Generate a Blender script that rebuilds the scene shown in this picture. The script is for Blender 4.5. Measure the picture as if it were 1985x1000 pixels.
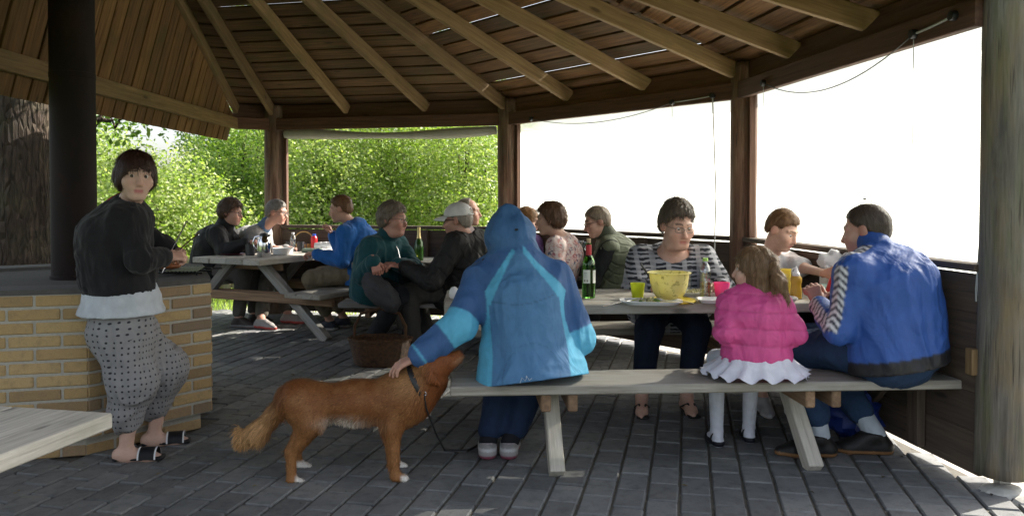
import bpy, math, random
import numpy as np
from mathutils import Vector, Matrix

for o in list(bpy.data.objects): bpy.data.objects.remove(o)
SC = bpy.context.scene
R = math.radians
random.seed(7)
rng = np.random.default_rng(7)

# ------------------------------------------------------------------ camera
FPX, HZ, CAMH, PITCH = 1550.0, 385.0, 1.30, R(1.2)
V0 = HZ + FPX*math.tan(PITCH)
cd = bpy.data.cameras.new('camera'); cam = bpy.data.objects.new('camera', cd)
SC.collection.objects.link(cam); SC.camera = cam
cam.location = (0, 0, CAMH); cam.rotation_euler = (R(90)-PITCH, 0, 0)
cd.sensor_width = 36; cd.lens = 36*FPX/1985; cd.shift_y = -(500-V0)/1985
cd.clip_start = .05; cd.clip_end = 600

# ------------------------------------------------------------------ sky, sun, exposure
SUN_DIR = Vector((.86, .43, .64)).normalized()      # towards the sun
SUN_EL = math.asin(SUN_DIR.z); SUN_AZ = math.atan2(SUN_DIR.x, SUN_DIR.y)
w = bpy.data.worlds.new('World'); SC.world = w; w.use_nodes = True
nt = w.node_tree; bg = nt.nodes['Background']
sky = nt.nodes.new('ShaderNodeTexSky'); sky.sky_type = 'NISHITA'; sky.sun_disc = False
sky.sun_elevation = SUN_EL; sky.sun_rotation = SUN_AZ; sky.air_density = 1.0; sky.dust_density = 3.0; sky.ozone_density = 1.0
hsv = nt.nodes.new('ShaderNodeHueSaturation'); hsv.inputs['Saturation'].default_value = .45   # thin white cloud everywhere
nt.links.new(sky.outputs[0], hsv.inputs['Color']); nt.links.new(hsv.outputs[0], bg.inputs[0]); bg.inputs[1].default_value = .15
sd = bpy.data.lights.new('sun', 'SUN'); sd.energy = 5.0; sd.angle = R(.55); sd.color = (1, .93, .82)
sun = bpy.data.objects.new('sun', sd); SC.collection.objects.link(sun)
sun.rotation_euler = SUN_DIR.to_track_quat('Z', 'Y').to_euler(); sun.location = (8, 14, 10)
SC.view_settings.view_transform = 'Standard'; SC.view_settings.look = 'None'
SC.view_settings.exposure = 1.3; SC.view_settings.gamma = 1; SC.view_settings.use_curve_mapping = False
SC.render.engine = 'CYCLES'
SC.cycles.use_denoising = True
SC.cycles.max_bounces = 7; SC.cycles.diffuse_bounces = 4; SC.cycles.glossy_bounces = 3; SC.cycles.transmission_bounces = 6; SC.cycles.transparent_max_bounces = 10
SC.cycles.sample_clamp_indirect = 6; SC.cycles.caustics_reflective = False; SC.cycles.caustics_refractive = False

# ------------------------------------------------------------------ helpers
COL = SC.collection
ORG = {}
def A3(*p): return np.array(p if len(p) > 1 else p[0], dtype=float)
def J(px, py, Y):
    """the point at depth Y that lies along a given sight line of the survey"""
    xc, yc = (px-992.5)/FPX, (V0-py)/FPX
    d = np.array([xc, math.cos(PITCH)+yc*math.sin(PITCH), -math.sin(PITCH)+yc*math.cos(PITCH)])
    return np.array([0, 0, CAMH]) + d*(Y/d[1])
def G(px, py, z=0.):
    xc, yc = (px-992.5)/FPX, (V0-py)/FPX
    d = np.array([xc, math.cos(PITCH)+yc*math.sin(PITCH), -math.sin(PITCH)+yc*math.cos(PITCH)])
    return np.array([0, 0, CAMH]) + d*((z-CAMH)/d[2])
def nrm(v): v = np.asarray(v, float); return v/(np.linalg.norm(v)+1e-12)
def lerp(a, b, t): return np.asarray(a, float)*(1-t)+np.asarray(b, float)*t
def hash3(i, j, k, s):
    v = np.sin(i*127.1+j*311.7+k*74.7+s*19.19)*43758.5453
    return v-np.floor(v)
def vnoise(P, s=0.):
    P = np.asarray(P, float); I = np.floor(P); f = P-I; u = f*f*(3-2*f); r = 0
    for a in (0, 1):
        for b in (0, 1):
            for c in (0, 1):
                wgt = (u[:, 0] if a else 1-u[:, 0])*(u[:, 1] if b else 1-u[:, 1])*(u[:, 2] if c else 1-u[:, 2])
                r = r+wgt*hash3(I[:, 0]+a, I[:, 1]+b, I[:, 2]+c, s)
    return r*2-1

def tag(o, label=None, cat=None, group=None, kind=None):
    if label: o['label'] = label
    if cat: o['category'] = cat
    if group: o['group'] = group
    if kind: o['kind'] = kind
    return o
def empty(name, loc, label=None, cat=None, group=None):
    o = bpy.data.objects.new(name, None); COL.objects.link(o); o.location = [float(x) for x in loc]
    o.empty_display_size = .1; ORG[o.name] = np.array(loc, float)
    return tag(o, label, cat, group)
def mkmesh(name, V, F, col=None, smooth=True, fmat=None):
    V = np.asarray(V, np.float32); me = bpy.data.meshes.new(name)
    me.vertices.add(len(V)); me.vertices.foreach_set('co', V.ravel())
    if isinstance(F, np.ndarray):
        n, m = F.shape; me.loops.add(n*m); me.loops.foreach_set('vertex_index', F.astype(np.int32).ravel())
        me.polygons.add(n); me.polygons.foreach_set('loop_start', np.arange(0, n*m, m, dtype=np.int32))
        try: me.polygons.foreach_set('loop_total', np.full(n, m, np.int32))
        except Exception: pass
        np_ = n
    else:
        li = [i for f in F for i in f]; lt = [len(f) for f in F]; ls = np.concatenate([[0], np.cumsum(lt)[:-1]])
        me.loops.add(len(li)); me.loops.foreach_set('vertex_index', np.array(li, np.int32))
        me.polygons.add(len(F)); me.polygons.foreach_set('loop_start', ls.astype(np.int32))
        np_ = len(F)
    me.polygons.foreach_set('use_smooth', np.full(np_, smooth, bool))
    if fmat is not None: me.polygons.foreach_set('material_index', np.asarray(fmat, np.int32))
    if col is not None:
        a = me.color_attributes.new('Col', 'FLOAT_COLOR', 'POINT')
        c = np.ones((len(V), 4), np.float32); c[:, :3] = col; a.data.foreach_set('color', c.ravel())
    me.update(calc_edges=True); me.validate()
    return me
def link(name, me, mat, parent=None, origin=None):
    """mesh made in world coordinates -> object with its origin at the thing's base"""
    if parent is not None: org = ORG[parent.name]
    else: org = np.array(origin if origin is not None else (0, 0, 0), float)
    if np.any(org): me.transform(Matrix.Translation([-float(x) for x in org]))
    for m in (mat if isinstance(mat, (list, tuple)) else [mat]): me.materials.append(m)
    o = bpy.data.objects.new(name, me); COL.objects.link(o)
    if parent is not None: o.parent = parent
    else: o.location = [float(x) for x in org]
    ORG[o.name] = org
    return o

class MB:
    """collects simple shapes and links them as one mesh"""
    def __init__(s): s.v, s.f, s.m, s.cur = [], [], [], 0
    def add(s, V, F):
        b = len(s.v); s.v.extend([tuple(map(float, p)) for p in V]); s.f.extend([[i+b for i in f] for f in F]); s.m.extend([s.cur]*len(F)); return s
    def box(s, c, size, X=(1, 0, 0), Y=(0, 1, 0), Z=(0, 0, 1), bev=0.):
        c = A3(c); X, Y, Z = nrm(X), nrm(Y), nrm(Z); hx, hy, hz = [d/2 for d in size]
        if bev <= 0:
            V = [c+X*a*hx+Y*b*hy+Z*d*hz for a in (-1, 1) for b in (-1, 1) for d in (-1, 1)]
            return s.add(V, [[0, 1, 3, 2], [4, 6, 7, 5], [0, 4, 5, 1], [2, 3, 7, 6], [0, 2, 6, 4], [1, 5, 7, 3]])
        V = []; idx = {}
        for a in (-1, 1):
            for b in (-1, 1):
                for d in (-1, 1):
                    for q, (ex, ey, ez) in enumerate(((0, 1, 1), (1, 0, 1), (1, 1, 0))):
                        idx[a, b, d, q] = len(V)
                        V.append(c+X*a*(hx-bev*ex)+Y*b*(hy-bev*ey)+Z*d*(hz-bev*ez))
        F = []
        o4 = [(-1, -1), (1, -1), (1, 1), (-1, 1)]
        for a in (-1, 1):
            q = [idx[a, b, d, 0] for b, d in o4]; F.append(q if a > 0 else q[::-1])
            q = [idx[d, a, b, 1] for b, d in o4]; F.append(q if a > 0 else q[::-1])
            q = [idx[b, d, a, 2] for b, d in o4]; F.append(q if a > 0 else q[::-1])
        for a in (-1, 1):
            for b in (-1, 1):
                q = [idx[a, b, -1, 0], idx[a, b, 1, 0], idx[a, b, 1, 1], idx[a, b, -1, 1]]; F.append(q if a*b < 0 else q[::-1])
                q = [idx[a, -1, b, 0], idx[a, 1, b, 0], idx[a, 1, b, 2], idx[a, -1, b, 2]]; F.append(q if a*b > 0 else q[::-1])
                q = [idx[-1, a, b, 1], idx[1, a, b, 1], idx[1, a, b, 2], idx[-1, a, b, 2]]; F.append(q if a*b < 0 else q[::-1])
                for d in (-1, 1):
                    q = [idx[a, b, d, 0], idx[a, b, d, 1], idx[a, b, d, 2]]; F.append(q if a*b*d > 0 else q[::-1])
        return s.add(V, F)
    def tube(s, pts, r, n=8, cap=True, flat=None):
        pts = [A3(p) for p in pts]; m = len(pts); r = [r]*m if np.isscalar(r) else r
        V = []; up = np.array([0, 0, 1.])
        for i, p in enumerate(pts):
            t = nrm(pts[min(i+1, m-1)]-pts[max(i-1, 0)])
            if i == 0: sd_ = nrm(np.cross(t, up if abs(t[2]) < .95 else np.array([1., 0, 0])))
            sd_ = nrm(sd_-t*np.dot(sd_, t)); u2 = np.cross(sd_, t)
            for k in range(n):
                a = 2*math.pi*k/n
                V.append(p+sd_*math.cos(a)*r[i]+u2*math.sin(a)*r[i]*(flat if flat else 1))
        F = [[i*n+k, i*n+(k+1) % n, (i+1)*n+(k+1) % n, (i+1)*n+k] for i in range(m-1) for k in range(n)]
        if cap: F += [list(range(n))[::-1], [(m-1)*n+k for k in range(n)]]
        return s.add(V, F)
    def lathe(s, prof, c=(0, 0, 0), n=24, X=(1, 0, 0), Y=(0, 1, 0), Z=(0, 0, 1), wob=None):
        c = A3(c); X, Y, Z = nrm(X), nrm(Y), nrm(Z); V = []
        for (r, z) in prof:
            for k in range(n):
                a = 2*math.pi*k/n; rr = r*(1 if wob is None else wob(a, z))
                V.append(c+X*math.cos(a)*rr+Y*math.sin(a)*rr+Z*z)
        F = [[i*n+k, i*n+(k+1) % n, (i+1)*n+(k+1) % n, (i+1)*n+k] for i in range(len(prof)-1) for k in range(n)]
        if prof[0][0] > 1e-6: F.append(list(range(n))[::-1])
        if prof[-1][0] > 1e-6: F.append([(len(prof)-1)*n+k for k in range(n)])
        return s.add(V, F)
    def ball(s, c, r, X=(1, 0, 0), Y=(0, 1, 0), Z=(0, 0, 1), n=12, m=8):
        r = (r, r, r) if np.isscalar(r) else r; c = A3(c); X, Y, Z = nrm(X), nrm(Y), nrm(Z)
        V = []; F = []
        for i in range(m+1):
            ph = math.pi*i/m-math.pi/2
            for k in range(n):
                a = 2*math.pi*k/n
                V.append(c+X*math.cos(a)*math.cos(ph)*r[0]+Y*math.sin(a)*math.cos(ph)*r[1]+Z*math.sin(ph)*r[2])
        F = [[i*n+k, i*n+(k+1) % n, (i+1)*n+(k+1) % n, (i+1)*n+k] for i in range(m) for k in range(n)]
        return s.add(V, F)
    def poly(s, P2, z0, z1):
        n = len(P2); V = [(x, y, z0) for x, y in P2]+[(x, y, z1) for x, y in P2]
        return s.add(V, [list(range(n))[::-1], list(range(n, 2*n))]+[[i, (i+1) % n, n+(i+1) % n, n+i] for i in range(n)])
    def build(s, name, mat, parent=None, origin=None, smooth=False, col=None):
        me = mkmesh(name, s.v, s.f, col, smooth, s.m)
        o = link(name, me, mat, parent, origin)
        if smooth: smooth_angle(me)
        return o
def smooth_angle(me, deg=40):
    try: me.set_sharp_from_angle(angle=R(deg))
    except Exception: pass

# ------------------------------------------------------------------ materials
class NT:
    def __init__(s, name):
        s.m = bpy.data.materials.new(name); s.m.use_nodes = True; s.t = s.m.node_tree
        s.b = s.t.nodes['Principled BSDF']; s.out = s.t.nodes['Material Output']
    def n(s, typ, **kw):
        x = s.t.nodes.new('ShaderNode'+typ)
        for k, v in kw.items(): setattr(x, k, v)
        return x
    def l(s, a, b): s.t.links.new(a, b)
    def coord(s, scale=(1, 1, 1), kind='Object', rot=(0, 0, 0)):
        c = s.n('TexCoord'); m = s.n('Mapping'); m.inputs['Scale'].default_value = scale; m.inputs['Rotation'].default_value = rot
        s.l(c.outputs[kind], m.inputs[0]); return m.outputs[0]
    def noise(s, vec, scale=5, detail=4, rough=.55, dist=0.):
        x = s.n('TexNoise'); x.inputs['Scale'].default_value = scale; x.inputs['Detail'].default_value = detail
        x.inputs['Roughness'].default_value = rough; x.inputs['Distortion'].default_value = dist
        if vec is not None: s.l(vec, x.inputs['Vector'])
        return x.outputs['Fac']
    def ramp(s, fac, stops):
        x = s.n('ValToRGB'); e = x.color_ramp.elements
        while len(e) < len(stops): e.new(.5)
        for i, (p, c) in enumerate(stops): e[i].position = p; e[i].color = tuple(c)+(1,) if len(c) == 3 else c
        s.l(fac, x.inputs[0]); return x.outputs[0]
    def mix(s, a, b, fac, mode='MIX'):
        x = s.n('Mix', data_type='RGBA', blend_type=mode)
        for i, q in ((6, a), (7, b)):
            if isinstance(q, (tuple, list)): x.inputs[i].default_value = tuple(q)+(1,)
            else: s.l(q, x.inputs[i])
        if isinstance(fac, (int, float)): x.inputs[0].default_value = fac
        else: s.l(fac, x.inputs[0])
        return x.outputs[2]
    def math(s, op, a, b=0.):
        x = s.n('Math', operation=op)
        for i, q in ((0, a), (1, b)):
            if isinstance(q, (int, float)): x.inputs[i].default_value = q
            else: s.l(q, x.inputs[i])
        return x.outputs[0]
    def bump(s, h, strength=.3, dist=.01, prev=None):
        x = s.n('Bump'); x.inputs['Strength'].default_value = strength; x.inputs['Distance'].default_value = dist
        s.l(h, x.inputs['Height'])
        if prev is not None: s.l(prev, x.inputs['Normal'])
        s.l(x.outputs[0], s.b.inputs['Normal']); return x.outputs[0]
    def base(s, c):
        if isinstance(c, (tuple, list)): s.b.inputs['Base Color'].default_value = tuple(c)+(1,)
        else: s.l(c, s.b.inputs['Base Color'])
    def set(s, **kw):
        for k, v in kw.items(): s.b.inputs[k.replace('_', ' ')].default_value = v
        return s
def simple(name, col, rough=.5, metal=0., var=.12, scale=30, bump=.0, **kw):
    t = NT(name); v = t.coord()
    nz = t.noise(v, scale, 3)
    t.base(t.mix(tuple(c*(1-var) for c in col), tuple(min(1, c*(1+var)) for c in col), nz))
    t.set(Roughness=rough, Metallic=metal, **kw)
    if bump: t.bump(nz, bump, .004)
    return t.m
def wood(name, dark, light, rough=.75, gscale=1., grey=None, stain=None, bump=.35):
    """long axis of the piece is its local x"""
    t = NT(name); oi = t.n('ObjectInfo')
    c = t.n('TexCoord'); ad = t.n('VectorMath', operation='ADD'); t.l(c.outputs['Object'], ad.inputs[0])
    sc_ = t.n('VectorMath', operation='SCALE'); sc_.inputs[0].default_value = (17, 31, 23); t.l(oi.outputs['Random'], sc_.inputs['Scale']); t.l(sc_.outputs[0], ad.inputs[1])
    mp = t.n('Mapping'); mp.inputs['Scale'].default_value = (1.6*gscale, 26*gscale, 26*gscale); t.l(ad.outputs[0], mp.inputs[0])
    g = t.noise(mp.outputs[0], 1.6, 6, .62, .35)
    mp2 = t.n('Mapping'); mp2.inputs['Scale'].default_value = (2.2, 5, 5); t.l(ad.outputs[0], mp2.inputs[0])
    bl = t.noise(mp2.outputs[0], 1.5, 4, .6)
    col = t.ramp(g, [(.3, dark), (.72, light)])
    if grey: col = t.mix(col, grey, t.ramp(bl, [(.42, (0, 0, 0)), (.66, (1, 1, 1))]))
    if stain:
        s2 = t.noise(ad.outputs[0], 3.1, 4, .6); col = t.mix(col, stain, t.math('MULTIPLY', t.ramp(s2, [(.52, (0, 0, 0)), (.75, (1, 1, 1))]), .6))
    vo = t.n('TexVoronoi'); mp3 = t.n('Mapping'); mp3.inputs['Scale'].default_value = (2.1, 7, 7); t.l(ad.outputs[0], mp3.inputs[0]); t.l(mp3.outputs[0], vo.inputs['Vector'])
    vo.inputs['Scale'].default_value = 1.0
    knot = t.ramp(vo.outputs['Distance'], [(.06, (1, 1, 1)), (.13, (0, 0, 0))])
    col = t.mix(col, tuple(x*.45 for x in dark), t.math('MULTIPLY', knot, .8))
    hs = t.n('HueSaturation'); hs.inputs['Saturation'].default_value = 1
    mr = t.n('MapRange'); mr.inputs['To Min'].default_value = .72; mr.inputs['To Max'].default_value = 1.22
    t.l(oi.outputs['Random'], mr.inputs[0]); t.l(mr.outputs[0], hs.inputs['Value']); t.l(col, hs.inputs['Color'])
    t.base(hs.outputs[0]); t.set(Roughness=rough)
    t.bump(t.math('ADD', g, t.math('MULTIPLY', bl, .5)), bump, .006)
    return t.m
def fabric(name, rough=.9, bscale=300, bump=.25, sheen=.0, wr=.5, wscale=9, base=None, spec=.3):
    """colour comes from the garment's own dye (Col); weave and small creases from noise"""
    t = NT(name); at = t.n('Attribute', attribute_name='Col'); v = t.coord()
    nz = t.noise(v, 22, 4); c = at.outputs['Color'] if base is None else base(t)
    dk = t.mix((.74, .74, .75), (1.2, 1.19, 1.18), nz)
    t.base(t.mix(c, dk, 1., 'MULTIPLY'))
    t.set(Roughness=rough, Specular_IOR_Level=spec)
    if sheen: t.set(Sheen_Weight=sheen, Sheen_Roughness=.5)
    b1 = t.noise(t.coord((1, 1, .6)), wscale, 3, .5, .6)
    p = t.bump(b1, wr, .03)
    t.bump(t.noise(v, bscale, 2), bump, .002, p)
    return t.m

M = {}
M['pine'] = wood('pine', (.17, .10, .042), (.34, .225, .105), .75, stain=(.14, .125, .04))
M['roofwood'] = wood('roof_wood', (.055, .029, .010), (.17, .090, .034), .85, stain=(.058, .06, .014))
M['roofwarm'] = wood('roof_wood_warm', (.09, .040, .013), (.27, .135, .05), .85, stain=(.075, .07, .018))
M['slopewood'] = wood('slope_wood', (.10, .046, .014), (.30, .16, .06), .85, stain=(.08, .07, .02))
M['beamwood'] = wood('beam_wood', (.08, .034, .020), (.17, .085, .048), .75)
M['wallwood'] = wood('wall_wood', (.045, .032, .024), (.10, .072, .05), .8)
M['grey'] = wood('weathered_wood', (.25, .222, .18), (.50, .462, .395), .75, 1.2, grey=(.40, .385, .35), stain=(.17, .155, .12), bump=.6)
M['greypale'] = wood('pale_weathered_wood', (.34, .31, .26), (.62, .58, .5), .75, 1.1, stain=(.25, .25, .16), bump=.5)
M['brownwood'] = wood('brown_wood', (.14, .08, .045), (.3, .19, .11), .75)
# ------------------------------------------------------------------ boards: own object, long axis = local x
BOXC = {}
def board(name, p0, p1, wdir, wid, th, mat, parent, bev=.004, warp=0., end0=0., end1=0.):
    p0, p1 = A3(p0), A3(p1); L = np.linalg.norm(p1-p0); X = nrm(p1-p0); Y = nrm(A3(wdir)-X*np.dot(A3(wdir), X)); Z = np.cross(X, Y)
    key = (round(L, 3), round(wid, 3), round(th, 3), bev, round(end0, 2), round(end1, 2), warp, mat.name)
    if key in BOXC: me = BOXC[key]
    else:
        b = MB().box((0, 0, 0), (L, wid, th), bev=bev)
        V = np.array(b.v)
        if end0 or end1:                                   # skewed ends (mitres), metres of shift across the width
            V[:, 0] += np.where(V[:, 0] < 0, end0, end1)*V[:, 1]/wid*1.0
        me = mkmesh(name, V, b.f, None, False); me.materials.append(mat); BOXC[key] = me
    o = bpy.data.objects.new(name, me); COL.objects.link(o)
    m = Matrix(((X[0], Y[0], Z[0]), (X[1], Y[1], Z[1]), (X[2], Y[2], Z[2]))).to_4x4()
    c = (p0+p1)/2; org = np.zeros(3)
    if parent is not None: o.parent = parent; org = ORG[parent.name]
    m.translation = [float(x) for x in (c-org)]; o.matrix_local = m; o.matrix_basis = m
    ORG[o.name] = org
    return o

# ------------------------------------------------------------------ ground and floor
def grass_mat():
    t = NT('grass'); v = t.coord()
    a = t.noise(v, .8, 5, .6); b = t.noise(v, 14, 4, .7)
    c = t.ramp(b, [(.3, (.035, .07, .012)), (.7, (.1, .16, .035))]); c = t.mix(c, (.17, .18, .06), t.math('MULTIPLY', a, .5))
    t.base(c); t.set(Roughness=.9); t.bump(b, .8, .05); return t.m
M['grass'] = grass_mat()
g = 260
tag(link('ground', mkmesh('ground', [(-g, -g, -.04), (g, -g, -.04), (g, g, -.04), (-g, g, -.04)], [[0, 1, 2, 3]], None, False), M['grass']), kind='structure')

P = [None]*4
P[0] = A3(2.15, 3.60, 0); P[1] = A3(1.81, 6.25, 0); P[2] = A3(-.03, 8.49, 0); P[3] = A3(-2.70, 9.10, 0)
C_ = A3(-3.10, 8.90, 0); L_ = A3(-3.12, .75, 0); APEX = A3(-2.62, 4.70, 3.86)
BZ = 2.07                                                   # underside of the eave beam

# pavers: 14 x 21 cm, running away from the viewer and a little to the right
PA = R(12.5); PU = A3(math.sin(PA), math.cos(PA), 0); PV = A3(math.cos(PA), -math.sin(PA), 0)
def paver_mat():
    t = NT('paver_concrete'); oi = t.n('ObjectInfo'); v = t.coord(); geo = t.n('NewGeometry')
    wn = t.n('TexWhiteNoise', noise_dimensions='3D')
    # one shade for each stone, from its cell
    a = t.noise(geo.outputs['Position'], 140, 3); b = t.noise(geo.outputs['Position'], 3.2, 4, .65); c2 = t.noise(geo.outputs['Position'], 17, 4, .6)
    at = t.n('Attribute', attribute_name='Col')
    base = t.ramp(b, [(.3, (.115, .12, .122)), (.55, (.16, .165, .165)), (.75, (.20, .195, .175))])
    base = t.mix(base, (.075, .078, .08), t.ramp(c2, [(.5, (0, 0, 0)), (.74, (.7, .7, .7))]))
    base = t.mix(base, t.mix((.8, .8, .8), (1.2, 1.2, 1.2), a), 1., 'MULTIPLY')
    base = t.mix(base, at.outputs['Color'], 1., 'MULTIPLY')
    mr = t.n('MapRange'); mr.inputs['To Min'].default_value = .8; mr.inputs['To Max'].default_value = 1.2; t.l(oi.outputs['Random'], mr.inputs[0])
    hs = t.n('HueSaturation'); t.l(mr.outputs[0], hs.inputs['Value']); t.l(base, hs.inputs['Color']); t.base(hs.outputs[0])
    t.l(t.ramp(c2, [(.3, (.6, .6, .6)), (.7, (.85, .85, .85))]), t.b.inputs['Roughness'])
    p = t.bump(c2, .25, .01); t.bump(a, .35, .003, p); return t.m
M['paver'] = paver_mat()
M['joint'] = simple('joint_sand', (.115, .105, .085), .95, var=.5, scale=60, bump=.6)
floor_poly = [(-3.6, 9.4), (-3.75, 1.2), (-3.2, .3), (2.9, .3), (2.5, 3.2), (2.17, 3.72), (1.84, 6.27), (-.01, 8.53), (-2.68, 9.25)]
def inpoly(x, y, Q):
    r = False
    for i in range(len(Q)):
        (x0, y0), (x1, y1) = Q[i], Q[i-1]
        if (y0 > y) != (y1 > y) and x < (x1-x0)*(y-y0)/(y1-y0)+x0: r = not r
    return r
def sheet(Q, z): return mkmesh('floor', [(x, y, z) for x, y in Q], [list(range(len(Q)))], None, False)
floor = tag(link('floor', sheet(floor_poly, -.012), M['joint']), kind='structure')
pw, pl = .1405, .2105
def paver_geo(rn, k=.0):
    b = MB().box((0, 0, -.03), (pw-.011, pl-.011, .06), bev=.0065); V = np.array(b.v)
    f = [q for q, pts in zip(b.f, [np.array([b.v[i] for i in q]) for q in b.f]) if pts[:, 2].max() > -.05]
    V[:, 0] += rn.normal(0, .0012, len(V)); V[:, 1] += rn.normal(0, .0012, len(V))
    return V, f
rp = np.random.default_rng(3)
PVAR = []
for k in range(6):
    V, f = paver_geo(rp); me = mkmesh('paver', V, f, np.full((len(V), 3), rp.uniform(.85, 1.15)), False); me.materials.append(M['paver']); PVAR.append(me)
cells = []
for i in range(-60, 60):
    for j in range(-2, 60):
        c = PV*(i*pw)+PU*((j+(.5 if i % 2 else 0))*pl)+A3(.4, 1.0, 0)
        if not inpoly(c[0], c[1], floor_poly): continue
        if inpoly(c[0], c[1], [(-1.72, 4.55), (-2.12, 5.4), (-3.5, 5.4), (-3.4, 3.9), (-2.15, 4.05)]): continue
        X, Yd = c[0], c[1]; px = 992+X/Yd*FPX; py = HZ+CAMH/Yd*FPX
        vis = -30 < px < 2015 and py < 1030
        cells.append((0 if vis else 1, Yd, c))
cells.sort(key=lambda q: (q[0], q[1]))
rot0 = Matrix(((PV[0], PU[0], 0), (PV[1], PU[1], 0), (0, 0, 1))).to_4x4()
rest_v, rest_f, rest_c = [], [], []
for k, (nv, Yd, c) in enumerate(cells):
    tilt = Matrix.Rotation(rp.normal(0, .006), 4, 'X') @ Matrix.Rotation(rp.normal(0, .007), 4, 'Y') @ Matrix.Rotation(rp.normal(0, .006), 4, 'Z')
    mm = Matrix.Translation((c[0], c[1], float(rp.uniform(-.0025, .0015)))) @ rot0 @ tilt
    if k < 300:
        o = bpy.data.objects.new('paver', PVAR[k % 6]); COL.objects.link(o); o.parent = floor; o.matrix_basis = mm
    else:
        V, f = paver_geo(rp); b0 = len(rest_v); rest_v.extend([tuple(mm @ Vector(p)) for p in V]); rest_f.extend([[i+b0 for i in q] for q in f]); rest_c.extend([[rp.uniform(.75, 1.25)]*3]*0)
        sh = rp.uniform(.78, 1.22); rest_c.extend([[sh, sh*rp.uniform(.97, 1.02), sh*rp.uniform(.94, 1.03)]]*len(V))
rest = link('paver', mkmesh('paver', rest_v, rest_f, np.array(rest_c), False), M['paver'], floor); tag(rest, kind='stuff')

# ------------------------------------------------------------------ the shelter
shelter = empty('picnic_shelter', (APEX[0], APEX[1], 0), 'many-sided wooden picnic shelter with log posts, low walls and a boarded ceiling', 'shelter')
def log_mat():
    t = NT('log_post'); c = t.n('TexCoord'); mp = t.n('Mapping'); mp.inputs['Scale'].default_value = (9, 9, .9); t.l(c.outputs['Object'], mp.inputs[0])
    a = t.noise(mp.outputs[0], 2.2, 6, .65, .4); b = t.noise(t.coord((2, 2, 1)), 2.2, 4, .6); d = t.noise(t.coord((60, 60, 2.5)), 1, 3, .6)
    col = t.ramp(a, [(.3, (.075, .038, .024)), (.5, (.17, .092, .058)), (.72, (.32, .215, .145))])
    col = t.mix(col, (.13, .14, .10), t.ramp(b, [(.45, (0, 0, 0)), (.75, (.75, .75, .75))]))
    col = t.mix(col, (.04, .028, .02), t.ramp(d, [(.3, (1, 1, 1)), (.4, (0, 0, 0))]))
    t.base(col); t.set(Roughness=.8); t.bump(t.math('ADD', a, t.math('MULTIPLY', d, .6)), .6, .02); return t.m
def log_grey_mat():
    t = NT('log_post_grey'); c = t.n('TexCoord'); mp = t.n('Mapping'); mp.inputs['Scale'].default_value = (9, 9, .9); t.l(c.outputs['Object'], mp.inputs[0])
    a = t.noise(mp.outputs[0], 2.2, 6, .65, .4); b = t.noise(t.coord((3, 3, .8)), 2.0, 4, .6); d = t.noise(t.coord((60, 60, 2.5)), 1, 3, .6); e = t.noise(t.coord((5, 5, .7)), 2.6, 4, .6)
    col = t.ramp(a, [(.3, (.07, .06, .048)), (.5, (.14, .125, .10)), (.72, (.215, .195, .155))])
    col = t.mix(col, (.20, .14, .06), t.ramp(b, [(.48, (0, 0, 0)), (.72, (.8, .8, .8))]))
    col = t.mix(col, (.08, .105, .03), t.ramp(e, [(.5, (0, 0, 0)), (.75, (.7, .7, .7))]))
    col = t.mix(col, (.05, .04, .03), t.ramp(d, [(.3, (1, 1, 1)), (.4, (0, 0, 0))]))
    t.base(col); t.set(Roughness=.8); t.bump(t.math('ADD', a, t.math('MULTIPLY', d, .6)), .6, .02); return t.m
M['log'] = log_mat(); M['loggrey'] = log_grey_mat()
def post(base, z0, z1, r0, r1, seed, mat, lean=(0, 0)):
    n, m = 28, 40; V = []
    for i in range(m+1):
        t = i/m; z = z0+(z1-z0)*t; r = r0+(r1-r0)*t
        for k in range(n):
            a = 2*math.pi*k/n; pt = np.array([[math.cos(a)*1.3+seed, math.sin(a)*1.3, z*1.6], [math.cos(a)*4+seed, math.sin(a)*4, z*1.1]])
            nz = vnoise(pt, seed); rr = r*(1+.05*nz[0]+.03*nz[1])
            V.append((base[0]+lean[0]*z+math.cos(a)*rr, base[1]+lean[1]*z+math.sin(a)*rr, z))
    F = [[i*n+k, i*n+(k+1) % n, (i+1)*n+(k+1) % n, (i+1)*n+k] for i in range(m) for k in range(n)]+[list(range(n))[::-1], [m*n+k for k in range(n)]]
    return link('post', mkmesh('post', V, F, None, True), mat, shelter)
PZ = 2.33
post(P[0]+A3(.06, -.02, 0), .06, 2.5, .112, .10, 3.1, M['loggrey'])
post(P[1], 0, PZ+.02, .11, .10, 8.3, M['log'])
post(P[2], 0, PZ+.02, .132, .118, 5.7, M['log'])
post(P[3], 0, PZ+.02, .118, .105, 1.9, M['log'])
post(L_+A3(.0, .1, 0), 0, PZ, .11, .1, 9.4, M['log'])
# steel foot and footing stone under the near post
M['steel'] = simple('galvanised_steel', (.35, .35, .34), .45, .8, .2, 60)
M['stone'] = simple('pale_stone', (.45, .44, .4), .85, 0, .25, 40, .4)
f0 = MB().box((P[0][0]+.06, P[0][1]-.02, .03), (.05, .05, .07)).build('post_foot', M['steel'], shelter)
for k, (dx, dy, s_) in enumerate(((.10, -.20, .1), (.22, -.12, .13), (.24, -.30, .12), (.05, -.06, .12))):
    o = MB().ball((P[0][0]+dx, P[0][1]+dy, -.01), (s_, s_*.8, .035), n=9, m=6).build('footing_stone', M['stone'], None, (P[0][0]+dx, P[0][1]+dy, 0))
    tag(o, ['pale flat stone just left of the foot of the near log post', 'pale flat stone at the right foot of the near log post', 'nearest pale flat stone in the lower right corner', 'pale stone directly under the steel foot of the near post'][k], 'stone', 'stones by the near post')

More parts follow.
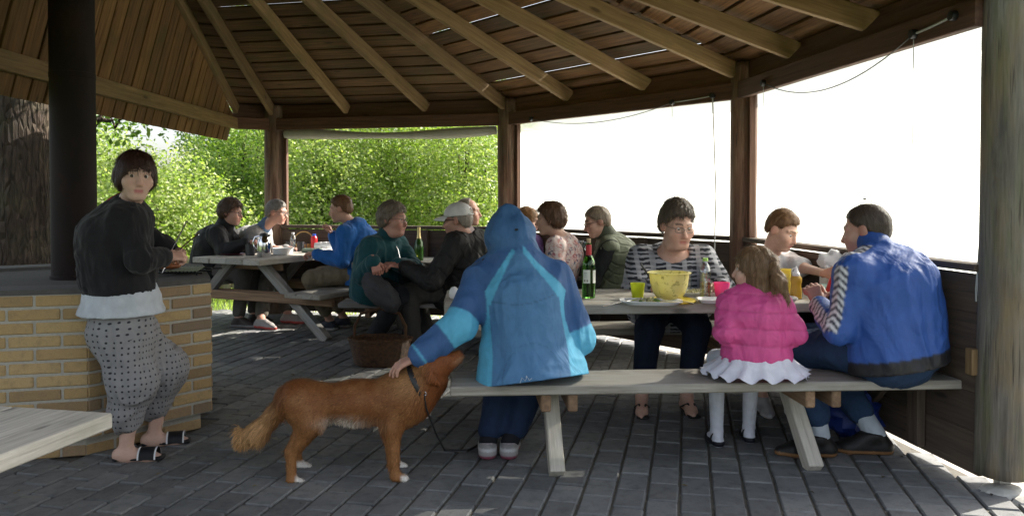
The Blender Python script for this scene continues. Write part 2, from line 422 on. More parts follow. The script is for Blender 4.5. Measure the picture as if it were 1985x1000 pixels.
seg = [(P[0], P[1]), (P[1], P[2]), (P[2], P[3]), (P[3], C_)]
def inward(a, b):
    d = nrm(b-a); n = A3(-d[1], d[0], 0)
    return n if np.dot(n, APEX*A3(1, 1, 0)-a) > 0 else -n
up = A3(0, 0, 1)
for a, b in seg:
    n = inward(a, b); off = n*.055
    board('eave_beam', a+off+up*(BZ+.065), b+off+up*(BZ+.065), up, .13, .05, M['beamwood'], shelter)
    board('wall_plate', a-n*.02+up*(BZ+.205), b-n*.02+up*(BZ+.205), up, .15, .05, M['beamwood'], shelter)
    if b is C_: continue
    # low wall: cap rail, horizontal boards, studs
    d = nrm(b-a); L = np.linalg.norm(b-a)
    a2, b2 = a+d*(.02 if a is P[0] else .10), b-d*.10
    low = board('low_wall', a2+n*.0+up*.985, b2+n*.0+up*.985, n, .11, .034, M['wallwood'], shelter)
    z = .955
    for hgt in (.18, .18, .185, .18, .195):
        # boards of the wall are pieces of the low wall
        o = board('wall_board', a2+n*.012+up*(z-hgt/2), b2+n*.012+up*(z-hgt/2), up, hgt-.0005, .026, M['wallwood'], shelter); z -= hgt
    for t in (.16, .5, .84) if a is P[0] else (.33, .67):
        q = lerp(a2, b2, t); board('stud', q+n*.055+up*.06, q+n*.055+up*.96, d, .09, .045, M['wallwood'], shelter)
    for q, e in ((b, -1),):
        s_ = q+d*e*.142+n*.0; board('frame_post', s_+up*.95, s_+up*(BZ+.02), n, .05, .04, M['beamwood'], shelter)
# diagonal braces in the near wall
a, b = seg[0]; n = inward(a, b)
for t0, t1 in ((.35, .12), (.62, .84)):
    board('wall_brace', lerp(a, b, t0)+n*.10+up*.05, lerp(a, b, t1)+n*.10+up*.62, up, .08, .04, M['wallwood'], shelter)
board('wall_block', lerp(a, b, .012)+n*.05+up*.50, lerp(a, b, .012)+n*.05+up*.62, nrm(b-a), .05, .04, M['pine'], shelter)

# left eave beam
dl = nrm(L_-C_); nl = A3(1, 0, 0)
board('eave_beam', C_+nl*.05+up*(BZ+.06), L_+nl*.05+up*(BZ+.06), up, .125, .045, M['pine'], shelter)
# near eave beam over the open front (above the picture)
board('eave_beam', L_+up*(BZ+.2), P[0]+up*(BZ+.2), up, .15, .06, M['beamwood'], shelter)

# rafters
RZ = 2.36                                                  # top of rafter at the eave line
def rafter(e, kind='pine', depth=.125):
    e = A3(e[0], e[1], RZ); ap = APEX; d = nrm(ap-e); upn = nrm(np.cross(np.cross(d, up), d))
    p0 = e-d*.06-upn*depth/2; p1 = ap-d*.35-upn*depth/2
    board('rafter', p0, p1, upn, depth, .046, M[kind], shelter, end0=depth*-.5)
for a, b in seg[:3]:
    n = inward(a, b)
    for t in (1/3, 2/3): rafter(lerp(a, b, t)+n*.07)
for q in (P[0], P[1], P[2], P[3]): rafter(q+nrm((APEX-q)*A3(1, 1, 0))*.10)
rafter(C_+A3(.05, -.05, 0), 'pine', .12)

# ceiling boards, parallel to the eave: a lower layer and an upper layer over its gaps
rb = np.random.default_rng(11)
def ceil_seg(a, b, slits, mat):
    ea, eb = A3(a[0], a[1], RZ+.005), A3(b[0], b[1], RZ+.005); n = nrm(np.cross(eb-ea, APEX-ea)); n = n if n[2] > 0 else -n
    mid = (ea+eb)/2; foot = ea+nrm(eb-ea)*np.dot(APEX-ea, nrm(eb-ea)); H = np.linalg.norm(APEX-foot); upd = (APEX-foot)/H
    y = -.34; k = 0; pitch = .198
    while y < H-.12:
        wd = .170+rb.uniform(-.006, .005)
        def ends(yc, half):
            s0 = yc/H; return lerp(ea, APEX+n*.0, s0), lerp(eb, APEX, s0)
        p0, p1 = ends(y, wd/2); ex = nrm(p1-p0)*.03
        sk0 = np.dot(APEX-ea, nrm(eb-ea))/H*wd; sk1 = np.dot(APEX-eb, nrm(eb-ea))/H*wd
        o = board('ceiling_board', p0+n*.012-ex, p1+n*.012+ex, upd, wd, .022, M[mat] if rb.random() < .8 else M['roofwood'], shelter, bev=.003, end0=sk0, end1=sk1)
        o.rotation_euler.rotate_axis('X', rb.normal(0, .006))
        yu = y+pitch/2; wu = .10
        if k in slits: yu += slits[k]
        if yu < H-.1:
            p0, p1 = ends(yu, wu/2); ex = nrm(p1-p0)*.04
            sk0 = np.dot(APEX-ea, nrm(eb-ea))/H*wu; sk1 = np.dot(APEX-eb, nrm(eb-ea))/H*wu
            board('ceiling_board', p0+n*.036-ex, p1+n*.036+ex, upd, wu, .022, M['roofwood'], shelter, bev=.003, end0=sk0, end1=sk1)
        y += pitch; k += 1
ceil_seg(P[0], P[1], {}, 'roofwarm')
ceil_seg(P[1], P[2], {3: .033, 8: .0325}, 'roofwarm')
ceil_seg(P[2], P[3], {2: .0325, 11: .0335}, 'roofwood')
ceil_seg(P[3], C_, {2: .0325, 11: .033}, 'roofwood')
# steep left slope: boards run up it
ea, eb = A3(C_[0], C_[1], BZ+.02), A3(L_[0], L_[1], BZ+.02)
de = nrm(eb-ea); foot = ea+de*np.dot(APEX-ea, de); Hs = np.linalg.norm(APEX-foot); upd = (APEX-foot)/Hs; nn = nrm(np.cross(de, upd)); nn = nn if nn[0] < 0 else -nn
Lt = np.linalg.norm(eb-ea); u0 = np.dot(APEX-ea, de); u = .06; k = 0
while u < Lt-.05:
    w1_ = rb.uniform(.12, .205); gp = rb.uniform(.012, .03); u += w1_/2
    for (uu, wd, dn, mt) in ((u, w1_, .012, 'slopewood'), (u+w1_/2+gp/2, .09, .036, 'roofwood')):
        if k == 18 and dn > .02: uu += .04
        hh = uu/u0 if uu < u0 else (Lt-uu)/(Lt-u0)
        q = ea+de*uu; sl = (wd*Hs/u0)*(1 if uu < u0 else -1)
        board('ceiling_board', q-upd*.16+nn*dn, q+upd*max(.05, hh*Hs+.10)+nn*dn, de, wd, .022, M[mt], shelter, bev=.003, end1=sl)
    u += w1_/2+gp; k += 1
# unseen roof over the open front, added only to shade the inside
me = mkmesh('shade_roof', [tuple(x) for x in (A3(P[0][0], P[0][1], RZ+.05), A3(L_[0], L_[1], RZ+.05), APEX+up*.05)]+[tuple(x) for x in (A3(P[0][0], P[0][1], RZ+.08), A3(L_[0], L_[1], RZ+.08), APEX+up*.08)],
            [[0, 1, 2], [3, 5, 4], [0, 3, 4, 1], [1, 4, 5, 2], [2, 5, 3, 0]], None, False)
link('shade_roof', me, M['roofwood'], shelter)

# added strip outside the walls; its pale colour stands for sunlit ground
M['sunlit'] = simple('painted_sunlit_ground', (.50, .47, .41), .9, 0, .3, 70, .6)
V = []
for q in (A3(2.35, 2.2, 0), P[0], P[1], P[2], P[3], A3(-3.3, 9.5, 0)):
    o_ = nrm((q-APEX)*A3(1, 1, 0)); V += [tuple(q+o_*.05+up*-.033), tuple(q+o_*1.5+up*-.033)]
tag(link('sunlit_ground_strip', mkmesh('sunlit_ground_strip', V, [[2*i, 2*i+1, 2*i+3, 2*i+2] for i in range(5)], None, False), M['sunlit']), kind='structure')

# ------------------------------------------------------------------ curtains
def curtain_mat():
    t = NT('curtain_sheet'); nd = t.t.nodes; v = t.coord((1, 1, 1))
    wv = t.n('TexWave', wave_type='BANDS', bands_direction='Z'); wv.inputs['Scale'].default_value = 26; wv.inputs['Distortion'].default_value = .15; t.l(v, wv.inputs['Vector'])
    tr = t.n('BsdfTranslucent'); tp = t.n('BsdfTransparent'); df = t.n('BsdfDiffuse')
    tr.inputs[0].default_value = (.93, .95, .93, 1); df.inputs[0].default_value = (.85, .86, .84, 1); tp.inputs[0].default_value = (.95, .97, .95, 1)
    m1 = t.n('MixShader'); m2 = t.n('MixShader'); m1.inputs[0].default_value = .28
    t.l(tr.outputs[0], m1.inputs[1]); t.l(df.outputs[0], m1.inputs[2])
    f = t.ramp(wv.outputs['Fac'], [(.2, (.20, .20, .20)), (.6, (.34, .34, .34))]); t.l(f, m2.inputs[0]); t.l(m1.outputs[0], m2.inputs[1]); t.l(tp.outputs[0], m2.inputs[2])
    t.l(m2.outputs[0], t.out.inputs['Surface']); return t.m
M['curtain'] = curtain_mat()
def curtain(a, b, seed, label):
    n = inward(a, b); d = nrm(b-a); L = np.linalg.norm(b-a); a2 = a+d*(-.02 if a is P[0] else .07)-n*.05; b2 = b-d*.13-n*.05
    V = []; nu, nv = 60, 30
    for j in range(nv+1):
        for i in range(nu+1):
            s_, t = i/nu, j/nv; p = lerp(a2, b2, s_)+up*(.90+t*1.24)
            wv = .014*vnoise(np.array([[s_*7+seed, t*3, seed]]))[0]+.006*vnoise(np.array([[s_*25, t*5, seed+3]]))[0]
            V.append(p-n*wv)
    F = np.array([[j*(nu+1)+i, j*(nu+1)+i+1, (j+1)*(nu+1)+i+1, (j+1)*(nu+1)+i] for j in range(nv) for i in range(nu)])
    o = link('curtain', mkmesh('curtain', V, F), M['curtain'], None, lerp(a2, b2, .5)+up*.9)
    tag(o, label, 'curtain', 'white sheets hung in the wall openings')
curtain(P[0], P[1], 1.3, 'white translucent sheet filling the opening beside the nearest right-hand post')
curtain(P[1], P[2], 4.7, 'white translucent sheet in the opening behind the woman in the striped top')
# rolled-up curtain in the far opening
a, b = seg[2]; n = inward(a, b); d = nrm(b-a); pts = []; rad = []
for i in range(25):
    t = i/24; q = lerp(a+d*.14, b-d*.14, t)-n*.0+up*(BZ-.045-.035*math.sin(math.pi*min(1, t*1.15))); pts.append(q); rad.append(.045+.012*math.sin(t*9))
M['canvas'] = simple('curtain_roll', (.50, .49, .44), .8, 0, .15, 12, .3)
tag(MB().tube(pts, rad, 12).build('rolled_curtain', M['canvas'], None, pts[12], True), 'rolled up pale sheet tied under the beam of the far opening', 'curtain')

# cords, pulleys
M['cord'] = simple('cord', (.42, .43, .40), .8)
M['black'] = simple('black_plastic', (.012, .012, .013), .45)
M['corddark'] = simple('dark_cord', (.12, .115, .11), .8)
def sag(p, q, s_, n=14): return [lerp(p, q, i/n)-up*s_*4*(i/n)*(1-i/n) for i in range(n+1)]
def cordthing(name, pts, r, label, mat='cord', grp='cords of the curtains'):
    tag(MB().tube(pts, r, 6).build(name, M[mat], None, pts[-1], True), label, 'cord', grp)
def wallpt(k, t, z, off=.09):
    a, b = seg[k]; return lerp(a, b, t)+inward(a, b)*off+up*z
A0, A1, A2 = wallpt(0, .05, BZ+.075), wallpt(0, .16, BZ+.05), wallpt(0, .80, BZ+.05)
for i, q in enumerate((A0, A1, A2)):
    tag(MB().lathe([(.001, -.02), (.022, -.018), (.026, 0), (.022, .018), (.001, .02)], q, 12, X=up, Y=nrm(P[1]-P[0]), Z=inward(*seg[0])).build('pulley', M['black'], None, q, True),
        ['black pulley on the beam right beside the near post', 'black pulley on the right-hand beam where the cord starts to sag', 'black pulley at the far end of the right-hand beam near the middle post'][i], 'pulley', 'curtain pulleys')
cordthing('cord', sag(A1, A2, .16, 20), .0035, 'thin cord sagging along the top of the right-hand white sheet', 'corddark')
cordthing('cord', sag(A0, A1, .004), .006, 'short taut doubled cord between two black pulleys by the near post')
cordthing('cord', [A1, A1-up*.55], .0022, 'thin cord hanging straight down near the right post from a pulley')
cordthing('cord', [A2, A2-up*.22], .0022, 'short cord hanging from the pulley beside the middle post')
B1, B2, B3 = wallpt(1, .03+.05, BZ+.045), wallpt(1, .22, BZ+.03), wallpt(1, .84, BZ+.03)
cordthing('cord', sag(B2, B3, .10, 18), .0035, 'thin cord sagging along the top of the white sheet behind the vest wearer', 'corddark')
cordthing('cord', sag(B1, B2, .003), .005, 'taut cord high on the beam left of the middle post')
cordthing('cord', [B1, J(1388, 380, 6.05), J(1386, 440, 6.05), J(1385, 500, 6.05)], .005, 'pale cord hanging down beside the woman in the striped top')
cordthing('cord', [B2, B2-up*.35], .0022, 'short cord hanging in front of the white sheet behind the table')
for i, q in enumerate((B1, B2, B3)):
    tag(MB().lathe([(.001, -.02), (.02, -.018), (.024, 0), (.02, .018), (.001, .02)], q, 12, X=up, Y=nrm(P[2]-P[1]), Z=inward(*seg[1])).build('pulley', M['black'], None, q, True),
        ['black pulley on the beam just left of the middle post', 'black pulley on the back beam above the striped-top woman', 'black pulley on the back beam near the post behind the hood'][i], 'pulley', 'curtain pulleys')
# knotted loop of cord beside the right post
def cz(py): return CAMH+(HZ-py)/FPX*3.64
kn = wallpt(0, .012, cz(520), .03)
cordthing('cord', [wallpt(0, -.005, cz(150), .03), wallpt(0, -.003, cz(330), .03), wallpt(0, .008, cz(470), .03), kn, wallpt(0, .013, cz(560), .035), wallpt(0, .012, cz(584), .035)], .004, 'knotted cord loop hanging down beside the nearest right-hand post')
cordthing('cord', [wallpt(0, -.009, cz(200), .03), wallpt(0, -.008, cz(380), .03), wallpt(0, .002, cz(490), .03), kn, wallpt(0, .008, cz(560), .035), wallpt(0, .006, cz(575), .035)], .004, 'second strand of the knotted cord beside the right-hand post')
# two clips on the near sheet
for i, x in enumerate((1676, 1694)):
    c = J(x, 386, 4.62); 
    tag(MB().box(c, (.012, .02, .012), bev=.002).build('clip', M['black'], None, c), ['left of two small dark clips on the right-hand white sheet', 'right of two small dark clips on the right-hand white sheet'][i], 'clip', 'clips on the sheet')
# ------------------------------------------------------------------ brick grill with chimney
GP = [(-2.12, 5.47), (-1.70, 4.50), (-2.12, 3.98), (-2.95, 3.76), (-3.55, 4.35), (-3.50, 5.25), (-2.85, 5.75)]
gc = A3(np.mean([p[0] for p in GP]), np.mean([p[1] for p in GP]), 0)
def brick_mat():
    t = NT('yellow_brick'); oi = t.n('ObjectInfo'); v = t.coord(); geo = t.n('NewGeometry')
    a = t.noise(geo.outputs['Position'], 26, 5, .65); b = t.noise(geo.outputs['Position'], 160, 3)
    col = t.ramp(oi.outputs['Random'], [(0, (.29, .195, .10)), (.25, (.42, .28, .125)), (.55, (.48, .335, .155)), (.8, (.36, .24, .125)), (1, (.21, .155, .105))])
    col = t.mix(col, (.22, .16, .10), t.ramp(a, [(.5, (0, 0, 0)), (.75, (.6, .6, .6))]))
    col = t.mix(col, t.mix((.8, .8, .8), (1.18, 1.18, 1.18), b), 1, 'MULTIPLY')
    t.base(col); t.set(Roughness=.88); p = t.bump(a, .45, .012); t.bump(b, .5, .004, p); return t.m
M['brick'] = brick_mat(); M['mortar'] = simple('mortar', (.40, .375, .32), .95, 0, .22, 70, .6)
M['soot'] = simple('sooty_stone', (.085, .08, .075), .85, 0, .4, 25, .4)
M['darksteel'] = simple('dark_steel', (.03, .027, .026), .5, .6, .3, 40)
M['ash'] = simple('charcoal_ash', (.06, .055, .05), .95, 0, .6, 50, .8)
grill = empty('brick_grill', gc, 'yellow brick grill hearth with sooty top and chimney pipe', 'grill')
def shrink(k): return [(gc[0]+(x-gc[0])*k, gc[1]+(y-gc[1])*k) for x, y in GP]
MB().poly(shrink(.999), .10, .825).build('mortar_core', M['mortar'], grill)
MB().poly(shrink(.93), 0, .099).build('plinth', M['mortar'], grill)
GH = .852
# top: a ring of sooty stone round a sunken hearth
inn = shrink(.74); out = shrink(1.0); n = len(GP); V = [(x, y, .826) for x, y in out]+[(x, y, GH) for x, y in out]+[(x, y, GH) for x, y in inn]+[(x, y, .80) for x, y in inn]
F = []
for i in range(n):
    j = (i+1) % n; F += [[i, j, n+j, n+i], [n+i, n+j, 2*n+j, 2*n+i], [2*n+i, 2*n+j, 3*n+j, 3*n+i]]
link('rim', mkmesh('rim', V, F, None, False), M['soot'], grill)
MB().poly(shrink(.745), .828, .832).build('ash_bed', M['ash'], grill)
rbk = np.random.default_rng(5)
BM = []
def bricks(a, b, z0, courses, k0, inset=0.):
    a = A3(a[0], a[1], 0); b = A3(b[0], b[1], 0); d = nrm(b-a); nout = A3(d[1], -d[0], 0)
    if np.dot(nout, a-gc) < 0: nout = -nout
    L = np.linalg.norm(b-a)
    for c in range(courses):
        x = -(.0 if (c+k0) % 2 else .121); z = z0+c*.0665
        while x < L-.02:
            x0, x1 = max(0, x), min(L, x+.230)
            if x1-x0 > .03:
                q = a+d*(x0+x1)/2+up*(z+.0265)-nout*(.0325+inset-rbk.uniform(-.0015, .0025))
                o = board('brick', q-d*(x1-x0)/2, q+d*(x1-x0)/2, up, .053, .075, M['brick'], grill, bev=.0045)
                o.rotation_euler.rotate_axis('X', rbk.normal(0, .008)); o.rotation_euler.rotate_axis('Z', rbk.normal(0, .004))
            x += .242
bricks(GP[1], GP[2], .104, 11, 0); bricks(GP[2], GP[3], .104, 11, 1); bricks(GP[0], GP[1], .104, 11, 1)
bricks(shrink(.93)[1], shrink(.93)[2], .0, 1, 1, .0); bricks(shrink(.93)[2], shrink(.93)[3], .0, 1, 0, .0)
# grate
gb = MB()
for i in range(9): gb.tube([(-1.99+i*.022-.02, 4.62+i*.0, .875), (-2.08+i*.022-.02, 4.98, .875)], .006, 6)
for yy in (4.64, 4.8, 4.96): gb.tube([(-2.12, yy, .868), (-1.80, yy, .868)], .006, 6)
gb.tube([(-2.1, 4.66, .84), (-2.1, 4.66, .87)], .006, 6).tube([(-1.84, 4.66, .84), (-1.84, 4.66, .87)], .006, 6).tube([(-2.1, 4.95, .83), (-2.1, 4.95, .87)], .006, 6).tube([(-1.86, 4.95, .83), (-1.86, 4.95, .87)], .006, 6)
tag(gb.build('grill_grate', M['black'], None, (-1.95, 4.8, .85), True), 'black wire grate on the brick grill by the tongs', 'grate')
M['sausage'] = simple('sausage', (.30, .10, .035), .4, 0, .5, 30, .2)
for i, (px, py) in enumerate(((318, 512), (327, 516), (336, 510))):
    c = G(px, py, .893); a_ = .5+i*.3; d = A3(math.cos(a_), math.sin(a_), 0)
    pts = [c+d*(t-.5)*.13+A3(-d[1], d[0], 0)*.02*math.cos(t*3.1) for t in np.linspace(0, 1, 9)]
    tag(MB().tube(pts, [.006, .013, .015, .0155, .0155, .0155, .015, .013, .006], 10).build('sausage', M['sausage'], None, c, True), ['browned sausage lying leftmost on the grate', 'browned sausage lying nearest on the grate', 'browned sausage lying furthest right on the grate'][i], 'sausage', 'sausages on the grate')
# chimney pipe
def pipe_mat():
    t = NT('rusty_pipe'); v = t.coord((1, 1, .5)); a = t.noise(v, 5, 5, .65); b = t.noise(v, 60, 3)
    col = t.ramp(a, [(.3, (.009, .007, .007)), (.6, (.018, .010, .009)), (.8, (.034, .016, .011))])
    t.base(col); t.set(Roughness=.75, Specular_IOR_Level=.25); t.bump(b, .25, .004); return t.m
M['pipe'] = pipe_mat()
pc = A3(-2.575, 4.70, 0)
MB().lathe([(.13, .832), (.13, .85), (.122, .855), (.1215, 2.0), (.1235, 2.002), (.1235, 2.03), (.1215, 2.032), (.1215, 4.6)], pc, 40).build('chimney_pipe', M['pipe'], grill, None, True)
M['dark_grey'] = wood('dark_weathered_wood', (.17, .15, .13), (.36, .34, .31), .75, 1.1, grey=(.27, .27, .27), bump=.5)
# ------------------------------------------------------------------ picnic tables
def picnic(o, ang, Ln, label, vb0=0., bw=.33, vt0=.60, tw=.72, vb1=1.56, u_t0=-.04, grp='picnic tables', mats=('grey', 'greypale', 'brownwood'), legs=(.46, .80), nplank=4, bplank=1, Lt=None, Lf=None):
    Lt = Lt or Ln; Lf = Lf or Ln
    """o: near left corner of the near bench; u runs along the table, v across"""
    u = A3(math.cos(ang), math.sin(ang), 0); v = A3(-math.sin(ang), math.cos(ang), 0); o = A3(o[0], o[1], 0)
    t = empty('picnic_table', o+u*Ln/2+v*(vt0+tw/2), label, 'table', grp)
    W = lambda a, b, z: o+u*a+v*b+up*z
    rr = np.random.default_rng(int(Ln*1000))
    pw_ = tw/nplank
    for i in range(nplank):
        e0, e1 = rr.uniform(-.008, .008, 2)
        b = board('table_plank', W(u_t0+e0, vt0+pw_*(i+.5), .712), W(Lt+e1, vt0+pw_*(i+.5), .712), v, pw_-.006, .054, M[mats[0]], t, bev=.006)
    for v0 in (vb0, vb1):
        q = bw/bplank
        for i in range(bplank): board('bench_plank', W(0, v0+q*(i+.5), .428), W(Ln if v0 == vb0 else Lf, v0+q*(i+.5), .428), v, q-(.006 if bplank > 1 else 0), .043, M[mats[0]], t, bev=.006)
    mid = vt0+tw/2
    for s_, a in enumerate((legs[0], min(Lf, Ln)-legs[1])):
        for sg, vv in ((-1, vb0+bw*.35), (1, vb1+bw*.65)):
            board('leg', W(a, mid+sg*tw*.22, .684), W(a, vv, .0), u, .072, .085, M[mats[1]], t, bev=.004)
        for da in (-.062, .062):
            board('crossbeam', W(a+da, vb0+.02, .365), W(a+da, vb1+bw-.02, .365), up, .082, .045, M[mats[2]], t, bev=.006)
        board('table_batten', W(a+.062, vt0+.05, .648), W(a+.062, vt0+tw-.05, .648), up, .07, .04, M[mats[2]], t)
    return t
T1 = picnic((-.28, 3.59), R(3.4), 2.46, 'weathered grey picnic table in front with the wine bottle and yellow bowl', legs=(.50, .72))
# far left table; its near end shows its corner beside the grill
th = R(64); u2 = A3(math.cos(th), math.sin(th), 0); v2 = A3(-math.sin(th), math.cos(th), 0); N2 = A3(-2.30, 7.29, 0)
T2 = picnic(N2-v2*.68, th, 1.62, 'grey picnic table at the far left with the steel coffee jug', vb0=.0, bw=.40, vt0=.68, tw=.86, vb1=1.74, u_t0=0., mats=('grey', 'dark_grey', 'brownwood'), legs=(.28, .3))
# middle table, mostly hidden behind the people
T3 = picnic(A3(-1.42, 6.50, 0), R(0), 2.36, 'dark wooden picnic table at the back between the teal fleece and the green vest', vb0=.0, bw=.3, vt0=.54, tw=.62, vb1=1.38, u_t0=0., mats=('dark_grey', 'dark_grey', 'brownwood'), legs=(.3, .35), Lt=2.05, Lf=1.62)
# low bench in the lower left corner
lb = empty('plank_bench', (-2.0, 2.95, 0), 'pale weathered plank bench in the lower left corner beside the grill', 'bench')
def slab(pts, z0, z1, name, mat, parent):
    return MB().poly(pts, z0, z1).build(name, mat, parent)
q = [G(219, 798, .45), G(-330, 1150, .45), G(-900, 900, .45), G(-420, 765, .45)]
e0 = q[1]-q[0]; L0 = np.linalg.norm(e0); d0 = nrm(e0); s0 = nrm(np.cross(up, d0)); s0 = s0 if s0[0] < 0 else -s0
d0 = nrm(G(0, 880, .45)-G(219, 798, .45)); s0 = A3(d0[1], -d0[0], 0); s0 = s0 if s0[0] < 0 else -s0
c0 = G(219, 799, .45)*A3(1, 1, 0)
for i, wd_ in enumerate((.46, .30)):
    off = (0, .465)[i]
    board('bench_plank', c0+s0*(off+wd_/2)+up*.418, c0+d0*2.1+s0*(off+wd_/2)+up*.418, s0, wd_, .062, M['greypale'], lb, bev=.006)
for a in (.75, 1.75):
    for s_ in (.12, .62): board('leg', c0+d0*a+s0*s_+up*.386, c0+d0*a+s0*s_, d0, .09, .07, M['greypale'], lb)

# ------------------------------------------------------------------ things on the tables
def glassm(name, col=(1, 1, 1), rough=.03, ior=1.45, trans=1.):
    t = NT(name); t.base(col); t.set(Roughness=rough, IOR=ior, Transmission_Weight=trans); return t.m
def thin(name, col, gl):
    t = NT(name); tp = t.n('BsdfTransparent'); g_ = t.n('BsdfGlossy'); g_.inputs['Roughness'].default_value = .05; tp.inputs[0].default_value = tuple(col)+(1,)
    m = t.n('MixShader'); m.inputs[0].default_value = gl; t.l(tp.outputs[0], m.inputs[1]); t.l(g_.outputs[0], m.inputs[2]); t.l(m.outputs[0], t.out.inputs['Surface']); return t.m
M['greenglass'] = glassm('green_glass', (.22, .55, .12), .03); M['clearglass'] = thin('clear_glass', (.9, .92, .92), .12); M['pet'] = thin('clear_plastic', (.93, .95, .95), .14)
M['wine'] = simple('red_wine', (.015, .004, .006), .2); M['paper'] = simple('label_paper', (.75, .76, .68), .7, 0, .06); M['cork'] = simple('cork', (.55, .40, .24), .85, 0, .2, 90)
M['redfoil'] = simple('red_foil', (.50, .02, .03), .4); M['print'] = simple('label_print', (.25, .25, .22), .7)
def plastic(name, col, rough=.35, sub=.0, tr=.0):
    t = NT(name); t.base(col); t.set(Roughness=rough)
    if tr:
        t.set(Transmission_Weight=0.); s_ = t.n('BsdfTranslucent'); s_.inputs[0].default_value = tuple(col)+(1,); m = t.n('MixShader'); m.inputs[0].default_value = tr
        t.l(t.b.outputs[0], m.inputs[1]); t.l(s_.outputs[0], m.inputs[2]); t.l(m.outputs[0], t.out.inputs['Surface'])
    return t.m
M['yellow'] = plastic('yellow_plastic', (.80, .66, .10), .4, tr=.35); M['lime'] = plastic('lime_plastic', (.72, .78, .05), .35, tr=.35); M['pinkp'] = plastic('pink_plastic', (.90, .10, .35), .35, tr=.35)
M['bowly'] = plastic('bowl_yellow', (.82, .74, .28), .35, tr=.35); M['white'] = simple('white_porcelain', (.78, .78, .78), .25, 0, .03); M['steelb'] = simple('cutlery_steel', (.62, .62, .62), .2, 1., .05)
M['mustard'] = simple('mustard_bottle', (.48, .28, .03), .4, 0, .08); M['ketchup'] = simple('ketchup_red', (.62, .02, .03), .35, 0, .06); M['bluecap'] = simple('blue_cap', (.04, .10, .55), .35); M['greencap'] = simple('green_cap', (.35, .62, .12), .4)
M['food'] = simple('salad', (.45, .42, .22), .6, 0, .5, 60, .5); M['foodg'] = simple('green_leaves', (.12, .2, .04), .6, 0, .5, 60, .5); M['meat'] = simple('meat', (.13, .04, .02), .5, 0, .5, 60, .4)
M['chrome'] = simple('polished_steel', (.72, .72, .73), .09, 1., .04); M['wicker'] = None
TZ = .7395
def T(px, py, dz=0.): return G(px, py, TZ+.001+dz)
def shell(prof_out, t=.003):
    """closed profile: up the outside, down the inside"""
    inner = [(max(r-t, .0005), z+(t if i == 0 else 0)) for i, (r, z) in enumerate(prof_out)][::-1]
    return prof_out+inner+[(.0005, inner[-1][1])]

# red wine bottle
c = T(1141, 577); b = empty('wine_bottle', c, 'open green wine bottle with red neck foil and half a cork', 'bottle')
MB().lathe([(.0005, .004), (.034, .0), (.0375, .006), (.0375, .185), (.035, .205), (.024, .225), (.0155, .243), (.0145, .30), (.0155, .302), (.0155, .31), (.0125, .31), (.0115, .30), (.012, .245), (.022, .222), (.033, .202), (.0345, .185), (.0345, .008), (.0005, .008)], c, 32).build('glass', M['greenglass'], b, None, True)
MB().lathe([(.0005, .0085), (.0342, .0085), (.0342, .115), (.0005, .115)], c, 24).build('wine', M['wine'], b, None, True)
MB().lathe([(.0162, .232), (.0157, .30), (.0005, .3015)], c, 20).build('neck_foil', M['redfoil'], b, None, True)
MB().lathe([(.0005, .296), (.0118, .297), (.0122, .335), (.0005, .336)], c, 16).build('cork', M['cork'], b, None, True)
def wrap(c, r, a0, a1, z0, z1, n=10, th=.0006):
    V = [];
    for i in range(n+1):
        a = a0+(a1-a0)*i/n
        for z in (z0, z1): V.append(c+A3(math.cos(a)*(r+th), math.sin(a)*(r+th), z))
    return V, [[2*i, 2*i+2, 2*i+3, 2*i+1] for i in range(n)]
for k, (a0, a1) in enumerate(((R(-150), R(-82)), (R(-58), R(25)))):
    V, F = wrap(c, .0375, a0, a1, .085, .16 if k == 0 else .158); lab = link('label_paper', mkmesh('label_paper', V, F), M['paper'], b)
for z0, z1, a0, a1 in ((.140, .1425, -140, -112), (.132, .1335, -140, -118), (.122, .1235, -140, -112), (.094, .104, -138, -124), (.094, .104, -112, -100)):
    V, F = wrap(c, .0381, R(a0), R(a1), z0, z1, 5); link('print', mkmesh('print', V, F), M['print'], b)

# lime cup and pink cup
def cup(px, py, r0, r1, h, mat, label, z=TZ):
    c = G(px, py, z+.001); o = MB().lathe(shell([(r0*.96, 0), (r0, .003), (r1, h)], .0022), c, 28).build('cup', M[mat], None, c, True); return tag(o, label, 'cup')
cup(1236, 579, .031, .041, .088, 'lime', 'lime yellow plastic cup left of the salad bowl')
cup(1399, 579, .033, .045, .092, 'pinkp', 'bright pink plastic cup beside the girl in the pink jacket')
cup(1522, 573, .028, .033, .155, 'yellow', 'tall yellow plastic beaker left of the mustard bottle')
# salad bowl on its lid
c = T(1302, 584); 
tag(MB().lathe([(.0005, 0), (.125, 0), (.132, .004), (.132, .012), (.127, .013), (.12, .008), (.0005, .008)], c, 40).build('bowl_lid', M['yellow'], None, c, True), 'round yellow plastic lid lying under the salad bowl', 'lid')
bc = c+A3(-.012, .01, .0125); bo = empty('salad_bowl', bc, 'pale yellow plastic mixing bowl smeared with dressing', 'bowl')
def bowl_mat():
    t = NT('dressing_smeared_bowl'); v = t.coord(); a = t.noise(v, 34, 4, .7, .4); z = t.n('SeparateXYZ'); t.l(t.coord(), z.inputs[0])
    col = t.mix((.82, .76, .33), (.34, .31, .06), t.ramp(a, [(.56, (0, 0, 0)), (.64, (.8, .8, .8))]))
    t.base(col); t.set(Roughness=.35); s_ = t.n('BsdfTranslucent'); t.l(col, s_.inputs[0]); m = t.n('MixShader'); m.inputs[0].default_value = .4
    t.l(t.b.outputs[0], m.inputs[1]); t.l(s_.outputs[0], m.inputs[2]); t.l(m.outputs[0], t.out.inputs['Surface']); return t.m
